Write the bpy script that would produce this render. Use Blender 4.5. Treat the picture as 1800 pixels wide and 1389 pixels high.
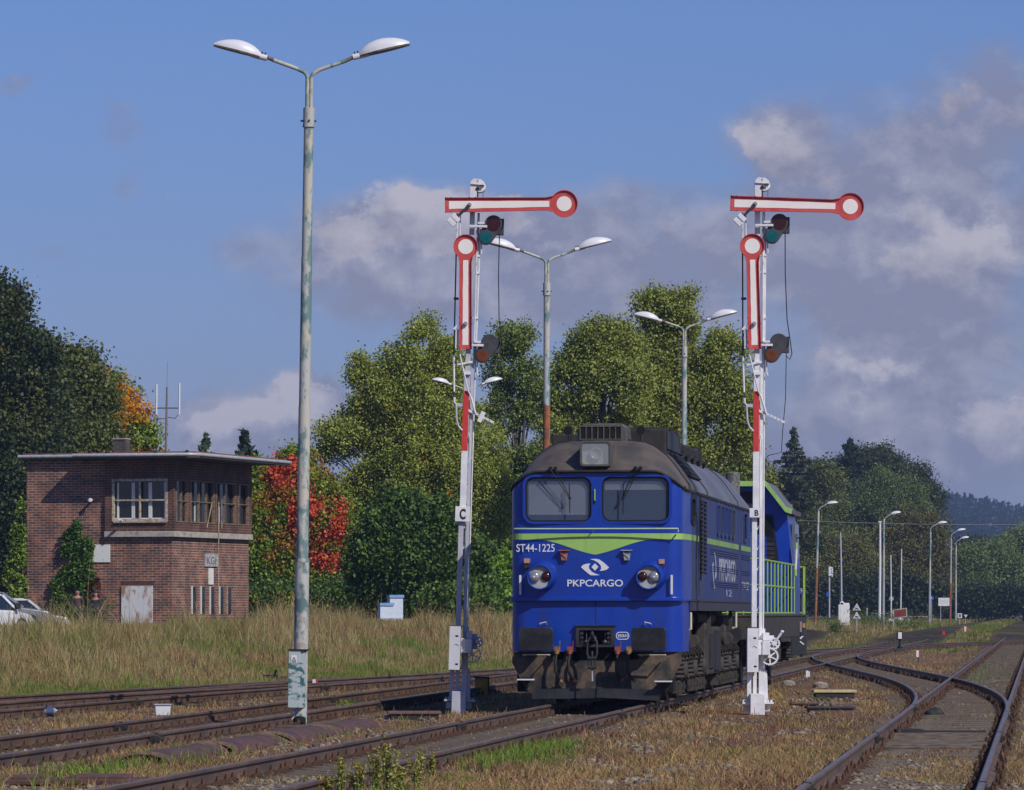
import bpy, bmesh, math, random
import numpy as np
from mathutils import Vector, Matrix
R = math.radians
random.seed(7)
for o in list(bpy.data.objects): bpy.data.objects.remove(o)
SC = bpy.context.scene
COL = SC.collection

# ------------------------------------------------------------------ camera, sky, sun
F = 8250.0; HY = 1076.0; CAMZ = 1.66      # focal length in photo pixels, horizon row, eye height
cam = bpy.data.cameras.new('camera'); camo = bpy.data.objects.new('camera', cam); COL.objects.link(camo)
camo.location = (0, 0, CAMZ); camo.rotation_euler = (R(90), 0, 0)
cam.sensor_width = 36; cam.lens = 36*F/1800; cam.shift_y = (HY-694.5)/1800
cam.clip_start = 1; cam.clip_end = 20000
SC.camera = camo
SC.render.resolution_x = 1024; SC.render.resolution_y = 790
SC.view_settings.view_transform = 'Standard'; SC.view_settings.look = 'None'
SC.view_settings.exposure = 0.18; SC.view_settings.gamma = 1
SUN_AZ, SUN_EL = 40.0, 40.0               # to the right of straight behind the camera / above the horizon
sv = Vector((math.sin(R(SUN_AZ))*math.cos(R(SUN_EL)), -math.cos(R(SUN_AZ))*math.cos(R(SUN_EL)), math.sin(R(SUN_EL))))
sl = bpy.data.lights.new('sun', 'SUN'); sl.energy = 3.1; sl.angle = R(0.5); sl.color = (1.0, 0.94, 0.84)
so = bpy.data.objects.new('sun', sl); COL.objects.link(so); so.rotation_euler = sv.to_track_quat('Z', 'Y').to_euler()

def make_world():
    w = bpy.data.worlds.new('World'); SC.world = w; w.use_nodes = True
    nt = w.node_tree; N = nt.nodes; L = nt.links; N.clear()
    def node(t, **k):
        n = N.new(t)
        for a, b in k.items(): setattr(n, a, b)
        return n
    def setin(s, v):
        if isinstance(v, (int, float, tuple)): s.default_value = v
        else: L.new(v, s)
    def m(op, a, b=0.0, c=None, clamp=False):
        n = node('ShaderNodeMath', operation=op, use_clamp=clamp)
        setin(n.inputs[0], a); setin(n.inputs[1], b)
        if c is not None: setin(n.inputs[2], c)
        return n.outputs[0]
    def mix(f, a, b, blend='MIX'):
        n = node('ShaderNodeMix', data_type='RGBA', blend_type=blend)
        setin(n.inputs[0], f); setin(n.inputs[6], a); setin(n.inputs[7], b)
        return n.outputs[2]
    sky = node('ShaderNodeTexSky', sky_type='NISHITA')
    sky.sun_disc = False; sky.sun_elevation = R(SUN_EL); sky.sun_rotation = R(180-SUN_AZ)
    sky.air_density = 1.0; sky.dust_density = 0.4; sky.ozone_density = 2.0
    tc = node('ShaderNodeTexCoord'); sp = node('ShaderNodeSeparateXYZ'); L.new(tc.outputs['Generated'], sp.inputs[0])
    y = m('MAXIMUM', m('ABSOLUTE', sp.outputs[1]), 0.12)
    u0 = m('DIVIDE', sp.outputs[0], y); v0 = m('DIVIDE', sp.outputs[2], y)
    u0 = m('MULTIPLY', u0, 8.25); v0 = m('MULTIPLY', v0, 8.25)     # bearing and height, both sides of straight ahead
    cb = node('ShaderNodeCombineXYZ'); L.new(u0, cb.inputs[0]); L.new(v0, cb.inputs[1])
    def noise(scale, detail, rough, off=0.0, sy=1.0, dx=0.0, dy=0.0):
        mp = node('ShaderNodeMapping'); mp.inputs['Location'].default_value = (off+dx, off*0.7+dy*sy, off*1.3); mp.inputs['Scale'].default_value = (1, sy, 1)
        L.new(cb.outputs[0], mp.inputs[0])
        n = node('ShaderNodeTexNoise'); n.inputs['Scale'].default_value = scale; n.inputs['Detail'].default_value = detail; n.inputs['Roughness'].default_value = rough
        L.new(mp.outputs[0], n.inputs['Vector']); return n.outputs['Fac']
    w1 = noise(5.0, 5, .6, 3.1); w2 = noise(5.0, 5, .6, 9.7)
    u = m('ADD', u0, m('MULTIPLY', m('SUBTRACT', w1, .5), .16)); v = m('ADD', v0, m('MULTIPLY', m('SUBTRACT', w2, .5), .12))
    def blob(px, py, rx, ry, amp, hard=1.0):
        cx = (px-900)/1000; cy = (HY-py)/1000; rx /= 1000; ry /= 1000
        a = m('MULTIPLY', m('SUBTRACT', u, cx), 1/rx); b = m('MULTIPLY', m('SUBTRACT', v, cy), 1/ry)
        d = m('ADD', m('MULTIPLY', a, a), m('MULTIPLY', b, b))
        if hard > 1: d = m('POWER', d, hard)
        return m('MULTIPLY', m('POWER', 2.718, m('MULTIPLY', d, -1.0)), amp)
    def total(bs):
        t = blob(*bs[0])
        for b in bs[1:]: t = m('ADD', t, blob(*b))
        return t
    # cloud cover (photo-measured bearings and heights of the real cloud banks)
    body = total([(700, 390, 150, 70, .8, 1.5), (520, 440, 190, 60, .55), (640, 480, 150, 60, .45), (860, 430, 230, 95, .75), (1080, 430, 220, 90, .55), (1010, 540, 260, 60, .5), (1090, 345, 80, 40, .3), (730, 550, 160, 35, .35),
                  (1335, 250, 85, 70, .7), (1500, 290, 200, 90, .6), (1740, 190, 190, 130, .62), (1720, 420, 220, 120, .85), (1480, 440, 220, 90, .65), (1330, 420, 120, 80, .45),
                  (1600, 620, 240, 90, .75), (1700, 770, 300, 100, .9), (1420, 820, 260, 90, .6), (1560, 530, 200, 60, .5), (1150, 640, 200, 80, .4), (1000, 740, 300, 80, .4),
                  (545, 690, 58, 45, 1.1, 2), (440, 730, 130, 50, .7), (340, 760, 110, 55, .55), (480, 800, 200, 60, .4), (215, 240, 60, 80, .42), (20, 140, 60, 28, .42), (120, 95, 30, 40, .25), (240, 330, 60, 30, .35), (60, 440, 110, 20, .25), (130, 560, 200, 60, .12)])
    dens = m('ADD', body, m('MULTIPLY', m('SUBTRACT', noise(6.0, 8, .64, 1.7, 1.4), .5), 1.25))
    r1 = node('ShaderNodeMapRange', interpolation_type='SMOOTHSTEP'); L.new(dens, r1.inputs[0]); r1.inputs[1].default_value = .16; r1.inputs[2].default_value = .86
    crisp = total([(690, 390, 130, 60, .95), (590, 420, 90, 46, .6), (740, 350, 60, 26, .4), (800, 400, 110, 60, .8), (880, 355, 70, 30, .5), (960, 460, 110, 60, .55),
                   (1325, 260, 100, 60, .6), (1360, 205, 50, 34, .3), (1400, 290, 90, 50, .3), (1730, 410, 160, 70, .7), (1620, 360, 90, 40, .3), (1620, 470, 80, 40, .55), (1560, 650, 130, 44, .75), (1740, 750, 130, 60, .9), (1500, 330, 120, 50, .5), (1720, 180, 130, 70, .65), (1640, 90, 60, 40, .35),
                   (548, 690, 56, 42, 1.15), (450, 728, 80, 34, .75), (360, 752, 60, 30, .6), (222, 250, 26, 44, .5), (28, 138, 40, 16, .45), (1450, 610, 40, 30, .4)])
    d2 = m('ADD', crisp, m('MULTIPLY', m('SUBTRACT', noise(7.0, 10, .66, 12.7, 1.25), .5), 2.3))
    r2 = node('ShaderNodeMapRange', interpolation_type='SMOOTHSTEP'); L.new(d2, r2.inputs[0]); r2.inputs[1].default_value = .40; r2.inputs[2].default_value = .70
    cov = m('MAXIMUM', m('MULTIPLY', r1.outputs[0], .84), m('MULTIPLY', r2.outputs[0], .95))
    lit = total([(1000, 430, 260, 90, .34), (540, 440, 160, 50, .3), (760, 470, 160, 60, .2), (380, 740, 150, 50, .6), (1620, 680, 220, 70, .3), (1560, 440, 120, 40, .25), (640, 345, 110, 42, .9), (760, 330, 120, 34, .8), (560, 360, 60, 30, .3), (535, 668, 60, 40, 1.1), (1330, 228, 80, 50, .5), (1725, 385, 150, 65, .65),
                 (1550, 640, 110, 40, .55), (1740, 740, 100, 50, .65), (1280, 300, 80, 40, .35), (430, 700, 90, 30, .6), (940, 330, 70, 20, .4), (1640, 300, 90, 30, .35), (1790, 610, 60, 40, .4)])
    lit = m('MULTIPLY', lit, m('MULTIPLY', m('ADD', .25, m('MULTIPLY', noise(13.0, 9, .68, 5.5), 1.5)), m('ADD', .45, m('MULTIPLY', r2.outputs[0], .75))))
    lit = m('MINIMUM', m('ADD', lit, m('MULTIPLY', m('SUBTRACT', noise(5.0, 9, .66, 8.0), .44), 1.15)), 1.0, clamp=True)
    # sun side of each billow brighter than its lee side: the cloud's thickness here against its thickness a little towards the sun
    rel = m('SUBTRACT', noise(7.0, 6, .62, 12.7, 1.25), noise(7.0, 6, .62, 12.7, 1.25, .022, .034))
    lit = m('ADD', lit, m('MULTIPLY', rel, 2.2)); lit = m('MINIMUM', m('MAXIMUM', lit, -.25), 1.0)
    # clear air: the Nishita sky, filtered a little bluer as in the photo
    gr = node('ShaderNodeMapRange'); L.new(v0, gr.inputs[0]); gr.inputs[1].default_value = .0; gr.inputs[2].default_value = 1.05
    clear = mix(1.0, sky.outputs[0], mix(gr.outputs[0], SKY_TINT0, SKY_TINT), 'MULTIPLY')
    shade = SKY_SHADE; bright = SKY_BRIGHT
    cl = mix(m('MAXIMUM', lit, 0.0), shade, bright)
    out = mix(cov, clear, cl)
    bg = node('ShaderNodeBackground'); L.new(out, bg.inputs[0]); bg.inputs[1].default_value = SKY_STR
    wo = node('ShaderNodeOutputWorld'); L.new(bg.outputs[0], wo.inputs[0])
SKY_STR = 0.10
SKY_TINT = (0.355, 0.445, 0.755, 1); SKY_TINT0 = (0.345, 0.36, 0.64, 1)
SKY_SHADE = (2.2, 2.2, 3.05, 1); SKY_BRIGHT = (4.5, 4.3, 4.9, 1)
make_world()

# ------------------------------------------------------------------ helpers
def srgb(r, g, b, k=1.0):
    f = lambda c: (c/255/12.92 if c/255 <= .04045 else ((c/255+.055)/1.055)**2.4)*k
    return (f(r), f(g), f(b), 1)
def c4(c): return tuple(c) if len(c) == 4 else (*c, 1)
def M(name, c1, c2=None, scale=4.0, rough=.6, metal=0.0, bump=0.0, lo=.4, hi=.6, stretch=(1, 1, 1), c3=None, s3=1.2, lo3=.55, hi3=.62, spec=.5, bscale=None, st3=(1, 1, 1), detail=8, coat=0.0):
    """procedural paint / metal / stone: two tones by noise, an optional third tone (rust, dirt) in patches, bump"""
    m = bpy.data.materials.new(name); m.use_nodes = True; nt = m.node_tree; N = nt.nodes; L = nt.links
    b = N['Principled BSDF']; b.inputs['Roughness'].default_value = rough; b.inputs['Metallic'].default_value = metal
    b.inputs['Specular IOR Level'].default_value = spec
    if coat: b.inputs['Coat Weight'].default_value = coat; b.inputs['Coat Roughness'].default_value = .15
    b.inputs['Base Color'].default_value = c4(c1)
    tc = N.new('ShaderNodeTexCoord')
    def noise(sc, st, det=detail):
        mp = N.new('ShaderNodeMapping'); mp.inputs['Scale'].default_value = st; L.new(tc.outputs['Object'], mp.inputs[0])
        n = N.new('ShaderNodeTexNoise'); n.inputs['Scale'].default_value = sc; n.inputs['Detail'].default_value = det; n.inputs['Roughness'].default_value = .65
        L.new(mp.outputs[0], n.inputs['Vector']); return n.outputs['Fac']
    def rng(s, a, bb):
        r = N.new('ShaderNodeMapRange'); L.new(s, r.inputs[0]); r.inputs[1].default_value = a; r.inputs[2].default_value = bb; return r.outputs[0]
    def mix(f, a, bb):
        x = N.new('ShaderNodeMix'); x.data_type = 'RGBA'; L.new(f, x.inputs[0])
        for i, v in ((6, a), (7, bb)):
            if isinstance(v, tuple): x.inputs[i].default_value = v
            else: L.new(v, x.inputs[i])
        return x.outputs[2]
    col = None
    if c2 is not None: col = mix(rng(noise(scale, stretch), lo, hi), c4(c1), c4(c2))
    if c3 is not None: col = mix(rng(noise(s3, st3), lo3, hi3), col if col is not None else c4(c1), c4(c3))
    if col is not None: L.new(col, b.inputs['Base Color'])
    if c2 is not None:
        rr = N.new('ShaderNodeMapRange'); L.new(noise(scale*1.7, stretch), rr.inputs[0]); rr.inputs[3].default_value = max(rough-.12, .05); rr.inputs[4].default_value = min(rough+.12, 1)
        L.new(rr.outputs[0], b.inputs['Roughness'])
    if bump:
        bp = N.new('ShaderNodeBump'); bp.inputs['Strength'].default_value = min(bump, 1); bp.inputs['Distance'].default_value = .02*max(bump, 1)
        L.new(noise(bscale or scale*3, (1, 1, 1)), bp.inputs['Height']); L.new(bp.outputs[0], b.inputs['Normal'])
    return m

class MB:
    def __init__(s): s.v = []; s.f = []; s.mi = []; s.cur = 0
    def mat(s, i): s.cur = i; return s
    def add(s, vs, fs, M4=None):
        n = len(s.v)
        s.v += [tuple(M4 @ Vector(p)) for p in vs] if M4 is not None else [tuple(p) for p in vs]
        for f in fs: s.f.append(tuple(i+n for i in f)); s.mi.append(s.cur)
        return s
    def box(s, x0, x1, y0, y1, z0, z1, M4=None):
        vs = [(x, y, z) for z in (z0, z1) for y in (y0, y1) for x in (x0, x1)]
        return s.add(vs, [(0, 2, 3, 1), (4, 5, 7, 6), (0, 1, 5, 4), (2, 6, 7, 3), (0, 4, 6, 2), (1, 3, 7, 5)], M4)
    def bar(s, a, b, w, h=None, up=(0, 0, 1)):
        a = Vector(a); b = Vector(b); h = h or w; d = (b-a).normalized(); u = Vector(up)
        if abs(d.dot(u)) > .98: u = Vector((1, 0, 0))
        r = d.cross(u).normalized(); u = r.cross(d).normalized()
        vs = [p + r*(i*w/2) + u*(j*h/2) for p in (a, b) for i, j in ((-1, -1), (1, -1), (1, 1), (-1, 1))]
        return s.add(vs, [(0, 1, 2, 3), (7, 6, 5, 4), (0, 4, 5, 1), (1, 5, 6, 2), (2, 6, 7, 3), (3, 7, 4, 0)])
    def tube(s, pts, r, n=8, cap=True):
        pts = [Vector(p) for p in pts]; rs = r if isinstance(r, (list, tuple)) else [r]*len(pts)
        vs = []; fs = []; prev = None
        for i, p in enumerate(pts):
            d = (pts[min(i+1, len(pts)-1)]-pts[max(i-1, 0)]).normalized()
            if prev is None:
                u = Vector((0, 0, 1)) if abs(d.z) < .9 else Vector((1, 0, 0))
                a = d.cross(u).normalized()
            else:
                a = (prev - d*prev.dot(d)).normalized()
            prev = a; b = d.cross(a)
            for k in range(n):
                t = 2*math.pi*k/n; vs.append(p + (a*math.cos(t)+b*math.sin(t))*rs[i])
        for i in range(len(pts)-1):
            for k in range(n):
                k2 = (k+1) % n; fs.append((i*n+k, i*n+k2, (i+1)*n+k2, (i+1)*n+k))
        if cap: fs.append(tuple(range(n-1, -1, -1))); fs.append(tuple((len(pts)-1)*n+k for k in range(n)))
        return s.add(vs, fs)
    def cyl(s, a, b, r, n=16, r2=None): return s.tube([a, b], [r, r if r2 is None else r2], n)
    def prism(s, poly, y0, y1, axis='y', M4=None):
        """polygon in the xz plane extruded along y (axis y), in xy along z (axis z), in yz along x (axis x)"""
        n = len(poly)
        def P(p, t): return {'y': (p[0], t, p[1]), 'z': (p[0], p[1], t), 'x': (t, p[0], p[1])}[axis]
        vs = [P(p, y0) for p in poly]+[P(p, y1) for p in poly]
        fs = [tuple(range(n)), tuple(range(2*n-1, n-1, -1))]+[(i, i+n, (i+1) % n+n, (i+1) % n) for i in range(n)]
        return s.add(vs, fs, M4)
    def loft(s, rings, cap=True, close=True):
        n = len(rings[0]); vs = [p for r in rings for p in r]; fs = []
        for i in range(len(rings)-1):
            for k in range(n if close else n-1):
                k2 = (k+1) % n; fs.append((i*n+k, i*n+k2, (i+1)*n+k2, (i+1)*n+k))
        if cap: fs.append(tuple(range(n-1, -1, -1))); fs.append(tuple((len(rings)-1)*n+k for k in range(n)))
        return s.add(vs, fs)
    def lathe(s, prof, c, axis=(0, 0, 1), n=20):
        """profile [(radius, t)] turned about an axis through c"""
        d = Vector(axis).normalized(); u = Vector((0, 0, 1)) if abs(d.z) < .9 else Vector((1, 0, 0))
        a = d.cross(u).normalized(); b = d.cross(a); c = Vector(c)
        rings = [[c+d*t+(a*math.cos(2*math.pi*k/n)+b*math.sin(2*math.pi*k/n))*max(r, 1e-4) for k in range(n)] for r, t in prof]
        return s.loft(rings)
    def build(s, name, mats, parent=None, smooth=0, bevel=0, recalc=True, segs=2):
        me = bpy.data.meshes.new(name); me.from_pydata(s.v, [], s.f)
        mats = mats if isinstance(mats, (list, tuple)) else [mats]
        for m in mats: me.materials.append(m)
        if len(mats) > 1: me.polygons.foreach_set('material_index', s.mi)
        if recalc:
            bm = bmesh.new(); bm.from_mesh(me); bmesh.ops.recalc_face_normals(bm, faces=bm.faces); bm.to_mesh(me); bm.free()
        if smooth:
            me.polygons.foreach_set('use_smooth', [True]*len(me.polygons))
            me.set_sharp_from_angle(angle=R(smooth))
        me.update()
        o = bpy.data.objects.new(name, me); COL.objects.link(o)
        if parent: o.parent = parent
        if bevel:
            bv = o.modifiers.new('bevel', 'BEVEL'); bv.width = bevel; bv.segments = segs; bv.limit_method = 'ANGLE'; bv.angle_limit = R(40)
        return o
def empty(name, loc=(0, 0, 0), rz=0.0):
    o = bpy.data.objects.new(name, None); COL.objects.link(o); o.location = loc; o.rotation_euler = (0, 0, rz); o.empty_display_size = .3
    return o
def tag(o, label=None, cat=None, group=None, kind=None):
    if label: o['label'] = label
    if cat: o['category'] = cat
    if group: o['group'] = group
    if kind: o['kind'] = kind
    return o
def cut(o, cutters):
    """cut openings out of a closed mesh"""
    me = o.data
    for cmb in cutters:
        c = cmb.build('cutter', me.materials[0], o.parent)
        md = o.modifiers.new('b', 'BOOLEAN'); md.operation = 'DIFFERENCE'; md.solver = 'EXACT'; md.object = c
        bpy.context.view_layer.update()
        ev = o.evaluated_get(bpy.context.evaluated_depsgraph_get()); nm = bpy.data.meshes.new_from_object(ev)
        o.modifiers.remove(md); o.data = nm; bpy.data.objects.remove(c)
    return o
def smooth_it(o, ang=35):
    o.data.polygons.foreach_set('use_smooth', [True]*len(o.data.polygons)); o.data.set_sharp_from_angle(angle=R(ang))
def rrect(x0, x1, z0, z1, r, n=5):
    out = []
    for cx, cz, a0 in ((x1-r, z1-r, 0), (x0+r, z1-r, 90), (x0+r, z0+r, 180), (x1-r, z0+r, 270)):
        for k in range(n+1):
            a = R(a0+90*k/n); out.append((cx+r*math.cos(a), cz+r*math.sin(a)))
    return out
def circ(cx, cz, r, n=24, a0=0, a1=360): return [(cx+r*math.cos(R(a0+(a1-a0)*k/n)), cz+r*math.sin(R(a0+(a1-a0)*k/n))) for k in range(n)]
def ring(mb, outer, inner, y0, y1, axis='y'):
    """frame between two outlines with equal point count"""
    n = len(outer)
    def P(p, t): return {'y': (p[0], t, p[1]), 'z': (p[0], p[1], t), 'x': (t, p[0], p[1])}[axis]
    vs = [P(p, y0) for p in outer]+[P(p, y0) for p in inner]+[P(p, y1) for p in outer]+[P(p, y1) for p in inner]
    fs = []
    for i in range(n):
        j = (i+1) % n
        fs += [(i, j, n+j, n+i), (2*n+i, 3*n+i, 3*n+j, 2*n+j), (i, 2*n+i, 2*n+j, j), (n+i, n+j, 3*n+j, 3*n+i)]
    mb.add(vs, fs); return mb
def text(body, x0, x1, z0, z1, depth, name, mat, parent, M4=None, offset=0.0, shear=0.0):
    """lettering as thin solid letters in the xz plane, front at y=-depth, stretched to the given box"""
    cu = bpy.data.curves.new('t', 'FONT'); cu.body = body; cu.size = 1; cu.extrude = .01; cu.offset = offset; cu.resolution_u = 4; cu.shear = shear
    t = bpy.data.objects.new('t', cu); COL.objects.link(t); bpy.context.view_layer.update()
    me = bpy.data.meshes.new_from_object(t.evaluated_get(bpy.context.evaluated_depsgraph_get())); bpy.data.objects.remove(t)
    co = np.array([v.co[:] for v in me.vertices]); lo = co.min(0); hi = co.max(0)
    k = (co-lo)/np.maximum(hi-lo, 1e-6)
    for i, v in enumerate(me.vertices):
        p = Vector((x0+k[i, 0]*(x1-x0), -k[i, 2]*depth, z0+k[i, 1]*(z1-z0)))
        v.co = M4 @ p if M4 is not None else p
    me.name = name; me.materials.clear(); me.materials.append(mat)
    o = bpy.data.objects.new(name, me); COL.objects.link(o); o.parent = parent
    return o
def W(px, py, D): return Vector(((px-900)/F*D, D, CAMZ+(HY-py)/F*D))

# value noise for laying out plants and ground tones
_rs = np.random.RandomState(11); _tab = _rs.rand(256, 256)
def vnoise(x, y):
    xi = np.floor(x).astype(int); yi = np.floor(y).astype(int); fx = x-xi; fy = y-yi
    fx = fx*fx*(3-2*fx); fy = fy*fy*(3-2*fy); g = lambda a, b: _tab[a % 256, b % 256]
    return (g(xi, yi)*(1-fx)+g(xi+1, yi)*fx)*(1-fy)+(g(xi, yi+1)*(1-fx)+g(xi+1, yi+1)*fx)*fy
def fbm(x, y, o=4):
    t = 0; a = .5; s = 0
    for i in range(o): t = t+a*vnoise(x*2**i+i*17.3, y*2**i+i*5.1); s += a; a *= .55
    return t/s

# ------------------------------------------------------------------ track alignments (x across, D away from the camera)
TRK = {
 'loco':  ([-20, 900], [1.345-.114*95, 1.345+.114*825]),
 'left':  ([-20, 60, 110, 180, 300], [-13.4, -4.86, .44, 8.2, 21.5]),
 'curve': ([20, 40, 55, 71, 83, 100, 116, 130, 155, 177, 194, 214, 235, 260, 300], [-15.2, -12.7, -10.75, -8.45, -6.75, -3.95, -.75, 1.9, 6.5, 10.6, 14.2, 18.7, 24.0, 31.0, 43]),
 'siding': ([20, 50, 71, 83, 92, 100, 108], [-22.5, -15.4, -10.6, -8.1, -6.2, -4.4, -2.35]),
 'right': ([-20, 39.6, 900], [3.19-.1125*59.6, 3.19, 3.19+.1125*860.4]),
 'cross': ([58, 66, 72, 78, 84, 90, 99, 107, 117, 126, 135, 145, 155, 165, 180, 192], [5.26, 6.17, 6.87, 7.5, 8.04, 8.46, 8.97, 9.27, 9.48, 9.66, 9.86, 10.16, 10.62, 11.35, 13.0, 14.55]),
 'outer': ([-20, 60, 900], [1.3, 10.3, 103]),
}
def spline(name):
    d, x = [np.array(a, float) for a in TRK[name]]
    dd = np.arange(d[0], d[-1], 1.0)
    xx = np.interp(dd, d, x)
    if len(d) > 3:
        for _ in range(60): xx[1:-1] = .25*xx[:-2]+.5*xx[1:-1]+.25*xx[2:]
    return dd, xx
TS = {k: spline(k) for k in TRK}
def tx(name, D): return float(np.interp(D, *TS[name]))
def tdist(X, D):
    """distance to the nearest track centre line"""
    best = np.full(np.shape(X), 99.0)
    for k, (dd, xx) in TS.items():
        xt = np.interp(D, dd, xx, left=np.nan, right=np.nan)
        d = np.abs(X-xt)*.985
        best = np.where(np.isnan(d), best, np.minimum(best, np.nan_to_num(d, nan=99.0)))
    return best
def sst(t): t = np.clip(t, 0, 1); return t*t*(3-2*t)
def gz(X, D):
    """ground height"""
    X = np.asarray(X, float); D = np.asarray(D, float)
    L = np.interp(D, *TS['curve']); L = np.where(D > 299, 43+(D-299)*.3, L)
    L2 = np.interp(D, *TS['siding']); L = np.where(D < 100, np.minimum(L, L2), L)
    e = L-X-2.2
    z = .95*sst(e/11)*sst((D-78)/60)
    z = z*np.where(D > 240, .45+.55*sst((5-X)/40), 1)
    td = tdist(X, D)
    z = z+(.05*fbm(X*.8, D*.35)-.03)*sst((td-1.3)/1.0)
    far = sst((D-620)/1500)
    return z+far*(X*0)
def gzf(x, d): return float(gz(np.array([x]), np.array([d]))[0])

# ------------------------------------------------------------------ materials
m_rail = M('rail_steel', (.085, .058, .044), (.16, .10, .07), 3, .6, .1, c3=(.13, .065, .035), s3=2, lo3=.5, hi3=.6, stretch=(1, .3, 1))
m_railtop = M('rail_head', (.20, .16, .135), (.26, .22, .20), 6, .42, .45, stretch=(1, .2, 1))
m_rust = M('rust', (.065, .036, .024), (.12, .06, .036), 9, .85, .1, bump=.4)
m_wood = M('sleeper_wood', (.075, .055, .042), (.19, .145, .105), 3, .9, bump=.6, stretch=(1, 14, 6), c3=(.14, .10, .07), s3=1.5, lo3=.55, hi3=.7)
m_blue = M('blue_paint', (.004, .036, .33), (.007, .048, .36), 1.5, .33, c3=(.022, .040, .20), s3=3.2, lo3=.50, hi3=.78, st3=(1, 1, .16), coat=.15, bump=.04, bscale=2.0)
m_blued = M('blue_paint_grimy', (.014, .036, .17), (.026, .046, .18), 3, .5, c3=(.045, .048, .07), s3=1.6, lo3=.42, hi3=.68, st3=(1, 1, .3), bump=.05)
m_sill = M('sill_grime', (.03, .035, .07), (.05, .045, .045), 4, .65, stretch=(1, 1, .3))
m_green = M('lime_paint', (.31, .53, .12), (.34, .56, .15), 3, .45, c3=(.22, .40, .10), s3=4, lo3=.55, hi3=.75, st3=(1, 1, .2))
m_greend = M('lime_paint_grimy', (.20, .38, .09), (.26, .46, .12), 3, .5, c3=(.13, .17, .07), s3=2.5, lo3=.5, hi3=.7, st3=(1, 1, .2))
m_roofbrown = M('roof_soot_brown', (.085, .078, .072), (.155, .118, .092), 1.6, .55, .1, c3=(.05, .045, .042), s3=1.4, lo3=.5, hi3=.72, st3=(1, 1, .6), bump=.05)
m_roofgrey = M('roof_grey', (.14, .135, .145), (.20, .19, .205), 1.3, .45, .2, c3=(.06, .055, .055), s3=2, lo3=.55, hi3=.75, bump=.05)
m_unit = M('roof_unit_grey', (.07, .068, .066), (.12, .11, .10), 3, .6, c3=(.05, .045, .04), s3=3)
m_dark = M('dark_grime_and_shade', (.012, .012, .013), (.03, .027, .025), 6, .7)
m_black = M('black_rubber', (.006, .006, .007), None, rough=.55)
m_hole = M('opening_dark', (.003, .003, .003), None, rough=.9)
m_plow = M('grimy_brown_steel', (.040, .036, .032), (.13, .085, .052), 4, .7, .1, c3=(.02, .02, .02), s3=3.0, lo3=.46, hi3=.60, bump=.3, bscale=30)
m_gun = M('gunmetal', (.03, .031, .035), (.05, .05, .055), 5, .5, .3)
m_buffer = M('greasy_buffer', (.022, .022, .025), (.045, .045, .05), 4, .45, .4, c3=(.09, .09, .09), s3=5, lo3=.66, hi3=.8)
m_bogie = M('bogie_grime', (.040, .037, .034), (.075, .062, .05), 6, .75, .1, c3=(.02, .02, .02), s3=3, bump=.3, bscale=25)
m_white = M('white_paint', (.74, .74, .75), (.66, .66, .68), 4, .5, c3=(.5, .48, .45), s3=5, lo3=.62, hi3=.75, st3=(1, 1, .3))
m_whitec = M('white_lettering', (.72, .73, .76), None, rough=.5)
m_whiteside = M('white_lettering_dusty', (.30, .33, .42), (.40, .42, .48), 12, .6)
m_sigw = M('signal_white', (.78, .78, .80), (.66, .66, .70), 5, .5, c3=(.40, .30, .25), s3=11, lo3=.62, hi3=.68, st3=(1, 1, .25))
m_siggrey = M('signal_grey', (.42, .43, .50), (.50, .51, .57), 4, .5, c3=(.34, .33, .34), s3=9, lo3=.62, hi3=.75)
m_sigred = M('signal_red', (.52, .035, .03), (.60, .05, .04), 6, .45)
m_armred = M('arm_red_sunbleached', (.56, .085, .075), (.48, .055, .055), 5, .4, c3=(.62, .16, .14), s3=6, lo3=.55, hi3=.75)
m_armwhite = M('arm_white', (.84, .80, .76), (.80, .77, .74), 5, .45)
m_letter = M('black_lettering', (.012, .012, .014), None, rough=.5)
m_concrete = M('concrete', (.36, .33, .29), (.46, .43, .38), 3, .85, bump=.3, c3=(.26, .23, .20), s3=4)
m_post = M('peeling_green_post', (.44, .46, .43), (.13, .23, .23), 3.2, .65, lo=.47, hi=.52, stretch=(1, 1, .45), c3=(.50, .47, .40), s3=2.1, lo3=.50, hi3=.56, st3=(1, 1, .5), bump=.1, bscale=14)
m_postb = M('peeling_teal_box', (.40, .46, .46), (.04, .12, .13), 3.0, .55, lo=.50, hi=.56, stretch=(1, 1, 2.6), c3=(.05, .15, .16), s3=1.1, lo3=.5, hi3=.56)
m_postr = M('rusty_post', (.36, .12, .04), (.17, .075, .045), 7, .85, c3=(.30, .33, .31), s3=3, lo3=.58, hi3=.62, st3=(1, 1, .5), bump=.3)
m_lampw = M('lamp_white', (.68, .68, .72), (.72, .72, .75), 3, .35)
m_lampin = M('lamp_inside', (.05, .045, .04), (.16, .14, .12), 12, .4)
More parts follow.
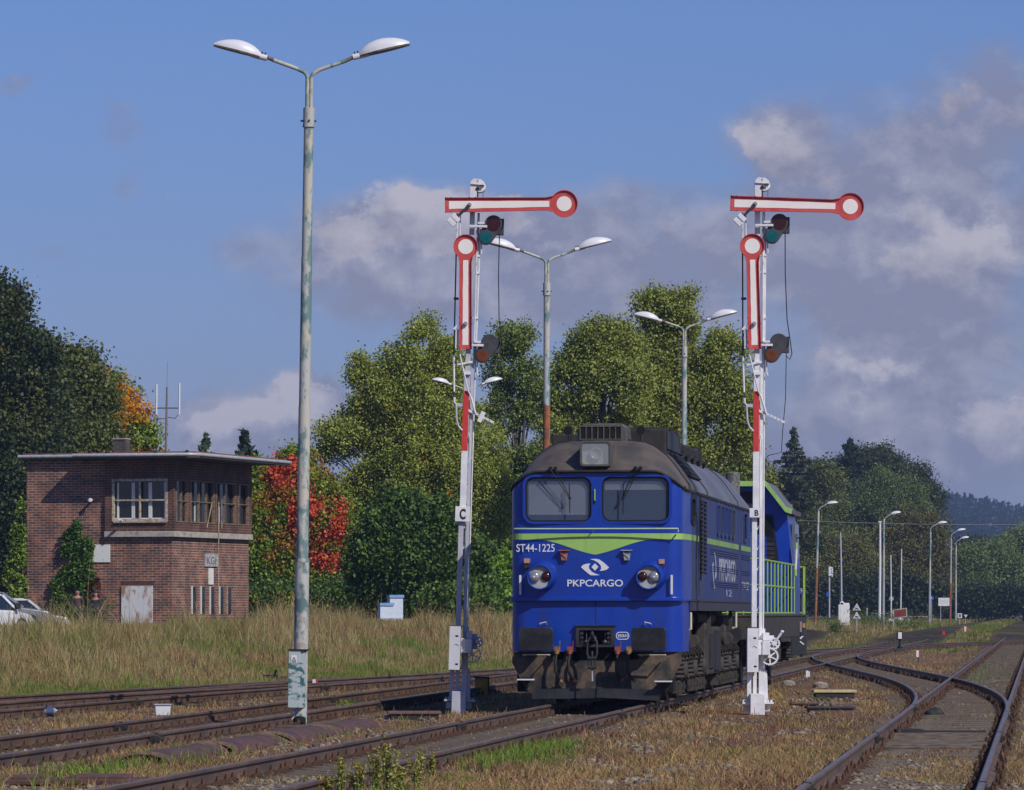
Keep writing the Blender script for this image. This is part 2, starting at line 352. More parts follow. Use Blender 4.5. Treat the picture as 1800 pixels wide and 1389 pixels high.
def brickmat(name, mort=(.46, .38, .31, 1), col=(.29, .108, .062), col2=(.080, .056, .062)):
    m = bpy.data.materials.new(name); m.use_nodes = True; nt = m.node_tree; N = nt.nodes; L = nt.links; b = N['Principled BSDF']
    tc = N.new('ShaderNodeTexCoord'); sp = N.new('ShaderNodeSeparateXYZ'); L.new(tc.outputs['Object'], sp.inputs[0])
    ad = N.new('ShaderNodeMath'); ad.operation = 'ADD'; L.new(sp.outputs[0], ad.inputs[0]); L.new(sp.outputs[1], ad.inputs[1])
    cb = N.new('ShaderNodeCombineXYZ'); L.new(ad.outputs[0], cb.inputs[0]); L.new(sp.outputs[2], cb.inputs[1])
    br = N.new('ShaderNodeTexBrick'); L.new(cb.outputs[0], br.inputs['Vector']); br.inputs['Scale'].default_value = 1
    br.inputs['Brick Width'].default_value = .34; br.inputs['Row Height'].default_value = .105; br.inputs['Mortar Size'].default_value = .012; br.inputs['Mortar Smooth'].default_value = .3
    br.inputs['Color1'].default_value = c4(col); br.inputs['Color2'].default_value = c4(col2); br.inputs['Mortar'].default_value = mort; br.inputs['Bias'].default_value = -.05
    n = N.new('ShaderNodeTexNoise'); n.inputs['Scale'].default_value = 1.4; n.inputs['Detail'].default_value = 6; L.new(tc.outputs['Object'], n.inputs['Vector'])
    mx = N.new('ShaderNodeMix'); mx.data_type = 'RGBA'; mx.blend_type = 'MULTIPLY'; mx.inputs[0].default_value = .75; L.new(br.outputs['Color'], mx.inputs[6])
    rp = N.new('ShaderNodeValToRGB'); rp.color_ramp.elements[0].color = (.42, .42, .45, 1); rp.color_ramp.elements[0].position = .36; rp.color_ramp.elements[1].color = (1.25, 1.12, 1.05, 1); rp.color_ramp.elements[1].position = .65
    L.new(n.outputs['Fac'], rp.inputs[0]); L.new(rp.outputs[0], mx.inputs[7]); L.new(mx.outputs[2], b.inputs['Base Color'])
    bp = N.new('ShaderNodeBump'); bp.inputs['Strength'].default_value = .6; bp.inputs['Distance'].default_value = .01; bp.invert = True; L.new(br.outputs['Fac'], bp.inputs['Height']); L.new(bp.outputs[0], b.inputs['Normal'])
    b.inputs['Roughness'].default_value = .85
    return m
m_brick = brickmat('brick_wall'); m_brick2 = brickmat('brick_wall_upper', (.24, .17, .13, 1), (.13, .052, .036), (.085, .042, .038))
m_chim = brickmat('brick_chimney', (.16, .15, .15, 1), (.075, .07, .075), (.055, .052, .055))
m_rustdoor = M('rust_stained_white', (.66, .66, .66), (.34, .20, .11), 1.8, .7, lo=.50, hi=.60, stretch=(1, 1, .45), c3=(.42, .30, .18), s3=3, lo3=.58, hi3=.64)
m_peelwhite = M('peeling_white', (.74, .74, .72), (.60, .56, .50), 7, .7, lo=.6, hi=.64)
m_glass = M('dark_glass', (.012, .014, .016), None, rough=.06, spec=.8)
m_winrust = M('window_frame_old', (.48, .40, .31), (.30, .18, .10), 8, .7)
m_windark = M('window_frame_dark', (.26, .19, .13), (.14, .09, .06), 8, .7)
m_winwhite = M('window_frame_white', (.70, .70, .68), None, rough=.5)
m_roofred = M('roof_felt_red', (.22, .06, .04), (.28, .10, .06), 4, .8)
m_gutter = M('zinc_gutter', (.46, .50, .54), (.36, .39, .43), 5, .45, .2)
m_soffit = M('soffit_boards', (.07, .06, .055), (.10, .08, .07), 3, .8, stretch=(6, 1, 1))
m_bark = M('bark', (.07, .055, .042), (.13, .105, .085), 6, .9, bump=.8, stretch=(1, 1, .2))
m_stone = M('ballast_stone', (.16, .15, .145), (.30, .27, .23), 2.5, .85, c3=(.22, .15, .10), s3=.7, lo3=.45, hi3=.6)
m_rock = M('pale_rock', (.34, .30, .26), (.22, .19, .16), 5, .85, bump=.6)
def glassmat(name, tint, alpha):
    """window glass: mirror-like coat over a see-through pane"""
    m = bpy.data.materials.new(name); m.use_nodes = True; b = m.node_tree.nodes['Principled BSDF']
    b.inputs['Base Color'].default_value = c4(tint); b.inputs['Roughness'].default_value = .06; b.inputs['Alpha'].default_value = alpha; b.inputs['Specular IOR Level'].default_value = .6
    return m
m_pane = glassmat('cab_glass', (.09, .13, .22), .40)  # blue base colour stands in for the sky reflected in the panes
m_clear = glassmat('clear_glass', (.55, .58, .6), .25)

def attrmat(name, rough=.8, trans=.25, spec=.2, attr='col'):
    """plants: the colour of each blade or leaf comes from its own colour attribute"""
    m = bpy.data.materials.new(name); m.use_nodes = True; nt = m.node_tree; N = nt.nodes; L = nt.links; b = N['Principled BSDF']
    a = N.new('ShaderNodeAttribute'); a.attribute_name = attr; L.new(a.outputs['Color'], b.inputs['Base Color'])
    b.inputs['Roughness'].default_value = rough; b.inputs['Specular IOR Level'].default_value = spec
    if trans:
        t = N.new('ShaderNodeBsdfTranslucent'); L.new(a.outputs['Color'], t.inputs[0]); mx = N.new('ShaderNodeMixShader'); mx.inputs[0].default_value = trans
        L.new(b.outputs[0], mx.inputs[1]); L.new(t.outputs[0], mx.inputs[2]); L.new(mx.outputs[0], N['Material Output'].inputs[0])
    return m
m_leaf = attrmat('leaves', .55, .22, .35); m_grass = attrmat('grass_blades', .75, .25, .2)
def mesh_np(name, verts, faces4, col=None, mat=None, parent=None, colpt=None):
    """fast mesh from arrays; faces4 (n, k) all the same size; col per face (n, 3)"""
    me = bpy.data.meshes.new(name); nf, k = faces4.shape
    me.vertices.add(len(verts)); me.vertices.foreach_set('co', verts.astype(np.float32).ravel())
    me.loops.add(nf*k); me.loops.foreach_set('vertex_index', faces4.astype(np.int32).ravel())
    me.polygons.add(nf); me.polygons.foreach_set('loop_start', np.arange(0, nf*k, k, dtype=np.int32)); me.polygons.foreach_set('loop_total', np.full(nf, k, dtype=np.int32))
    if col is not None:
        a = me.attributes.new('col', 'FLOAT_COLOR', 'FACE'); a.data.foreach_set('color', np.c_[col, np.ones(len(col))].astype(np.float32).ravel())
    if colpt is not None:
        a = me.attributes.new('col', 'FLOAT_COLOR', 'POINT'); a.data.foreach_set('color', np.c_[colpt, np.ones(len(colpt))].astype(np.float32).ravel())
    me.update(calc_edges=True); me.validate()
    if mat: me.materials.append(mat)
    o = bpy.data.objects.new(name, me); COL.objects.link(o)
    if parent: o.parent = parent
    return o

# ------------------------------------------------------------------ ground
SRGB = lambda *c: np.array(srgb(*c)[:3])
G_BROWN = SRGB(122, 100, 80); G_RED = SRGB(126, 94, 78); G_STRAW = SRGB(150, 125, 92); G_GREEN = SRGB(88, 98, 44); G_BRIGHT = SRGB(98, 132, 42)
G_DARK = SRGB(56, 50, 46); G_GREY = SRGB(98, 90, 82); G_STONE = SRGB(150, 135, 112); G_ORANGE = SRGB(148, 108, 72)
def lerp(a, b, t): t = np.asarray(t)[..., None]; return a*(1-t)+b*t
def fieldmask(X, D):
    L = np.interp(D, *TS['curve']); L = np.where(D > 299, 43+(D-299)*.3, L)
    L2 = np.interp(D, *TS['siding']); L = np.where(D < 100, np.minimum(L, L2), L)
    return sst((L-X-2.0)/1.5)
def greenpatch(X, D):
    """where the low bright green grass grows between the tracks"""
    g = np.zeros(np.shape(X))
    def strip(name, off, d0, d1, w, amp, g):
        xt = np.interp(D, *TS[name]); return np.maximum(g, amp*np.exp(-((X-xt-off)/w)**2)*sst((D-d0)/4)*sst((d1-D)/4))
    g = strip('left', 1.95, 38, 73, .36, .9, g); g = strip('loco', 1.35, 47, 60, .42, .75, g); g = strip('left', 1.8, 78, 90, .4, .3, g)
    g = strip('loco', 1.5, 38, 46, .5, .12, g)
    g = strip('siding', -2.6, 60, 100, 1.2, .6, g); g = strip('curve', 2.0, 135, 175, 1.0, .5, g); g = strip('loco', -1.9, 150, 240, .8, .8, g); g = strip('right', 1.9, 160, 420, 1.3, .7, g)
    g = strip('right', -.1, 95, 150, .5, .25, g); g = strip('curve', -3.0, 120, 300, 1.6, .9, g)
    return g*sst((fbm(X*1.6+3, D*.35)-.40)/.16)
def gcol(X, D):
    n1 = fbm(X*.55+9, D*.22+4); n2 = fbm(X*1.7, D*.6+8); n3 = fbm(X*3.1+5, D*1.1)
    c = lerp(G_BROWN, G_RED, sst((n1-.35)/.3)); c = lerp(c, G_ORANGE, sst((n2-.5)/.2)*.8); c = lerp(c, G_STONE, sst((n3-.60)/.12)*.6)
    f = fieldmask(X, D); cf = lerp(G_GREEN*.8, G_STRAW*.55, sst((n1-.35)/.3)); c = lerp(c, cf, f)
    c = lerp(c, G_BRIGHT*.6, greenpatch(X, D)*.8)
    t = 1-sst((tdist(X, D)-1.15)/.5); c = lerp(c, lerp(G_DARK, G_GREY*.7, sst((n2-.45)/.2)), t*.85)
    r_ = sst((1.25-np.abs(X-np.interp(D, *TS['right'])))/.4)*sst((57-D)/3); c = lerp(c, lerp(SRGB(128, 108, 84), SRGB(150, 132, 106), sst((n2-.4)/.2)), r_*.85)
    return c
dl = np.concatenate([np.arange(-25, 34, 4.0), np.arange(34, 130, .3), np.arange(130, 320, 1.5), np.geomspace(320, 6200, 60)])
xl = np.concatenate([-np.geomspace(1400, 27, 26), np.arange(-26, 30, .3), np.geomspace(30, 2600, 34)])
XX, DD = np.meshgrid(xl, dl); ZZ = gz(XX, DD); nx = len(xl)
ii = np.arange(len(dl)-1)[:, None]*nx+np.arange(nx-1)[None, :]
fc = np.stack([ii, ii+1, ii+1+nx, ii+nx], -1).reshape(-1, 4)
mg = bpy.data.materials.new('ground_soil'); mg.use_nodes = True
def _g():
    nt = mg.node_tree; N = nt.nodes; L = nt.links; b = N['Principled BSDF']; b.inputs['Roughness'].default_value = .95; b.inputs['Specular IOR Level'].default_value = .15
    a = N.new('ShaderNodeAttribute'); a.attribute_name = 'col'; tc = N.new('ShaderNodeTexCoord')
    n = N.new('ShaderNodeTexNoise'); n.inputs['Scale'].default_value = 9; n.inputs['Detail'].default_value = 10; n.inputs['Roughness'].default_value = .8; L.new(tc.outputs['Object'], n.inputs['Vector'])
    rp = N.new('ShaderNodeValToRGB'); rp.color_ramp.elements[0].position = .36; rp.color_ramp.elements[0].color = (.35, .35, .36, 1); rp.color_ramp.elements[1].position = .66; rp.color_ramp.elements[1].color = (1.45, 1.4, 1.35, 1)
    L.new(n.outputs['Fac'], rp.inputs[0]); mx = N.new('ShaderNodeMix'); mx.data_type = 'RGBA'; mx.blend_type = 'MULTIPLY'; mx.inputs[0].default_value = 1
    L.new(a.outputs['Color'], mx.inputs[6]); L.new(rp.outputs[0], mx.inputs[7]); L.new(mx.outputs[2], b.inputs['Base Color'])
    v = N.new('ShaderNodeTexVoronoi'); v.inputs['Scale'].default_value = 22; L.new(tc.outputs['Object'], v.inputs['Vector'])
    bp = N.new('ShaderNodeBump'); bp.inputs['Strength'].default_value = .9; bp.inputs['Distance'].default_value = .03; L.new(v.outputs['Distance'], bp.inputs['Height']); L.new(bp.outputs[0], b.inputs['Normal'])
_g()
ground = mesh_np('ground', np.stack([XX, DD, ZZ], -1).reshape(-1, 3), fc, mat=mg, colpt=gcol(XX, DD).reshape(-1, 3)); tag(ground, kind='structure')
ground.data.polygons.foreach_set('use_smooth', [True]*len(ground.data.polygons))

# gravel road over the tracks in the distance
mb = MB(); mb.prism([(12, 428), (120, 436), (120, 443), (12, 436)], .012, .055, 'z')
tag(mb.build('road', M('gravel_road', (.36, .33, .30), (.28, .26, .24), 2, .9, bump=.3)), kind='structure')

# ------------------------------------------------------------------ railway tracks
RZ = .18
RAILPROF = [(-.063, 0), (.063, 0), (.063, .012), (.012, .03), (.009, .10), (.034, .115), (.0345, .138), (.022, .148), (-.022, .148), (-.0345, .138), (-.034, .115), (-.009, .10), (-.012, .03), (-.063, .012)]
def path_pts(name, d0, d1, step):
    out = []; d = d0
    while d <= d1+1e-6:
        x = tx(name, d); a = tx(name, d+.5)-tx(name, d-.5); out.append((x, d, math.atan(a))); d += step
    return out
def rail(name, off, d0, d1, dz, parent, step=2.0):
    pts = path_pts(name, d0, d1, step); rings = []
    for x, d, a in pts:
        c, s = math.cos(a), math.sin(a)
        rings.append([(x+c*(off+px), d-s*(off+px), RZ-.148+pz+dz) for px, pz in RAILPROF])
    mb = MB(); n = len(RAILPROF); mb.loft(rings)
    mb.mi = [0]*len(mb.f)
    for i in range(len(rings)-1): mb.mi[i*n+7] = 1
    o = mb.build('rail', [m_rail, m_railtop], parent, smooth=30); return o
sl_mesh = {}
def sleeper_mesh(L, key):
    if key in sl_mesh: return sl_mesh[key]
    mb = MB()
    m_w = m_wood if key == 'std' else M('sleeper_wood_weathered', (.10, .078, .06), (.22, .175, .13), 3, .9, bump=.6, stretch=(1, 14, 6), c3=(.10, .075, .055), s3=1.5, lo3=.55, hi3=.7)
    mb.box(-L/2, L/2, -.125, .125, -.13, .022)
    for s in (-1, 1):
        mb.mat(1); mb.box(s*.7525-.17, s*.7525+.17, -.09, .09, .0235, .034)
        for t in (-1, 1):
            x = s*.7525+t*.105
            mb.box(x-.03, x+.03, -.055, .055, .034, .066); mb.cyl((x+t*.006, 0, .05), (x+t*.006, 0, .115), .017, 6)
            mb.cyl((x+t*.01, 0, .066), (x+t*.01, 0, .09), .03, 6)
    o = mb.build('sleeper', [m_w, m_rust]); sl_mesh[key] = o.data; bpy.data.objects.remove(o); return sl_mesh[key]
def track(name, d0, d1, dz, label, dfrom, nmax=95, step=.62, rails=(-1, 1), L=2.5, key='std', rstep=2.0):
    x = tx(name, dfrom); t = empty('railway_track', (0, 0, 0)); tag(t, label, 'railway track', 'railway tracks of the station yard')
    for s in rails: rail(name, s*.7525, d0, d1, dz, t, rstep)
    d = dfrom; k = 0; me = sleeper_mesh(L, key); rest = []
    while d < d1:
        xx = tx(name, d); a = math.atan(tx(name, d+.5)-tx(name, d-.5))
        jz = random.uniform(-.006, .004)+dz*.5
        mat = Matrix.Translation((xx+random.uniform(-.04, .04), d, jz)) @ Matrix.Rotation(-a+random.uniform(-.012, .012), 4, 'Z')
        if k < nmax:
            o = bpy.data.objects.new('sleeper', me); COL.objects.link(o); o.parent = t; o.matrix_local = mat
        elif d < 330: rest.append(mat)
        k += 1; d += step*(1+.04*random.uniform(-1, 1))
    if rest:
        co = np.array([v.co[:] for v in me.vertices]); mb = MB()
        polys = [tuple(p.vertices) for p in me.polygons]; mi = [p.material_index for p in me.polygons]
        for mt in rest:
            n = len(mb.v); mb.v += [tuple(mt @ Vector(c)) for c in co]; mb.f += [tuple(i+n for i in p) for p in polys]; mb.mi += mi
        o = mb.build('sleeper', [m_wood, m_rust], t, recalc=False); o['kind'] = 'stuff'
    return t
track('loco', 30, 640, 0, 'straight track on which the blue locomotive stands', 33)
track('left', 30, 300, .002, 'track between the front lamp post and the curving far-left tracks', 44)
track('curve', 45, 300, .004, 'curving track that sweeps from the left behind the locomotive to the right background', 62)
track('siding', 48, 107, .006, 'branch track at the edge of the grassy field joining the curve', 68, rails=(-1, 1))
t5 = track('right', 28, 640, .001, 'track in the right foreground with plank sleepers', 33, key='weathered')
track('cross', 62, 190, .003, 'S-shaped crossover track linking the right foreground track with the straight one', 72, rstep=1.0)
track('outer', 60, 640, .005, 'track along the right edge of the picture', 118)
# switch blades, frog and timber deck where the crossover leaves the right track
t5deck = MB()
for i in range(11):
    d = 56.2+i*.64; x = tx('right', d)
    t5deck.box(-.68, .68, -.16, .16, .02, .05+random.uniform(0, .012), Matrix.Translation((x, d, 0)) @ Matrix.Rotation(-.112, 4, 'Z'))
o = t5deck.build('deck_boards', m_wood, t5, bevel=.01); o['label'] = 'brown plank deck between the rails at the switch'
mb = MB(); x = tx('right', 62.5)
mb.box(x-.66, x-.30, 62.3, 62.8, .02, .10); mb.cyl((x-.3, 62.55, .07), (x+.55, 62.55, .07), .02, 6)
mb.build('point_machine', m_dark, t5, smooth=40)

# ------------------------------------------------------------------ front locomotive
TH = math.atan(.114)
def lx(px, d=0.0): s = F/(75+d); return (px-(1840-792*75/(75+d)))/s/math.cos(TH)
def lz(py, d=0.0): return 1.48+(HY-py)/(F/(75+d))
def hw(y): return 1.375+.055*sst(np.array(y/1.2)).item()
def footprint(y1, y0=0.0, r=.24, inset=0.0, bow=.05):
    """plan outline, nose at y0: rounded corners, faintly bowed front"""
    w = 1.375-inset; pts = []
    n = 7
    for k in range(n+1):
        a = R(180+90*k/n); pts.append((-w+r+r*math.cos(a), y0+r+r*math.sin(a)))
    for k in range(1, 8):
        x = -w+r+(2*w-2*r)*k/8; pts.append((x, y0-bow*(1-(x/(w-r))**2)))
    for k in range(n+1):
        a = R(270+90*k/n); pts.append((w-r+r*math.cos(a), y0+r+r*math.sin(a)))
    if y1 > 1.3: pts += [(1.43-inset, 1.3), (1.43-inset, y1), (-1.43+inset, y1), (-1.43+inset, 1.3)]
    else: pts += [(w+.045*y1, y1), (-w-.045*y1, y1)]
    return pts
def make_loco():
    root = empty('locomotive', (1.345, 75, RZ), -TH)
    tag(root, 'big blue diesel locomotive with lime stripe and sooty roof, headlights facing us', 'locomotive')
    ROOFP = [(-1.43, 3.44), (-1.41, 3.54), (-1.29, 3.70), (-1.17, 3.87), (-1.04, 4.02), (-.86, 4.16), (-.70, 4.23), (-.39, 4.27), (0, 4.28)]
    ROOFP += [(-x, z) for x, z in ROOFP[-2::-1]]
    # body shell with window and door openings
    NT = 3.73
    mb = MB()
    fp = footprint(16.47)
    def topz(x, y):     # upper edge: arched brow over the windscreen, straight eave behind
        e = 3.44+.29*max(0, 1-max(0, (abs(x)-.95)/.46)**1.6) if abs(x) < 1.41 else 3.44
        return e if y < .6 else 3.44
    n = len(fp)
    vs = [(x, y, 1.60) for x, y in fp]+[(x, y, topz(x, y)) for x, y in fp]
    vs.append((0, 6, 3.42)); mb.add(vs, [tuple(range(n-1, -1, -1))]+[(n+i, n+(i+1) % n, 2*n) for i in range(n)]+[(i, (i+1) % n, n+(i+1) % n, n+i) for i in range(n)])
    body = mb.build('body', [m_blue, m_blued], root)
    wl = (lx(924.4), lx(1039.6), lz(916.6), lz(839)); wr = (lx(1058.5), lx(1175.6), lz(916.6), lz(839))
    cs = []
    for x0, x1, z0, z1 in (wl, wr):
        cs.append(MB().prism(rrect(x0-.045, x1+.045, z0-.04, z1+.05, .17, 6), -.2, .16))
    body.data.materials  # cab recesses behind the two windscreens
    cs.append(MB().box(-1.24, 1.24, .12, 2.2, 2.7, 3.41))
    for y0, y1, z0, z1 in ((1.30, 1.95, 2.93, 3.36),): cs.append(MB().prism(rrect(y0, y1, z0, z1, .09), 1.2, 1.6, 'x'))
    cs.append(MB().box(1.39, 1.6, 3.02, 4.80, 2.12, 3.34))
    for k in range(5): cs.append(MB().prism(rrect(7.2+k*1.0, 7.62+k*1.0, 2.84, 3.36, .05), 1.39, 1.6, 'x'))
    cs.append(MB().prism(rrect(14.4, 15.2, 2.84, 3.36, .05), 1.39, 1.6, 'x'))
    cut(body, cs)
    body.data.materials.append(m_dark)
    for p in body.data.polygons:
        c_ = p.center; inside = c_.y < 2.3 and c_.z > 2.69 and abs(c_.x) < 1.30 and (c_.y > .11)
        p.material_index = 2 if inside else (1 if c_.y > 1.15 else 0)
    smooth_it(body, 30)
    # nose bands, ledge, skirt
    fpo = footprint(1.25, 0, .25, -.012)
    def band(name, z0f, z1f, mat, off=.006, x0=-9, x1=9, y1=1.2):
        pts = footprint(y1, -off, .24, -off)
        den = []
        for i in range(len(pts)-1):
            a, b = pts[i], pts[i+1]; k = max(1, int(math.hypot(b[0]-a[0], b[1]-a[1])/.04))
            den += [(a[0]+(b[0]-a[0])*j/k, a[1]+(b[1]-a[1])*j/k) for j in range(k)]
        # only nose + flanks, skip the back edge
        den = [p for p in den if p[1] < y1-.02]
        mb = MB(); rings = []
        for x, y in den:
            nx = x*.004; rings.append([(x, y, z0f(x)), (x, y, z1f(x)), (x*.99, y+.02, z1f(x)), (x*.99, y+.02, z0f(x))])
        mb.loft(rings); return mb.build(name, mat, root)
    def vlow(x):
        a = abs(x+.013)
        if a > .95: return 2.64
        t = a/.95; return 2.64-.245*(1-t)**1.55*(1+.25*math.sin(math.pi*t)) if a < .95 else 2.64
    band('stripe', vlow, lambda x: 2.735, m_green)
    mb = MB()
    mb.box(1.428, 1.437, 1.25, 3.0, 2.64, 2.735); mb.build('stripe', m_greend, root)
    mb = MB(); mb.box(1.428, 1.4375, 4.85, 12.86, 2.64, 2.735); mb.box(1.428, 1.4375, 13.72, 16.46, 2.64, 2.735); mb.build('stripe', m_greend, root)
    mb = MB()
    o1 = footprint(.95, -.085, .22, -.03, .05); mb.prism(o1, 1.655, 1.72, 'z'); mb.build('ledge', m_blue, root, bevel=.008)
    mb = MB(); fps = footprint(.92, .0, .26, .0, .05); mb.prism(fps, .845, 1.652, 'z'); sk = mb.build('skirt', m_blue, root, smooth=30)
    cut(sk, [MB().box(-.32, .30, -.4, .5, .7, 1.27)]); smooth_it(sk, 30)
    mb = MB(); mb.box(-.006, .006, -.056, -.04, 1.29, 1.64); mb.build('seam', m_dark, root)
    mb = MB()
    for y0, y1 in ((.93, 16.47),): mb.box(1.425, 1.442, y0, y1, 1.50, 1.66); mb.box(-1.442, -1.425, y0, y1, 1.50, 1.66)
    mb.box(-1.42, 1.42, .9, 16.4, 1.50, 1.598); mb.box(1.436, 1.455, .93, 16.47, 1.655, 1.685); mb.build('sill', m_sill, root)
    # plough and lower front
    prof = [(-1.36, .842), (-1.355, .62), (-1.30, .42), (-1.20, .27), (-1.02, .12), (1.02, .12), (1.20, .27), (1.30, .42), (1.355, .62), (1.36, .842)]
    mb = MB(); rings = []
    for t in range(13):
        x = -1.36+2.72*t/12; zb = .12 if abs(x) < 1.02 else .12+((abs(x)-1.02)/.34)**1.35*.55; y = .02+.10*(abs(x)/1.36)**4
        rings.append([(x, y, .84), (x, y-.06, max(zb, .12)), (x, y-.02, max(zb, .12)), (x, y+.06, .84)])
    mb.loft(rings)
    pl = mb.build('plough', m_plow, root, smooth=40)
    cut(pl, [MB().box(-.40, .36, -.5, .5, .70, .9), MB().box(.50, .68, -.5, .5, .72, .90), MB().box(-.66, -.52, -.5, .5, .72, .9)])
    mb = MB(); mb.bar((-1.02, -.07, .17), (.10, -.09, .185), .012, .16); mb.bar((.02, -.115, .205), (1.03, -.10, .15), .012, .17)
    mb.build('plough_blade', m_gun, root)
    mb = MB(); mb.box(-1.30, -.2, .3, .9, .2, 1.5); mb.box(-1.2, 1.2, .5, .9, .2, 1.45); mb.build('buffer_beam', m_hole, root)
    # roof
    def roofring(y, f):
        out = []
        for x, z in ROOFP:
            w = hw(y)/1.43
            out.append((x*w, y+(0 if f > .5 else .0), 3.44+(z-3.44)*f))
        return out
    ys = [(-.10, .30), (-.06, .36), (.10, .52), (.28, .68), (.50, .83), (.75, .94), (1.05, .99), (1.4, 1.0), (3.0, 1.0)]
    mb = MB(); rings = []
    for y, f in ys:      # the front edge follows the arched brow over the windscreens
        rg = []
        for k in range(41):
            t = k/40*(len(ROOFP)-1); i = min(int(t), len(ROOFP)-2); t -= i; x = (ROOFP[i][0]*(1-t)+ROOFP[i+1][0]*t)*hw(y)/1.43; z = ROOFP[i][1]*(1-t)+ROOFP[i+1][1]*t
            z = 3.44+(z-3.44)*f
            if y < .6: z = max(z, topz(x, 0)+.004+.05*max(0, y+.1))
            rg.append((x, y+(.26*(abs(x)/1.4)**6 if y < .3 else 0), z))
        rings.append(rg)
    mb.loft(rings, cap=False, close=False); rf = mb.build('cab_roof', m_roofbrown, root, smooth=50)
    # arched brow lip
    mb = MB(); rr_ = []
    for k in range(41):
        x = -1.40+2.8*k/40; z = topz(x, 0)-.005; y = -.05*(1-(x/1.2)**2)-.045 if abs(x) < 1.12 else .24-math.sqrt(max(0, .24**2-min(abs(x)-1.135, .24)**2))-.03 if abs(x) < 1.375 else .25
        rr_.append((x, y, z))
    mb.tube(rr_, .022, 8); mb.build('brow_gutter', m_dark, root, smooth=50)
    mb = MB()
    mb.loft([roofring(3.0, 1.0)+[(1.38, 3.0, 3.40), (-1.38, 3.0, 3.40)], roofring(15.9, 1.0)+[(1.38, 15.9, 3.40), (-1.38, 15.9, 3.40)], roofring(16.3, .93)+[(1.38, 16.3, 3.40), (-1.38, 16.3, 3.40)], roofring(16.55, .75)+[(1.38, 16.55, 3.40), (-1.38, 16.55, 3.40)]])
    mb.build('engine_roof', m_roofgrey, root, smooth=50)
    for y in (1.05, 4.9, 12.9):
        mb = MB(); out = [(x*1.006, z+.012) for x, z in ROOFP]; mb.loft([[(x, y-.03, z) for x, z in out]+[(1.4, y-.03, 3.41), (-1.4, y-.03, 3.41)], [(x, y+.03, z) for x, z in out]+[(1.4, y+.03, 3.41), (-1.4, y+.03, 3.41)]])
        mb.build('roof_band', m_dark, root)
    mb = MB(); mb.box(1.405, 1.452, .5, 16.4, 3.415, 3.455); mb.box(-1.452, -1.405, .5, 16.4, 3.415, 3.455); mb.build('gutter', m_dark, root)
    # grille let into the roof shoulder
    mb = MB()
    a0 = Vector((1.29, 0, 3.70)); a1 = Vector((.99, 0, 4.06)); nn = Vector((.77, 0, .64))
    for y0, y1 in ((2.35, 4.75),):
        mb.add([a0+nn*.03+Vector((0, y0, 0)), a0+nn*.03+Vector((0, y1, 0)), a1+nn*.035+Vector((0, y1, 0)), a1+nn*.035+Vector((0, y0, 0)),
                a0-nn*.03+Vector((0, y0, 0)), a0-nn*.03+Vector((0, y1, 0)), a1-nn*.03+Vector((0, y1, 0)), a1-nn*.03+Vector((0, y0, 0))],
               [(0, 1, 2, 3), (4, 5, 1, 0), (5, 6, 2, 1), (6, 7, 3, 2), (7, 4, 0, 3), (7, 6, 5, 4)])
        g = mb.build('roof_grille', m_hole, root)
        m2 = MB()
        for k in range(13):
            y = y0+.05+(y1-y0-.1)*k/12; m2.bar(a0+nn*.04+Vector((0, y, 0)), a1+nn*.045+Vector((0, y, 0)), .03, .02, nn)
        for k in range(5):
            t = k/4; p = a0*(1-t)+a1*t+nn*.042; m2.bar(p+Vector((0, y0, 0)), p+Vector((0, y1, 0)), .02, .02, nn)
        m2.build('grille_bars', m_gun, g)
    # windscreens
    for k, (x0, x1, z0, z1) in enumerate((wl, wr)):
        yb = -.02
        o_ = rrect(x0-.045, x1+.045, z0-.04, z1+.05, .17, 6); i1 = rrect(x0-.005, x1+.005, z0-.005, z1+.005, .14, 6); i2 = rrect(x0+.02, x1-.02, z0+.02, z1-.02, .125, 6)
        mb = MB(); ring(mb, o_, i1, -.052, .10); fr = mb.build('windscreen_frame', m_blue, root, smooth=40)
        mb = MB(); ring(mb, rrect(x0-.012, x1+.012, z0-.012, z1+.014, .145, 6), i2, -.015, .03); mb.build('rubber_seal', m_black, fr, smooth=40)
        mb = MB(); mb.prism(i2, .004, .012); mb.build('pane', m_pane, fr)
        # blind lowered behind the glass
        zb = z0+.12 if k == 0 else z1-.19
        mb = MB(); mb.box(x0+.04, x1-.04, .045, .052, zb, z1-.01); mb.mat(1); mb.box(x0+.04, x1-.04, .038, .056, zb-.012, zb+.004)
        mb.build('sun_blind', [M('blind_cloth_%d' % k, (.62, .63, .66), (.72, .72, .74), 3, .8), m_white], fr)
        # wipers
        px, tx2, ty = ((973, 1002, 876) if k == 0 else (1122, 1095, 877))
        X0, Z0, X1, Z1 = lx(px), lz(824), lx(tx2, -.05), lz(ty)
        mb = MB()
        mb.cyl((X0-.04, -.17, Z0), (X0-.04, -.02, Z0+.01), .028, 10); mb.cyl((X0+.04, -.17, Z0), (X0+.04, -.02, Z0+.01), .028, 10)
        mb.tube([(X0-.04, -.17, Z0), (X1-.005, -.10, Z1)], .0075, 6); mb.tube([(X0+.04, -.17, Z0), (X1+.012, -.10, Z1)], .0075, 6); mb.cyl((X1, -.12, Z1), (X1, -.07, Z1), .022, 8)
        mb.bar((X1+(.01 if k else -.01), -.085, Z1+.24), (X1, -.075, Z1-.24), .014, .012, (0, 1, 0))
        mb.build('wiper', m_black, root)
    # cab interior: pale back wall, dark seat and desk seen through glass
    mb = MB(); mb.box(-1.2, 1.2, 2.1, 2.14, 2.72, 3.40); mb.build('cab_back_wall', M('cab_wall_green', (.05, .07, .10), None, rough=.8), root)
    mb = MB(); mb.box(-1.15, 1.15, .2, .55, 2.72, 2.90); mb.box(.35, .85, 1.1, 1.2, 2.75, 3.2); mb.build('driver_desk', m_dark, root)
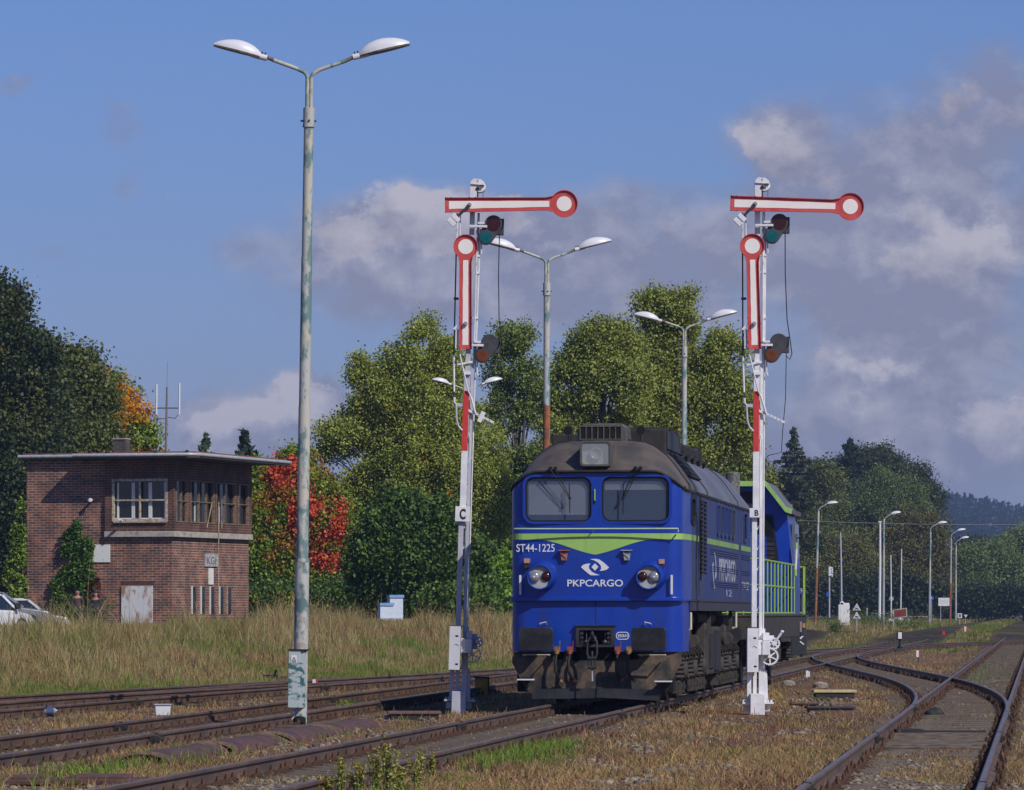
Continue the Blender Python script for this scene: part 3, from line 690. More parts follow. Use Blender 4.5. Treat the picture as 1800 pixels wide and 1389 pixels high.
    # roof headlight
    X0, X1, Z0, Z1 = lx(1021), lx(1076), lz(820), lz(775)
    mb = MB(); ring(mb, rrect(X0, X1, Z0, Z1, .06), rrect(X0+.03, X1-.03, Z0+.03, Z1-.03, .05), -.13, 1.0); hb = mb.build('top_headlight', m_unit, root, smooth=40)
    mb = MB(); mb.box(X0+.01, X1-.01, -.02, .0, Z0+.01, Z1-.01); mb.build('reflector', M('reflector_dusty', (.32, .32, .33), (.24, .24, .25), 6, .35), hb)
    cx, cz = (X0+X1)/2, (Z0+Z1)/2
    mb = MB(); mb.lathe([(.0, .02), (.09, .0), (.10, -.05), (.085, -.05), (.07, -.01), (.02, .0)], (cx+.0, -.03, cz), (0, 1, 0), 24); mb.build('lamp', M('lamp_grey', (.30, .30, .32), None, rough=.25, metal=.3), hb, smooth=40)
    mb = MB(); mb.prism(rrect(X0+.025, X1-.025, Z0+.025, Z1-.025, .05), -.115, -.108); mb.build('lens', m_clear, hb)
    # air-conditioning unit, horns, walkway and fan housings on the roof
    X0, X1 = lx(1017, 1), lx(1100, 1); Z0, Z1 = 4.24, lz(744.5, 1)
    mb = MB(); mb.prism([(X0-.03, Z0), (X1+.03, Z0), (X1+.01, Z1-.07), (X1-.06, Z1), (X0+.10, Z1), (X0-.0, Z1-.06)], 1.0, 1.9); ac = mb.build('roof_unit', m_unit, root, bevel=.015)
    mb = MB(); mb.box(X0+.03, X0+.70, .985, 1.0, Z0+.04, Z1-.05); mb.build('grille', m_hole, ac)
    mb = MB()
    for k in range(8): x = X0+.03+.67*k/7; mb.box(x-.009, x+.009, .97, .99, Z0+.03, Z1-.05)
    mb.box(X0+.02, X0+.71, .968, .99, Z1-.055, Z1-.04); mb.box(X0+.02, X0+.71, .968, .99, Z0+.03, Z0+.045); mb.build('grille_bars', m_unit, ac)
    for px in (1000, 1127):
        x = lx(px, 1.2); z = lz(757, 1.2); mb = MB()
        mb.lathe([(.012, 0), (.085, 0), (.075, .03), (.055, .10), (.04, .3), (.0, .32)], (x, 1.1, z), (0, 1, 0), 20); mb.mat(1); mb.cyl((x, 1.094, z), (x, 1.098, z), .066, 18); mb.mat(0); mb.cyl((x, 1.3, z), (x, 1.3, 4.2), .02, 8); mb.build('horn', [m_gun, m_hole], root, smooth=50)
    mb = MB(); mb.box(.30, .98, 1.75, 4.5, 4.05, 4.47); mb.box(-.98, .30, 2.6, 4.6, 4.1, 4.42); mb.build('roof_housing', m_dark, root, bevel=.02)
    mb = MB()
    for k in range(16): mb.box(.32, .96, 1.85+k*.17, 1.93+k*.17, 4.47, 4.50)
    mb.box(.985, 1.0, 1.8, 4.5, 4.15, 4.44); mb.build('walkway_grating', m_gun, root)
    for k in range(4):
        mb = MB(); y = 5.3+k*1.35; mb.lathe([(0, 0), (.52, 0), (.52, .10), (.44, .16), (.0, .17)], (.45, y+.55, 4.24), n=20); mb.box(-.2, .93, y, y+1.1, 4.18, 4.28); mb.tube([(.95, y, 4.1), (1.0, y+.3, 4.18), (1.0, y+.8, 4.18), (.95, y+1.1, 4.1)], .025, 6); mb.build('fan_cover', m_dark, root, smooth=40)
    mb = MB(); mb.lathe([(0, -.16), (.10, -.14), (.15, 0), (.11, .13), (0, .16)], (.72, 11.2, 4.36), n=14); mb.build('vent_cap', m_black, root, smooth=60)
    # headlight clusters
    for s, hxp in ((-1, 948.5), (1, 1139.6)):
        x = lx(hxp, -.3); z = lz(1014.7, -.3); mb = MB()
        mb.loft([[(x+.195*math.cos(t), -.27-.02*math.sin(t), z+.195*math.sin(t)) for t in [2*math.pi*k/32 for k in range(32)]],
                 [(x+.035+.235*math.cos(t), -.02, z+.03+.24*math.sin(t)) for t in [2*math.pi*k/32 for k in range(32)]]], cap=False)
        mb.loft([[(x+r*math.cos(t), y, z+r*math.sin(t)) for t in [2*math.pi*k/32 for k in range(32)]] for r, y in ((.195, -.27), (.205, -.285), (.195, -.30), (.178, -.295), (.178, -.24))], cap=False)
        h = mb.build('headlight', m_blue, root, smooth=50)
        mb = MB(); mb.prism(circ(x, z, .181, 32), -.245, -.235); mb.build('reflector', M('reflector_white', (.44, .44, .43), (.30, .30, .30), 8, .4), h)
        xc = x+s*.088; xr = x-s*.098
        mb = MB(); mb.lathe([(.004, -.03), (.05, -.025), (.088, .0), (.092, .03), (.0, .035)], (xc, -.275, z+.005), (0, 1, 0), 24); mb.build('clear_lamp', M('clear_lens', (.46, .47, .48), None, rough=.12, metal=.6), h, smooth=60)
        mb = MB(); mb.cyl((xc, -.312, z+.005), (xc, -.30, z+.005), .018, 10); mb.build('bulb', m_white, h, smooth=60)
        mb = MB(); mb.lathe([(.004, -.02), (.045, -.016), (.072, .0), (.078, .03), (.0, .035)], (xr, -.272, z+.012), (0, 1, 0), 22); mb.build('red_lamp', M('red_lens', (.04, .004, .006), None, rough=.12, spec=.8), h, smooth=60)
        mb = MB()
        for k in range(10): t = 2*math.pi*k/10+.3; mb.cyl((x+.205*math.cos(t), -.22, z+.205*math.sin(t)), (x+.205*math.cos(t), -.25, z+.205*math.sin(t)), .009, 6)
        mb.build('rim_bolts', m_gun, h)
        xm = lx(927.6) if s < 0 else lx(1163.6); zm = lz(990 if s < 0 else 991.5)
        mb = MB(); mb.prism(rrect(xm-.045, xm+.04, zm-.0, zm+.075, .01), -.13, -.0); mb.mat(1); mb.box(xm-.045, xm+.035, -.11, 0, zm-.075, zm-.003); mb.build('marker_box', [M('faded_pink', (.42, .20, .16), (.5, .28, .22), 6, .6), m_dark], root)
    # lamp brackets, handles, handrail
    for px, mt in ((992, M('bracket_salmon', (.42, .16, .12), (.30, .10, .07), 9, .6)), (1102, M('bracket_silver', (.40, .42, .44), (.28, .29, .3), 9, .5))):
        x = lx(px); z0 = lz(985); z1 = lz(968.5); mb = MB()
        mb.prism([(x-.05, z1-.05), (x-.035, z0), (x+.045, z0), (x+.06, z1-.05), (x+.06, z1), (x-.06, z1)], -.10, -.05)
        mb.box(x-.085, x+.09, -.14, -.05, z1, z1+.014); mb.tube([(x-.05, -.115, z1-.04), (x+.0, -.12, z1-.06), (x+.05, -.115, z0+.03)], .006, 5); mb.box(x-.055, x+.06, -.112, -.10, z1-.035, z1-.027); mb.mat(1); mb.box(x-.03, x+.04, -.104, -.10, z1-.03, z1-.005)
        mb.build('lamp_bracket', [mt, m_dark], root)
    for px in (915.5, 1181): x = lx(px); mb = MB(); mb.bar((x, -.07, lz(1045)), (x, -.07, lz(1011)), .034, .02, (0, 1, 0)); mb.box(x-.01, x+.01, -.07, .03, lz(1043), lz(1041)); mb.box(x-.01, x+.01, -.07, .03, lz(1015), lz(1013)); mb.build('grab_handle', m_white, root)
    z = lz(930); mb = MB(); mb.tube([(lx(1191), .0, z-.055), (lx(1193), -.15, z-.04), (lx(1193), -.16, z), (lx(1150), -.165, z), (lx(1048), -.17, z), (lx(940), -.165, z), (lx(906), -.16, z+.004), (lx(906), .0, z+.004)], .013, 8)
    mb.tube([(lx(1046), -.17, z), (lx(1041), -.04, z-.05)], .009, 6); mb.build('handrail', M('handrail_pale_green', (.46, .58, .36), (.40, .50, .34), 9, .5), root, smooth=60)
    mb = MB(); x = lx(1046.5); mb.bar((x, -.075, lz(860)), (x, -.075, lz(880)), .018, .012, (0, 1, 0)); mb.mat(1); mb.bar((x, -.075, lz(880)), (x-.012, -.05, lz(886)), .02, .02, (0, 1, 0)); mb.build('grab_handle', [m_green, m_dark], root)
    # buffers, coupling, hoses
    for s in (-1, 1):
        x = s*.90-.005; mb = MB()
        mb.prism(rrect(x-.275, x+.275, .865, 1.235, .055), -.62, -.585); bf = mb.build('buffer', m_buffer, root, bevel=.01)
        mb = MB(); mb.cyl((x, -.585, 1.05), (x, -.25, 1.05), .105, 18); mb.cyl((x, -.30, 1.05), (x, 0, 1.05), .15, 18); mb.box(x-.19, x+.19, -.03, .02, .88, 1.22); mb.build('buffer_stem', m_gun, bf, smooth=40)
        mb = MB(); zz = 1.275; a = .045
        mb.tube([(x+s*-.06-.05, -.02, zz-.0), (x+s*-.06-.05, -.09, zz+.035+.012*s), (x+s*-.06+.05, -.09, zz+.035-.012*s), (x+s*-.06+.05, -.02, zz)], .007, 6); mb.build('rope_hook', m_white, root)
        mb = MB(); z = .80; xs = x+s*.02; mb.bar((xs-.22, -.30, z), (xs+.22, -.30, z), .035, .014); mb.tube([(xs+s*.22, -.30, z), (xs+s*.20, -.05, z-.02)], .012, 6); mb.tube([(xs-s*.18, -.30, z), (xs-s*.18, -.02, z-.02)], .012, 6); mb.build('shunter_rail', M('rail_yellowed_%d' % s, (.45, .38, .25), (.55, .52, .45), 5, .6), root)
        mb = MB(); zs = .40 if s < 0 else .375; xs = s*1.10; mb.prism([(xs-.14, -.28), (xs+.14, -.28), (xs+s*.05+.08, .05), (xs+s*.05-.08, .05)], zs, zs+.012, 'z'); mb.mat(1); mb.box(xs-.14, xs+.14, -.287, -.281, zs-.008, zs+.014); mb.mat(2)
        mb.prism([(xs-.13, zs), (xs+.13, zs), (xs+.02, zs-.12), (xs-.02, zs-.12)], -.02, 0.0); mb.build('step', [m_gun, m_white, m_dark], root)
    mb = MB(); ring(mb, rrect(-.315, .30, .92, 1.265, .03), rrect(-.26, .245, .96, 1.19, .02), -.12, .05); mb.box(-.33, .32, -.14, .0, 1.255, 1.275); mb.mat(1); mb.box(-.27, .25, .05, .07, .7, 1.22); mb.mat(0)
    for sx in (-1, 1):
        for zz in (1.0, 1.07, 1.14): mb.cyl((sx*.215-.005, -.13, zz), (sx*.215-.005, .0, zz), .028, 8)
        mb.tube([(sx*.15, -.06, 1.16), (sx*.15, -.08, 1.0)], .012, 6); mb.lathe([(0, -.04), (.04, -.03), (.05, 0), (.04, .03), (0, .04)], (sx*.15, -.08, 1.0), n=10)
    mb.build('coupler_pocket', [m_gun, m_hole], root)
    mb = MB()
    mb.tube([(-.03, .0, 1.06), (-.03, -.22, 1.06), (-.03, -.34, 1.09), (-.03, -.36, 1.13), (-.03, -.32, 1.16)], [.05, .05, .045, .03, .018], 10); mb.lathe([(0, -.05), (.05, -.03), (.055, 0), (.05, .03), (0, .05)], (-.03, -.25, 1.06), (0, 1, 0), 12)
    for sx in (-1, 1): mb.tube([(-.03+sx*.03, -.36, 1.08), (-.03+sx*.075, -.37, 1.0), (-.03+sx*.08, -.37, .82), (-.03+sx*.05, -.37, .74)], .019, 8)
    mb.cyl((-.10, -.37, .745), (.04, -.37, .745), .028, 10); mb.tube([(-.03, -.37, .86), (-.03, -.37, .60)], .022, 8)
    for sx in (-1, 1): mb.tube([(-.03+sx*.045, -.37, .74), (-.03+sx*.06, -.37, .62), (-.03, -.37, .56)], .016, 8)
    mb.cyl((-.10, -.37, .60), (.04, -.37, .60), .026, 10); mb.mat(1); mb.tube([(-.03, -.37, .54), (-.025, -.38, .38)], [.012, .017], 8); mb.build('screw_coupling', [m_gun, M('steel_bare', (.5, .5, .55), None, rough=.3, metal=.5)], root, smooth=50)
    m_cy = M('cock_ochre', (.32, .20, .06), (.2, .1, .05), 8, .6); m_cr = M('cock_red', (.34, .06, .035), (.2, .08, .05), 8, .6)
    for k, (x, mt, ln) in enumerate(((-.62, m_cy, .50), (-.41, m_cr, .50), (.355, m_cr, .48), (.54, m_cy, .50))):
        mb = MB(); z = .90; mb.mat(1); mb.cyl((x, .02, z), (x, -.14, z-.015), .035, 10); mb.box(x-.04, x+.05, -.17, -.10, z-.06, z+.03); mb.bar((x+.05, -.14, z-.05), (x+.055, -.16, z+.12), .014, .014); mb.cyl((x, -.15, z-.09), (x, -.15, z-.03), .04, 10); mb.mat(0)
        dx = .05 if k in (0, 2) else .07
        mb.tube([(x, -.15, z-.08), (x-.015, -.19, z-.2), (x-.01, -.22, z-.36), (x+dx*.6, -.2, z-ln+.02), (x+dx, -.14, z-ln+.0)], .024, 8); mb.mat(1); mb.cyl((x+dx, -.14, z-ln), (x+dx+.03, -.13, z-ln-.04), .03, 8)
        mb.build('brake_hose', [m_black, mt], root, smooth=50)
    # marks on the nose
    text('ST44-1225', lx(908), lx(975.5), lz(970), lz(956.3), .006, 'number_lettering', m_whitec, root, Matrix.Translation((0, -.047, 0)) @ Matrix.Rotation(R(-1.1), 4, 'Z') @ Matrix.Translation((0, .008, 0)), .004)
    text('PKPCARGO', lx(998), lx(1095.5), lz(1031.2), lz(1019), .006, 'operator_lettering', m_whitec, root, Matrix.Translation((0, -.048, 0)), .012)
    mb = MB(); s_ = lambda zx, zy: (lx(880+zx/4.789), lz(960+zy/4.789))
    Lw = [(756, 110), (800, 108), (833, 113), (872, 140), (916, 182), (893, 200), (862, 208), (836, 209), (850, 190), (846, 165), (823, 140), (793, 122)]
    Rw = [(679, 177), (700, 158), (727, 149), (760, 148), (745, 168), (748, 190), (770, 217), (800, 232), (838, 245), (795, 247), (760, 246), (722, 216)]
    for P_ in (Lw, Rw): mb.prism([s_(*p) for p in P_], -.058, -.05)
    mb.prism([s_(797, 146), s_(826, 176), s_(797, 208), s_(768, 177)], -.058, -.05); mb.build('operator_emblem', m_whitec, root)
    xo, zo = lx(1094.7), lz(1117.7); mb = MB(); ring(mb, rrect(xo-.105, xo+.105, zo-.062, zo+.062, .055), rrect(xo-.093, xo+.093, zo-.05, zo+.05, .045), -.05, -.03)
    plate = mb.build('rating_mark', m_whitec, root); text('850kN', xo-.075, xo+.08, zo-.025, zo+.028, .004, 'rating_lettering', m_whitec, plate, Matrix.Translation((0, -.045, 0)), .01)
    # side details (right flank)
    mb = MB(); dz0, dz1 = 1.74, 3.41; mb.box(1.405, 1.416, 1.16, 2.98, dz0, dz1)
    dr = mb.build('cab_door', m_blued, root); cut(dr, [MB().prism(rrect(1.3, 1.95, 2.93, 3.36, .09), 1.3, 1.6, 'x')])
    mb = MB(); ring(mb, rrect(1.26, 1.99, 2.89, 3.40, .10), rrect(1.34, 1.91, 2.97, 3.32, .08), 1.40, 1.45, 'x'); w_ = mb.build('side_window', m_black, root); mb = MB(); mb.prism(rrect(1.3, 1.95, 2.93, 3.36, .08), 1.39, 1.395, 'x'); mb.build('pane', m_glass, w_)
    mb = MB(); mb.tube([(1.50, 2.4, 2.0), (1.50, 2.4, 3.0)], .012, 6); mb.tube([(1.50, 1.5, 2.35), (1.52, 1.45, 2.9), (1.50, 1.4, 3.1)], .008, 6); mb.tube([(1.43, 2.86, 1.75), (1.46, 2.86, 3.4)], .015, 6); mb.build('grab_rail', m_dark, root)
    lv = MB(); lv.box(1.36, 1.392, 3.02, 4.80, 2.12, 3.34); lv2 = lv.build('louvre', m_dark, root); lv = MB()
    for k in range(17): z = 2.17+k*.0715; lv.add([(1.39, 3.04, z), (1.39, 4.78, z), (1.435, 4.78, z-.02), (1.435, 3.04, z-.02), (1.39, 3.04, z+.012), (1.39, 4.78, z+.012), (1.435, 4.78, z-.012), (1.435, 3.04, z-.012)], [(0, 1, 2, 3), (4, 7, 6, 5), (3, 2, 6, 7)])
    lv.box(1.40, 1.44, 3.0, 3.03, 2.1, 3.36); lv.box(1.40, 1.44, 3.88, 3.93, 2.1, 3.36); lv.build('slats', m_sill, lv2)
    for k in range(6):
        y = 7.2+k if k < 5 else 14.4; wd = .42 if k < 5 else .8
        mb = MB(); ring(mb, rrect(y-.04, y+wd+.04, 2.80, 3.40, .06), rrect(y+.02, y+wd-.02, 2.86, 3.34, .04), 1.425, 1.455, 'x'); wf = mb.build('engine_window', m_blued, root)
        mb = MB(); mb.box(1.398, 1.402, y, y+wd, 2.84, 3.36); mb.build('pane', m_glass, wf)
    mb = MB()
    for zz in (2.56, 2.52, 2.48, 2.26, 2.225, 2.19, 2.00, 1.965, 1.93):
        mb.tube([(1.434, 5.6, zz), (1.434, 12.7, zz)], .010, 5); mb.tube([(1.434, 13.8, zz), (1.434, 16.3, zz)], .010, 5)
    mb.build('pressed_ribs', m_blued, root)
    mb = MB(); mb.box(1.425, 1.432, 12.9, 12.95, 1.7, 3.4); mb.box(1.425, 1.433, 13.6, 13.66, 1.7, 3.4); mb.build('door_gap', m_black, root)
    MS = Matrix(((0, -1, 0, 1.431), (1, 0, 0, 0), (0, 0, 1, 0), (0, 0, 0, 1)))
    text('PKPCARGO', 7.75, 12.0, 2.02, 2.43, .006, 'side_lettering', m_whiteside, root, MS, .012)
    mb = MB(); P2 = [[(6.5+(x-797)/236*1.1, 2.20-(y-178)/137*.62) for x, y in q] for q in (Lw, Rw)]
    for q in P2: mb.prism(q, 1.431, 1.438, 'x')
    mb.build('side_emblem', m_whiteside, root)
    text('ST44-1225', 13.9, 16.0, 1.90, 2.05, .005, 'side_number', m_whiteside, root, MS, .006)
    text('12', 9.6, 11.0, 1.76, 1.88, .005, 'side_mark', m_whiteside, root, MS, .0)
    # bogies, springs, tank
    for kb, yc in enumerate((4.0, 12.6)):
        b = MB()
        for s in (-1, 1):
            b.box(s*1.02-.06 if s > 0 else s*1.02-.06, s*1.02+.06, yc-2.9, yc+2.9, .58, .86); b.box(s*1.1-.04, s*1.1+.04, yc-2.6, yc+2.6, .66, .74)
        b.box(-1, 1, yc-.3, yc+.3, .5, 1.0); bog = b.build('bogie', m_bogie, root, bevel=.02)
        for ax in (-2.1, 0, 2.1):
            w = MB()
            for s in (-1, 1):
                w.lathe([(0, -.06), (.52, -.065), (.55, -.03), (.525, .0), (.525, .07), (.46, .075), (.44, .05), (.14, .04), (.12, .08), (0, .08)], (s*.75, yc+ax, .525), (s, 0, 0), 32)
            w.cyl((-.75, yc+ax, .525), (.75, yc+ax, .525), .09, 12); w.build('wheelset', m_gun, bog, smooth=35)
            for s in (-1, 1):
                e = MB(); e.prism(rrect(yc+ax-.19, yc+ax+.19, .36, .72, .08), s*1.0, s*1.24, 'x'); e.lathe([(0, 0), (.15, 0), (.15, .04), (.11, .08), (0, .085)], (s*1.24, yc+ax, .53), (s, 0, 0), 16); e.build('axle_box', m_bogie, bog, smooth=40)
                for q in (-1, 1):
                    e = MB(); cy = yc+ax+q*.42; prof = []
                    for k in range(5): prof += [(.115, k*.072), (.135, k*.072+.018), (.135, k*.072+.036), (.115, k*.072+.054), (.09, k*.072+.06)]
                    e.lathe([(0, 0)]+prof+[(0, .37)], (s*1.17, cy, .40), n=14); e.build('coil_spring', m_bogie, bog, smooth=40)
        for s in (-1, 1):
            e = MB(); e.lathe([(0, -.1), (.17, -.09), (.2, -.06), (.2, .06), (.17, .09), (.0, .1)], (s*1.2, yc-1.05, 1.05), (s, 0, 0), 20); e.build('brake_cylinder', m_bogie, bog, smooth=40); e = MB(); e.lathe([(0, -.25), (.12, -.25), (.12, .25), (0, .25)], (s*1.15, yc+1.1, .98), (0, 1, 0), 16)
            e.build('brake_cylinder', m_bogie, bog, smooth=40)
        e = MB()
        for q in range(9): y = yc-2.7+q*.65; e.tube([(1.22, y, .35+.06*(q % 2)), (1.25, y+.3, .24), (1.2, y+.55, .32)], .03, 6); e.box(1.12, 1.26, y, y+.12, .16, .36); e.tube([(1.2, y, .9), (1.27, y+.25, .78), (1.22, y+.4, .55)], .022, 6)
        e.build('brake_rigging', m_bogie, bog)
    mb = MB(); mb.box(-1.28, 1.28, 6.9, 10.3, .38, 1.22); mb.box(1.1, 1.30, 6.4, 6.9, .5, 1.3); tk = mb.build('fuel_tank', m_bogie, root, bevel=.04)
    mb = MB(); mb.box(1.28, 1.31, 7.3, 8.4, .5, 1.1); mb.box(1.28, 1.31, 8.6, 9.9, .45, 1.15); mb.build('tank_panel', m_dark, tk)
    mb = MB(); mb.cyl((1.0, 2.0, 1.35), (1.0, 6.0, 1.35), .13, 12); mb.cyl((1.0, 7.0, 1.37), (1.0, 12, 1.37), .12, 12); mb.cyl((1.15, 11.5, 1.32), (1.15, 15, 1.32), .10, 12)
    for y in (1.3, 6.6, 12.2): mb.box(1.30, 1.36, y, y+.1, 1.15, 1.5)
    mb.box(-.9, .9, 1.0, 16.2, 1.0, 1.5); mb.build('air_reservoir', m_bogie, root, smooth=40)
    for y in (1.25, 12.4): mb = MB(); mb.tube([(1.35, y, 1.18), (1.42, y, 1.2), (1.42, y, 1.46), (1.35, y, 1.5)], .022, 8); mb.build('step_handle', M('cream_handle_%d' % int(y), (.6, .56, .45), None, rough=.5), root)
    # small exhaust stubs
    return root
loco = make_loco()

# ------------------------------------------------------------------ second locomotive behind the first
def make_loco2():
    y0 = 18.6
    root = empty('locomotive', (1.345+.114*y0, 75+y0, RZ), -TH)
    tag(root, 'second locomotive with lime railings and blue cab, coupled behind the big blue one', 'locomotive')
    def Z(py, D): return 1.48+(HY-py)*D/F
    mb = MB(); mb.box(-1.5, 1.5, 0, 17.6, .92, 1.38); mb.box(-1.52, 1.52, -.02, 17.7, 1.38, 1.43); fr = mb.build('frame', m_bogie, root, bevel=.02)
    mb = MB(); mb.box(1.5, 1.53, 14.9, 16.0, .95, 1.2); mb.build('side_panel', m_dark, fr); mb = MB(); mb.box(1.5, 1.53, 11.0, 12.8, .5, .92); mb.build('side_panel', m_dark, fr)
    mb = MB()
    for y in (14.3, 14.8): mb.box(1.53, 1.54, y, y+.12, 1.02, 1.26)
    mb.build('white_mark', m_whiteside, fr)
    mb = MB(); mb.box(1.53, 1.57, 15.4, 15.9, 1.12, 1.22); mb.build('marker_lamp', M('marker_orange', (.5, .14, .02), (.7, .35, .04), 20, .4), fr)
    mb = MB(); mb.box(-.85, .85, .8, 13.0, 1.43, 3.2); mb.box(-.85, .85, 16.4, 17.3, 1.43, 2.4); mb.build('hood', m_blue, root, bevel=.05)
    st = MB(); st.lathe([(.0, 0), (.15, 0), (.15, 1.1), (.13, 1.12), (.12, 1.0), (0, 1.0)], (.82, 1.7, 3.2), n=20); st.build('exhaust_stack', M('stack_mesh', (.22, .22, .21), (.06, .06, .06), 26, .6), root, smooth=40)
    # cab
    C0, C1 = 13.0, 16.4
    zt = Z(848, 107)-.0; ze = Z(893, 107); zr = 2.45
    prof = [(-1.42, 1.43), (-1.42, 2.6), (-1.30, ze-.12), (-.80, zt-.1), (.80, zt-.1), (1.30, ze-.12), (1.42, 2.6), (1.42, 1.43)]
    mb = MB(); mb.prism(prof, C0, C1); cab = mb.build('cab', m_blue, root)
    mb = MB(); rp = [(-1.50, ze-.06), (-.84, zt), (.84, zt), (1.30, ze-.0), (1.44, ze-.05)]
    low = [(x*.985, z-.10) for x, z in rp]
    mb.prism(rp+low[::-1], C0-.28, C1+.3); rf = mb.build('cab_roof', m_roofgrey, root)
    mb = MB(); mb.prism([(x*1.004, z+.006) for x, z in rp]+[(x, z-.01) for x, z in low[::-1]], C0-.33, C0-.285); mb.build('roof_edge', m_green, root)
    mb = MB(); mb.prism([(-1.25, 2.5), (-1.15, ze-.3), (-.7, zt-.22), (.62, zt-.22), (.48, zt-.62), (.48, 2.5)], C0-.012, C0-.004); mb.build('cab_eave_shade', m_dark, root)  # dark sheet on the cab end, painted as the shade under the roof
    mb = MB(); mb.prism([(.56, 2.62), (.56, ze-.16), (.98, ze-.16), (1.12, 2.62)], C0-.03, C0-.014); fw = mb.build('cab_window', m_black, root)
    mb = MB(); mb.prism([(.61, 3.1), (.61, ze-.22), (.93, ze-.22), (1.01, 3.1)], C0-.042, C0-.034); mb.build('pane', m_glass, fw)
    mb = MB()
    for k in range(4): mb.box(.61, 1.03, C0-.045, C0-.034, 2.68+k*.10, 2.75+k*.10)
    mb.build('louvre', m_dark, fw)
    mb = MB(); mb.prism([(13.7, 2.7), (14.0, ze-.35), (15.6, ze-.35), (15.9, 2.7)], 1.36, 1.43, 'x'); sw = mb.build('cab_window', M('side_glass_grey', (.10, .12, .16), None, rough=.12), root)
    mb = MB(); mb.tube([(1.50, C0-.1, 2.45), (1.52, C0-.12, 2.9)], .03, 8); mb.mat(1); mb.tube([(1.50, C0-.1, 2.3), (1.50, C0-.1, 2.45)], .03, 8); mb.tube([(1.52, C0-.12, 2.9), (1.52, C0-.12, 3.05)], .03, 8); mb.build('grab_rail', [m_white, m_green], root)
    mb = MB(); mb.tube([(1.42, 15.6, 3.2), (1.5, 15.7, 3.2)], .02, 6); mb.box(1.47, 1.53, 15.6, 15.7, 3.1, 3.3); mb.build('mirror', m_black, root)
    # railings
    def railing(pts, bars, name):
        mb = MB()
        for z in (1.46, 2.02, 2.54): mb.tube([(x, y, z) for x, y in pts], .022, 6)
        for (xa, ya), (xb, yb), n in bars:
            for k in range(n+1): t = k/n; mb.tube([(xa+(xb-xa)*t, ya+(yb-ya)*t, 1.43), (xa+(xb-xa)*t, ya+(yb-ya)*t, 2.54)], .02, 6)
        mb.build(name, m_limer, root, smooth=60)
    railing([(1.47, .1), (1.47, 12.9)], [((1.47, .1), (1.47, 12.9), 10)], 'railing')
    railing([(1.47, 16.9), (1.47, 17.6), (-1.47, 17.6)], [((1.47, 16.9), (1.47, 17.6), 2), ((1.47, 17.6), (-1.47, 17.6), 10)], 'railing')
    railing([(-1.47, 0.05), (1.47, .05)], [((-1.47, .05), (1.47, .05), 9)], 'railing')
    mb = MB()
    for yc in (3.4, 13.6):
        b = MB()
        for s in (-1, 1): b.box(s*1.02-.05, s*1.02+.05, yc-1.9, yc+1.9, .55, .8)
        bog = b.build('bogie', m_bogie, root, bevel=.02)
        for ax in (-1.3, 1.3):
            w = MB()
            for s in (-1, 1): w.lathe([(0, -.06), (.52, -.065), (.55, -.03), (.525, .0), (.525, .07), (.44, .05), (.14, .04), (0, .08)], (s*.75, yc+ax, .525), (s, 0, 0), 28)
            w.cyl((-.75, yc+ax, .525), (.75, yc+ax, .525), .09, 12); w.build('wheelset', m_gun, bog, smooth=35)
            for s in (-1, 1):
                e = MB(); e.prism(rrect(yc+ax-.19, yc+ax+.19, .36, .72, .08), s*1.0, s*1.24, 'x')
                for q in (-1, 1):
                    prof = []
                    for k in range(5): prof += [(.10, k*.075), (.125, k*.075+.02), (.125, k*.075+.04), (.10, k*.075+.055)]
                    e.lathe([(0, 0)]+prof+[(0, .38)], (s*1.2, yc+ax+q*.4, .42), n=12)
                e.build('axle_spring', m_bogie, bog, smooth=40)
    mb = MB(); mb.box(-1.3, 1.3, 6.2, 10.6, .42, .92); mb.build('fuel_tank', m_bogie, root, bevel=.03)
    for s in (-1, 1): mb = MB(); mb.cyl((s*.9, -.45, 1.05), (s*.9, -.41, 1.05), .24, 20); mb.cyl((s*.9, -.42, 1.05), (s*.9, 0, 1.05), .1, 14); mb.build('buffer', m_gun, root, smooth=40)
    return root
m_limer = M('lime_railing', (.29, .48, .07), (.25, .40, .08), 6, .45)
loco2 = make_loco2()

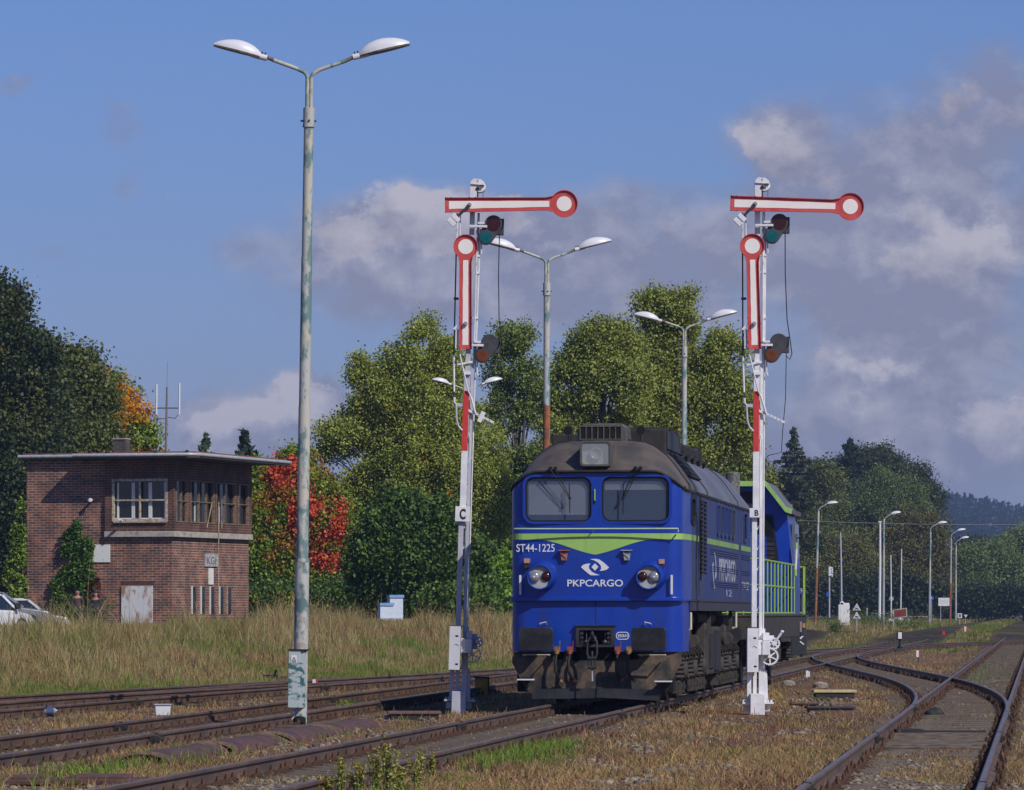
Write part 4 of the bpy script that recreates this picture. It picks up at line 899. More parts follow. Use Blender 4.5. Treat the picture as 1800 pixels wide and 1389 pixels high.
# ------------------------------------------------------------------ semaphore signals
SB = 108.5
def U(px): return (px-1331)/SB
def V(py): return (1256-py)/SB
def gear_poly(cx, cz, r, teeth):
    out = []
    for k in range(teeth*4):
        a = 2*math.pi*k/(teeth*4); rr = r if (k % 4) < 2 else r*.90; out.append((cx+rr*math.cos(a), cz+rr*math.sin(a)))
    return out
m_lens_r = M('lens_red_dark', (.05, .004, .006), (.03, .003, .004), 10, .25); m_lens_g = M('lens_green', (.0, .11, .12), (.0, .08, .10), 10, .25); m_lens_o = M('lens_orange', (.17, .045, .008), (.11, .03, .006), 10, .3)
m_casing = M('lamp_casing', (.035, .036, .042), (.06, .06, .068), 6, .5, c3=(.2, .2, .22), s3=7, lo3=.66, hi3=.72)
def make_signal(letter, loc, lean, tilt1, lower, label, cross):
    root = empty('semaphore_signal', loc); root.rotation_euler = (0, lean, 0)
    tag(root, label, 'railway signal', 'two-arm semaphore signals beside the locomotive')
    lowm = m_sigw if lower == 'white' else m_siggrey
    # foundation, foot and flanges
    mb = MB(); mb.prism([(U(1318), 0-.15), (U(1343), -.15), (U(1343), V(1221)), (U(1340), V(1219)), (U(1318), V(1219))], -.20, .02); mb.build('foundation_block', lowm, root, bevel=.006)
    mb = MB(); mb.box(U(1304.5), U(1317.5), -.10, .30, V(1237), V(1234)); mb.box(U(1343.5), U(1359.5), -.10, .30, V(1237), V(1234)); mb.box(U(1308), U(1318), .0, .25, V(1250), V(1239)); mb.box(U(1344), U(1353), 0, .25, V(1250), V(1238))
    for px in (1307, 1312, 1350, 1356): mb.cyl((U(px), .05, V(1235)), (U(px), .05, V(1230)), .018, 6)
    mb.build('base_plate', lowm, root)
    mb = MB(); mb.box(U(1313), U(1320.5), .03, .22, V(1236), V(1108)); mb.box(U(1323.5), U(1330), .03, .2, V(1230), V(1104)); mb.box(U(1333.5), U(1344.5), .0, .24, V(1236), V(1105)); mb.bar((U(1349), .12, V(1232)), (U(1347), .12, V(1180)), .03, .06, (0, 1, 0))
    mb.add([(U(1344.6), .02, V(1236)), (U(1350.5), .02, V(1236)), (U(1347.5), .02, V(1178)), (U(1344.6), .02, V(1178)), (U(1344.6), .05, V(1236)), (U(1350.5), .05, V(1236)), (U(1347.5), .05, V(1178)), (U(1344.6), .05, V(1178))], [(0, 1, 2, 3), (7, 6, 5, 4), (0, 4, 5, 1), (1, 5, 6, 2), (2, 6, 7, 3), (3, 7, 4, 0)])
    mb.build('foot_channel', lowm, root, bevel=.004)
    # mast: two channels with rungs between
    mb = MB(); mb.box(U(1320.5), U(1329.5), .02, .16, V(1108), V(905)); mb.box(U(1322.5), U(1333), .02, .16, V(905), V(650)); mb.mat(0)
    mb.box(U(1334), U(1339.5), .05, .17, V(1108), V(640)); mb.box(U(1323.6), U(1332.5), .02, .14, V(650), V(345)); mb.box(U(1337), U(1341.3), .05, .15, V(640), V(372))
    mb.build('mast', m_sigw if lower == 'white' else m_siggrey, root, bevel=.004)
    mb = MB()
    for k in range(24): z = .4+k*.33; z < V(660) and mb.bar((U(1330), .09, z-.04), (U(1335), .09, z+.04), .018, .012, (0, 1, 0))
    mb.tube([(U(1341.6), .10, V(1105)), (U(1341.6), .10, V(660)), (U(1343), .10, V(400))], .012, 6); mb.tube([(U(1336.8), .0, V(800)), (U(1337.5), -.02, V(775)), (U(1333), -.02, V(762))], .010, 6)
    for py in (450, 480, 560, 605): mb.box(U(1334), U(1344), .04, .10, V(py), V(py-3.5))
    mb.tube([(U(1344), .03, V(403)), (U(1345.5), .03, V(410)), (U(1346), .03, V(445))], .014, 6); mb.tube([(U(1341), .03, V(613)), (U(1344.5), .03, V(616)), (U(1345), .03, V(655)), (U(1347), .03, V(660))], .014, 6)
    mb.tube([(U(1336), .03, V(403)), (U(1337.5), .03, V(411)), (U(1338), .03, V(600))], .010, 6)
    mb.build('ladder_and_conduit', m_sigw, root)
    # front strip red over white, letter plate
    mb = MB(); mb.box(U(1321.6), U(1332), -.03, .018, V(794), V(688)); mb.build('red_strip', m_sigred, root, bevel=.003)
    mb = MB(); mb.box(U(1321.6), U(1333), -.029, .018, V(893), V(794.2)); mb.mat(1); mb.cyl((U(1323.5), -.031, V(796.5)), (U(1323.5), -.028, V(796.5)), .008, 6); mb.build('white_strip', [m_sigw, m_letter], root, bevel=.003)
    mb = MB(); bb = (1315.8, 1339, 910, 893.5) if letter == 'B' else (1314, 1340, 919, 892.5); mb.box(U(bb[0]), U(bb[1]), -.045, -.028, V(bb[2]), V(bb[3])); pl = mb.build('letter_plate', m_sigw, root, bevel=.003)
    if letter == 'C': text('C', U(1322), U(1332.5), V(915), V(896.5), .006, 'letter', m_letter, pl, Matrix.Translation((0, -.046, 0)), .03)
    else: text('B', U(1325), U(1331.5), V(906.5), V(896.5), .006, 'letter', m_letter, pl, Matrix.Translation((0, -.046, 0)), .012)
    # winding box, gears, crank
    mb = MB(); mb.box(U(1311), U(1330.5), -.42, -.02, V(1181), V(1104)); mb.mat(1); mb.box(U(1310.5), U(1331.5), -.425, -.015, V(1103.8), V(1102.4)); mb.mat(2); mb.box(U(1321.5), U(1326.5), -.424, -.418, V(1123), V(1120)); mb.box(U(1322.5), U(1327.5), -.424, -.418, V(1172.5), V(1169.5))
    mb.mat(0); mb.tube([(U(1320), -.425, V(1136.5)), (U(1324), -.435, V(1134)), (U(1328), -.425, V(1138))], .005, 5)
    mb.build('control_box', [m_sigw if lower == 'white' else M('box_pale_grey', (.60, .61, .67), (.55, .56, .62), 4, .5), m_rust, m_hole], root, bevel=.01)
    mb = MB(); mb.box(U(1337.6), U(1351), -.30, .0, V(1151), V(1126.5)); mb.box(U(1331), U(1338), -.28, .0, V(1151), V(1125)); mb.box(U(1340), U(1351), -.1, .08, V(1126), V(1112)); mb.build('gear_case', lowm, root, bevel=.008)
    cx, cz, r = U(1360), V(1131), .10; mb = MB()
    g = gear_poly(cx, cz, r, 16); ring(mb, g, [(cx+r*.70*math.cos(2*math.pi*k/64), cz+r*.70*math.sin(2*math.pi*k/64)) for k in range(64)], -.05, .0)
    for k in range(3): a = math.pi*k/3+.3; mb.bar((cx-r*.75*math.cos(a), -.025, cz-r*.75*math.sin(a)), (cx+r*.75*math.cos(a), -.025, cz+r*.75*math.sin(a)), .03, .022, (0, 1, 0))
    mb.cyl((cx, -.1, cz), (cx, .06, cz), .035, 10); mb.box(cx-.12, cx-.0, .01, .04, cz-.12, cz+.13); mb.build('small_gear', lowm, root)
    cx, cz, r = U(1352), V(1153.5), .15; mb = MB()
    g = gear_poly(cx, cz, r, 26); ring(mb, g, [(cx+r*.78*math.cos(2*math.pi*k/104), cz+r*.78*math.sin(2*math.pi*k/104)) for k in range(104)], -.10, -.06)
    for k in range(3): a = math.pi*k/3+.6; mb.bar((cx-r*.85*math.cos(a), -.08, cz-r*.85*math.sin(a)), (cx+r*.85*math.cos(a), -.08, cz+r*.85*math.sin(a)), .02, .02, (0, 1, 0))
    mb.cyl((cx, -.13, cz), (cx, .06, cz), .03, 10); mb.build('large_gear', lowm, root)
    if lower == 'white':
        mb = MB(); mb.tube([(U(1360), -.06, V(1131)), (U(1374), -.08, V(1110))], [.014, .022], 8); mb.cyl((U(1371.5), -.09, V(1109.5)), (U(1376.5), -.09, V(1110.5)), .02, 8); mb.build('crank_lever', lowm, root)
    # top cap
    mb = MB(); mb.box(U(1323), U(1334.5), .01, .14, V(350), V(322)); mb.mat(0); mb.prism([(U(1323), V(322)), (U(1324), V(317)), (U(1329), V(312)), (U(1341), V(313)), (U(1347.5), V(318)), (U(1348.5), V(324)), (U(1334), V(322.5))], -.02, .15)
    mb.lathe([(0, -.02), (.09, 0), (.10, .08), (0, .10)], (U(1340), .03, V(326)), (0, 1, 0), 16); mb.mat(1); mb.box(U(1340), U(1347), -.04, -.025, V(325), V(323)); mb.cyl((U(1335.5), -.0, V(330)), (U(1335.5), .02, V(330)), .03, 8)
    mb.tube([(U(1336.5), .05, V(332)), (U(1336.5), .05, V(350))], .012, 5); mb.tube([(U(1346), .05, V(328)), (U(1346), .05, V(372))], .004, 4); mb.build('pulley_head', [m_sigw, m_dark], root, smooth=30)
    # arms
    def arm(name, L, hroot, htip, rd, inner, z0):
        """arm along +x from x=0; disc at x=L"""
        n = 26; a0 = math.asin(min(.98, (htip/2)/rd)); pts = [(0, -hroot/2), (L-rd*1.35, -htip/2)]
        for k in range(n+1):
            a = -math.pi+a0*1.25+(2*math.pi-2*a0*1.25)*k/n; pts.append((L+rd*math.cos(a), rd*math.sin(a)))
        pts += [(L-rd*1.35, htip/2), (0, hroot/2)]
        return pts
    def build_arm(name, L, hr, ht, rd, ri, pivot, M4, stripe0, stripe1):
        pts = arm(name, L, hr, ht, rd, ri, 0)
        mb = MB(); mb.prism(pts, -.012, .004, M4=M4)
        # folded rim
        c = [(sum(p[0] for p in pts)/len(pts), 0)]
        n = len(pts); inn = []
        for i, p in enumerate(pts):
            a = Vector(pts[i-1]); b = Vector(pts[(i+1) % n]); t = (b-a).normalized(); nrm = Vector((t.y, -t.x)); inn.append((p[0]-nrm.x*.012, p[1]-nrm.y*.012))
        n0 = len(mb.v); vs = []; ring(mb, pts, inn, -.045, .004)
        for i in range(n0, len(mb.v)): mb.v[i] = tuple(M4 @ Vector(mb.v[i]))
        ar = mb.build(name, m_armred, root, smooth=30)
        b = .058; mb = MB()
        h0 = hr/2-b; h1 = ht/2-b
        m1 = [(stripe0+(stripe1-stripe0)*k/12, -1*(h0+(h1-h0)*k/12)+random.uniform(-.003, .003)) for k in range(13)]; m2 = [(stripe1-(stripe1-stripe0)*k/12, (h1+(h0-h1)*k/12)+random.uniform(-.003, .003)) for k in range(13)]
        mb.prism(m1+m2, -.0165, -.0125, M4=M4); mb.build('white_bar', m_armwhite, ar)
        mb = MB(); mb.prism(circ(L, 0, ri, 32), -.0165, -.0125, M4=M4); mb.build('white_disc', m_armwhite, ar)
        mb = MB()
        for x in (.01, .10, pivot-.0, pivot+.1): 
            for sg in (-1, 1):
                p = M4 @ Vector((x, -.05, sg*(hr/2-.005))); q = M4 @ Vector((x, -.03, sg*(hr/2-.005))); mb.cyl(p, q, .010, 6)
        mb.mat(1); mb.cyl(M4 @ Vector((pivot, -.06, 0)), M4 @ Vector((pivot, .1, 0)), .035, 12); mb.cyl(M4 @ Vector((pivot, -.08, 0)), M4 @ Vector((pivot, -.06, 0)), .022, 8); mb.build('pivot_bolt', [m_dark, M('bolt_steel', (.4, .4, .4), None, rough=.4, metal=.5)], ar)
        return ar
    ZA = V(360)
    M1 = Matrix.Translation((U(1322.7), -.12, ZA)) @ Matrix.Rotation(tilt1, 4, 'Y') @ Matrix.Translation((-.40, 0, 0))
    build_arm('upper_arm', 1.94, .245, .215, .222, .122, .40, M1, .065, 1.94-.222-.02)
    zb = V(614.5); M2 = Matrix.Translation((U(1323), -.10, zb)) @ Matrix.Rotation(R(-90+2.0 if tilt1 > 0 else -90+.6), 4, 'Y')
    M2 = Matrix.Translation((U(1323.2), -.10, zb)) @ Matrix.Rotation(R(-90-1.6), 4, 'Y')
    build_arm('lower_arm', 1.665, .215, .20, .200, .122, .41, M2, .065, 1.665-.200-.02)
    # counterweights and rods on the left
    mb = MB(); a = Vector((U(1322.7), -.19, V(361))); b = Vector((U(1301), -.19, V(383))); mb.bar(a, b, .045, .02, (0, 1, 0)); mb.mat(1)
    for k in (0, 1):
        c = b+(b-a).normalized()*(.02+k*.10); mb.bar(c-(b-a).normalized()*.035, c+(b-a).normalized()*.035, .15, .08, (0, 1, 0))
    mb.build('counterweight', [m_gun, m_sigw], root, bevel=.004)
    mb = MB(); mb.prism([(U(1299.5), V(580)), (U(1308), V(570)), (U(1309), V(574)), (U(1304), V(582))], -.12, -.02); mb.box(U(1305), U(1310.5), -.10, -.02, V(614), V(580)); mb.build('counterweight', m_sigw, root, bevel=.004)
    mb = MB(); mb.tube([(U(1301.2), -.02, V(374)), (U(1301.6), -.02, V(440))], .015, 6); mb.mat(1); mb.tube([(U(1301.6), -.02, V(440)), (U(1303), -.02, V(625))], .013, 6); mb.mat(0); mb.tube([(U(1303), -.02, V(625)), (U(1305.5), -.02, V(690))], .017, 6); mb.mat(1); mb.tube([(U(1305.5), -.02, V(690)), (U(1306), -.02, V(700))], .014, 6)
    mb.mat(0); mb.tube([(U(1306), -.02, V(700)), (U(1306.5), -.02, V(708))], .02, 6); mb.mat(1); mb.box(U(1299.5), U(1308.5), -.05, .02, V(527.5), V(523.5)); mb.mat(0); mb.tube([(U(1307), -.0, V(374)), (U(1307.5), 0, V(420))], .012, 6)
    mb.mat(2); mb.tube([(U(1306), -.03, V(709)), (U(1309.5), -.03, V(712)), (U(1311.5), -.03, V(740)), (U(1315), -.03, V(751))], .018, 6); mb.box(U(1305), U(1322), -.02, .03, V(716), V(710.5)); mb.mat(0); mb.tube([(U(1315), -.03, V(751)), (U(1322), -.02, V(758))], .016, 6)
    mb.build('pull_rod', [m_sigw, m_gun, m_siggrey], root)
    mb = MB(); mb.tube([(U(1313.5), -.13, V(624)), (U(1330), -.06, V(688)), (U(1336), -.03, V(700))], .014, 6); mb.tube([(U(1336), -.03, V(700)), (U(1344), -.02, V(727))], .022, 6); mb.bar((U(1332), -.0, V(722)), (U(1345), -.0, V(728)), .04, .02, (0, 1, 0)); mb.bar((U(1305), -.02, V(643)), (U(1336), .0, V(636)), .03, .03, (0, 1, 0)); mb.box(U(1323), U(1334), -.03, .02, V(659), V(654))
    mb.build('diagonal_link', m_sigw, root)
    mb = MB(); mb.bar((U(1344), -.02, V(727)), (U(1377), -.02, V(742.5)), .035, .012, (0, 1, 0)); mb.mat(1)
    for k in range(4): p = (U(1350+k*6.5), -.03, V(729.8+k*3.05)); mb.cyl(p, (p[0], -.026, p[2]), .008, 6)
    mb.mat(0)
    if cross: mb.bar((U(1351), -.035, V(742)), (U(1359), -.035, V(724)), .07, .02, (0, 1, 0))
    mb.build('perforated_link', [m_sigw, m_dark], root)
    # signal lamps with coloured spectacles
    def lamp(zc, zs, cols, name, dark):
        # zc = centre row of upper glass, zs = centre row of lower glass
        mb = MB(); c1 = (U(1366), V(zc)); c2 = (U(1353.3), V(zs)); r1, r2 = .145, .122
        dv = Vector((c2[0]-c1[0], c2[1]-c1[1])); ang = math.atan2(dv.y, dv.x); pts = []
        for k in range(13): a = ang+math.pi/2+math.pi*k/12; pts.append((c1[0]+r1*math.cos(a), c1[1]+r1*math.sin(a)))
        for k in range(13): a = ang-math.pi/2+math.pi*k/12; pts.append((c2[0]+r2*math.cos(a), c2[1]+r2*math.sin(a)))
        mb.prism(pts, -.05, .02); sp = mb.build(name, m_casing, root, bevel=.008)
        mb = MB(); mb.box(U(1368), U(1384.5), .03, .24, V(zc+17.5), V(zc-10.5)); mb.cyl((U(1371), .03, V(zc)), (U(1371), .3, V(zc)), .12, 16); mb.build('lamp_housing', m_casing, sp, smooth=40)
        for (cx, cz), rr, mt in ((c1, r1-.03, cols[0]), (c2, r2-.025, cols[1])):
            if mt: mb = MB(); mb.prism(circ(cx, cz, rr, 28), -.058, -.051); mb.build('glass', mt, sp)
        mb = MB(); z1 = zs-14 if False else zc+5; mb.box(U(1323), U(1355), -.09, -.02, V(zc+7), V(zc+3)); mb.box(U(1338), U(1350), -.09, .06, V(zc+1), V(zc-2.5)); mb.build('lamp_bracket', m_sigw, sp, bevel=.003)
    lamp(391.8, 416, (m_lens_r, m_lens_g), 'upper_spectacle', 0)
    lamp(602, 625, (None, m_lens_o), 'lower_spectacle', 0)
    mb = MB(); mb.tube([(U(1377), .1, V(410)), (U(1377.5), .1, V(480)), (U(1381), .1, V(560)), (U(1387), .1, V(600)), (U(1390), .1, V(622)), (U(1386), .1, V(631)), (U(1380), .1, V(625))], .009, 6)
    if letter == 'B': mb.tube([(U(1380), .1, V(620)), (U(1379), .1, V(700)), (U(1374), .1, V(760)), (U(1372), .1, V(795)), (U(1350), .1, V(800)), (U(1341), .1, V(810))], .007, 6)
    mb.build('cable', m_black, root)
    return root
xb = (1331-900)/F*76; xc_ = (806.5-900)/F*76.5
make_signal('B', (xb, 76, gzf(xb, 76)*0), R(.25), R(1.35), 'white', 'semaphore signal with plate B, clean white lower mast, right of the locomotive', False)
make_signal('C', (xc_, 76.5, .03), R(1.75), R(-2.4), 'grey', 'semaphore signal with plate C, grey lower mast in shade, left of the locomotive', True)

# ------------------------------------------------------------------ lamp posts
def lamp_head(tip, neck, parent, name='lamp_head', w=.15):
    """shoe-shaped lamp: neck where it meets the arm, tip at the far end"""
    a = Vector(neck); b = Vector(tip); d = b-a; L = d.length; ux = d.normalized(); uy = Vector((0, 1, 0)); uz = ux.cross(uy).normalized()
    if uz.z < 0: uz = -uz
    rings = []; n = 14
    for k in range(15):
        t = k/14; h = .185*(math.sin(math.pi*min(1, t*.93+.045)))**.62*(1-.18*t)*(L/.74); ww = w*(math.sin(math.pi*(t*.95+.025)))**.5*(L/.74)
        h = max(h, .012); ww = max(ww, .01)
        c = a+ux*(L*t); rings.append([c+uy*(ww*math.cos(math.pi*j/(n-1)))+uz*(h*math.sin(math.pi*j/(n-1))) for j in range(n)])
    mb = MB(); mb.loft(rings); o = mb.build(name, m_lampw, parent, smooth=50)
    mb = MB(); vs = [r[0]-uz*.004 for r in rings]+[r[-1]-uz*.004 for r in rings]; k = len(rings); v2 = [v-uz*.018 for v in vs]
    mb.add(vs+v2, [(i, i+1, k+i+1, k+i) for i in range(k-1)]+[(2*k+i, 3*k+i, 3*k+i+1, 2*k+i+1) for i in range(k-1)]+[(i, 2*k+i, 2*k+i+1, i+1) for i in range(k-1)]+[(k+i, k+i+1, 3*k+i+1, 3*k+i) for i in range(k-1)])
    mb.build('diffuser', m_lampin, o)
    mb = MB(); mb.cyl(a-ux*.10, a+ux*.03, .045, 10); mb.cyl(a+ux*.02, a+ux*.12+uz*.03, .05, 10, .075); mb.mat(1); mb.cyl(a-ux*.06+uz*.03, a-ux*.06+uz*.075, .012, 6); mb.cyl(a-ux*.015+uz*.03, a-ux*.015+uz*.075, .012, 6); mb.build('clamp', [m_lampw, m_dark], o, smooth=40)
def twin_lamp(px, D, gy, mats, lean, label, yaw=0.0, box=False, k=985):
    """all sizes from the nearest post (118 photo pixels per metre there)"""
    X = (px-900)/F*D; z0 = gzf(X, D) if gy is None else gy
    root = empty('lamp_post', (X, D, z0)); root.rotation_euler = (0, lean, yaw)
    tag(root, label, 'lamp post', 'lamp posts of the station yard')
    H = 1.66-z0+943/122.9+.0; h = lambda py: (1275.9-py)/120.4
    P = lambda a, b: ((a-541.8)/120.4, 0, h(b))
    mb = MB(); mb.tube([(0, 0, -.2), (0, 0, h(985))], .105, 18); mb.mat(1 if k == 985 else 0); mb.tube([(0, 0, h(990)), (0, 0, h(715))], .088, 18); mb.tube([(0, 0, h(988)), (0, 0, h(982))], .108, 18); mb.mat(0 if k < 900 else 1); mb.tube([(0, 0, h(722)), (0, 0, h(520))], [.083, .081], 18); mb.mat(1); mb.tube([(0, 0, h(520)), (0, 0, h(452))], [.081, .080], 18); mb.tube([(0, 0, h(455)), (0, 0, h(210))], [.074, .070], 18)
    mb.build('post', mats, root, smooth=40)
    mb = MB(); mb.tube([(0, 0, h(222)), (0, 0, h(190))], .083, 18); mb.tube([(0, 0, h(224)), (0, 0, h(220))], .09, 18); mb.mat(1); mb.cyl((-.08, 0, h(213)), (-.12, 0, h(213)), .015, 6); mb.cyl((.08, 0, h(213)), (.11, 0, h(213)), .015, 6); mb.cyl((.01, -.08, h(213)), (.01, -.1, h(213)), .015, 6); mb.build('collar', [m_post, m_dark], root, smooth=40)
    mb = MB(); mb.tube([P(538.5, 195), P(538.5, 138), P(536.8, 132), P(532, 127), P(520, 121.5), P(478, 107)], .030, 10); mb.mat(1); mb.tube([P(480, 107.6), P(463, 100.8)], .028, 8); ar = mb.build('arm', [m_post, m_rusta], root, smooth=60)
    mb = MB(); mb.tube([P(545.0, 195), P(545.0, 138), P(547, 132), P(552, 127), P(562, 121.5), P(606, 106)], .030, 10); mb.mat(1); mb.tube([P(604, 106.6), P(621, 99)], .028, 8); ar = mb.build('arm', [m_post, m_rusta], root, smooth=60)
    lamp_head(P(373, 81.5), P(455, 101), root); lamp_head(P(717, 74.5), P(629.5, 97), root)
    if box:
        mb = MB(); x0, x1 = (504.5-527)/120.4+.02, (525-527)/120.4+.02
        Q = lambda b: (1275.9-b)/120.4
        mb.prism([(x0, -.28), (x1+.0, -.28), (x1+.10, .0), (x0+.10, .08)], Q(1244), Q(1143), 'z'); bx = mb.build('fuse_box', m_postb, root, bevel=.008)
        mb = MB(); mb.prism([(x0-.01, -.30), (x1+.05, -.30), (x1+.12, .0), (x0+.1, .10)], Q(1143)+.001, Q(1141), 'z'); mb.build('lid', m_dark, bx)
        mb = MB(); sx = (x0+x1)/2-.01; mb.box(sx-.035, sx+.045, -.288, -.281, Q(1166), Q(1152)); sg = mb.build('warning_sticker', m_white, bx)
        mb = MB(); zc = Q(1160.5); ring(mb, [(sx-.028, zc-.012), (sx+.038, zc-.012), (sx+.005, zc+.05)], [(sx-.017, zc-.006), (sx+.027, zc-.006), (sx+.005, zc+.036)], -.2905, -.2885); mb.bar((sx+.008, -.2895, zc+.03), (sx+.002, -.2895, zc+.012), .005, .002, (0, 1, 0)); mb.bar((sx+.003, -.2895, zc+.014), (sx+.008, -.2895, zc-.002), .005, .002, (0, 1, 0)); mb.box(sx-.025, sx+.036, -.2905, -.2885, zc-.032, zc-.020); mb.build('warning_mark', m_letter, sg)
        mb = MB(); mb.tube([(-.10, -.10, Q(1250)), (-.13, -.08, -.1)], .035, 8); mb.build('cable_duct', m_white, root)
        mb = MB(); mb.cyl((.0, -.155, .02), (.0, -.115, .11), .09, 16); mb.build('pipe_stub', m_hole, root)
    return root
m_rusta = M('arm_rust', (.12, .075, .055), (.2, .15, .13), 8, .7)
m_postlow = M('post_base_paint', (.46, .46, .43), (.36, .31, .26), 3, .6, lo=.52, hi=.58, c3=(.10, .17, .18), s3=2.2, lo3=.50, hi3=.56, st3=(1, 1, .6))
twin_lamp(527, 68.5, .0, [m_postlow, m_post], R(.85), 'tall double lamp post with peeling grey-green paint and a fuse box, nearest of all', 0, True)
twin_lamp(960, 104.9, .0, [m_postr, m_post], R(.1), 'double lamp post with orange rust low down, just left of the locomotive roof', R(8), k=600)
twin_lamp(1203, 130.2, .0, [m_postlow, m_post], R(0), 'double lamp post rising behind the locomotive roof, in front of the poplars', R(-3))
twin_lamp(820, 186, None, [m_postlow, m_post], R(0), 'double lamp post showing only its two heads behind the signal with plate C', R(14))
twin_lamp(1020, 232, None, [m_postlow, m_post], R(0), 'distant double lamp post whose lamp peeks out left of the locomotive roof', R(0))
def single_lamp(pbx, ptop, head0, head1, D, label, mats, base_py):
    X = (pbx-900)/F*D; z0 = CAMZ-(base_py-HY)*D/F; root = empty('lamp_post', (X, D, z0))
    tag(root, label, 'lamp post', 'single-arm lamp posts by the level crossing')
    def P(p): w = W(p[0], p[1], D); return (w.x-X, 0, w.z-z0)
    t = P(ptop); mid = (t[0]*.55, 0, t[2]*.5)
    mb = MB(); mb.tube([(0, 0, -.8), mid], .105, 10); mb.mat(1); mb.tube([mid, t], .085, 10); mb.build('post', mats, root, smooth=40)
    a = P(head0); mb = MB(); mb.tube([t, (t[0], 0, a[2]-.45), (t[0]*.8+a[0]*.2, 0, a[2]-.25), (a[0], 0, a[2])], .03, 6); mb.build('arm', m_siggrey, root)
    lamp_head(P(head1), a, root, w=.19)
m_postd = M('far_post_grey', (.42, .43, .42), (.28, .31, .31), 3, .7)
single_lamp(1432.6, (1438.7, 899), (1453, 886.5), (1473, 883.5), 345, 'rust-streaked single lamp post in the grass behind the locomotives', [m_postr, m_post], 1097)
single_lamp(1552.6, (1553.8, 912), (1565, 905), (1584, 900.5), 372, 'single lamp post close beside the tall white pole', [m_postd, m_post], 1085)
single_lamp(1633.3, (1635.8, 936), (1648, 921), (1665, 918.5), 412, 'single lamp post standing in front of the blue round sign', [m_postd, m_post], 1095)
single_lamp(1670, (1672, 947), (1682, 934), (1697.5, 930.5), 450, 'single lamp post touching the white board', [m_postr, m_postd], 1103)
single_lamp(1680, (1680.5, 958), (1689, 947.5), (1703.6, 944.5), 490, 'thin single lamp post beside the sign with the figure 8', [m_postd, m_post], 1100)

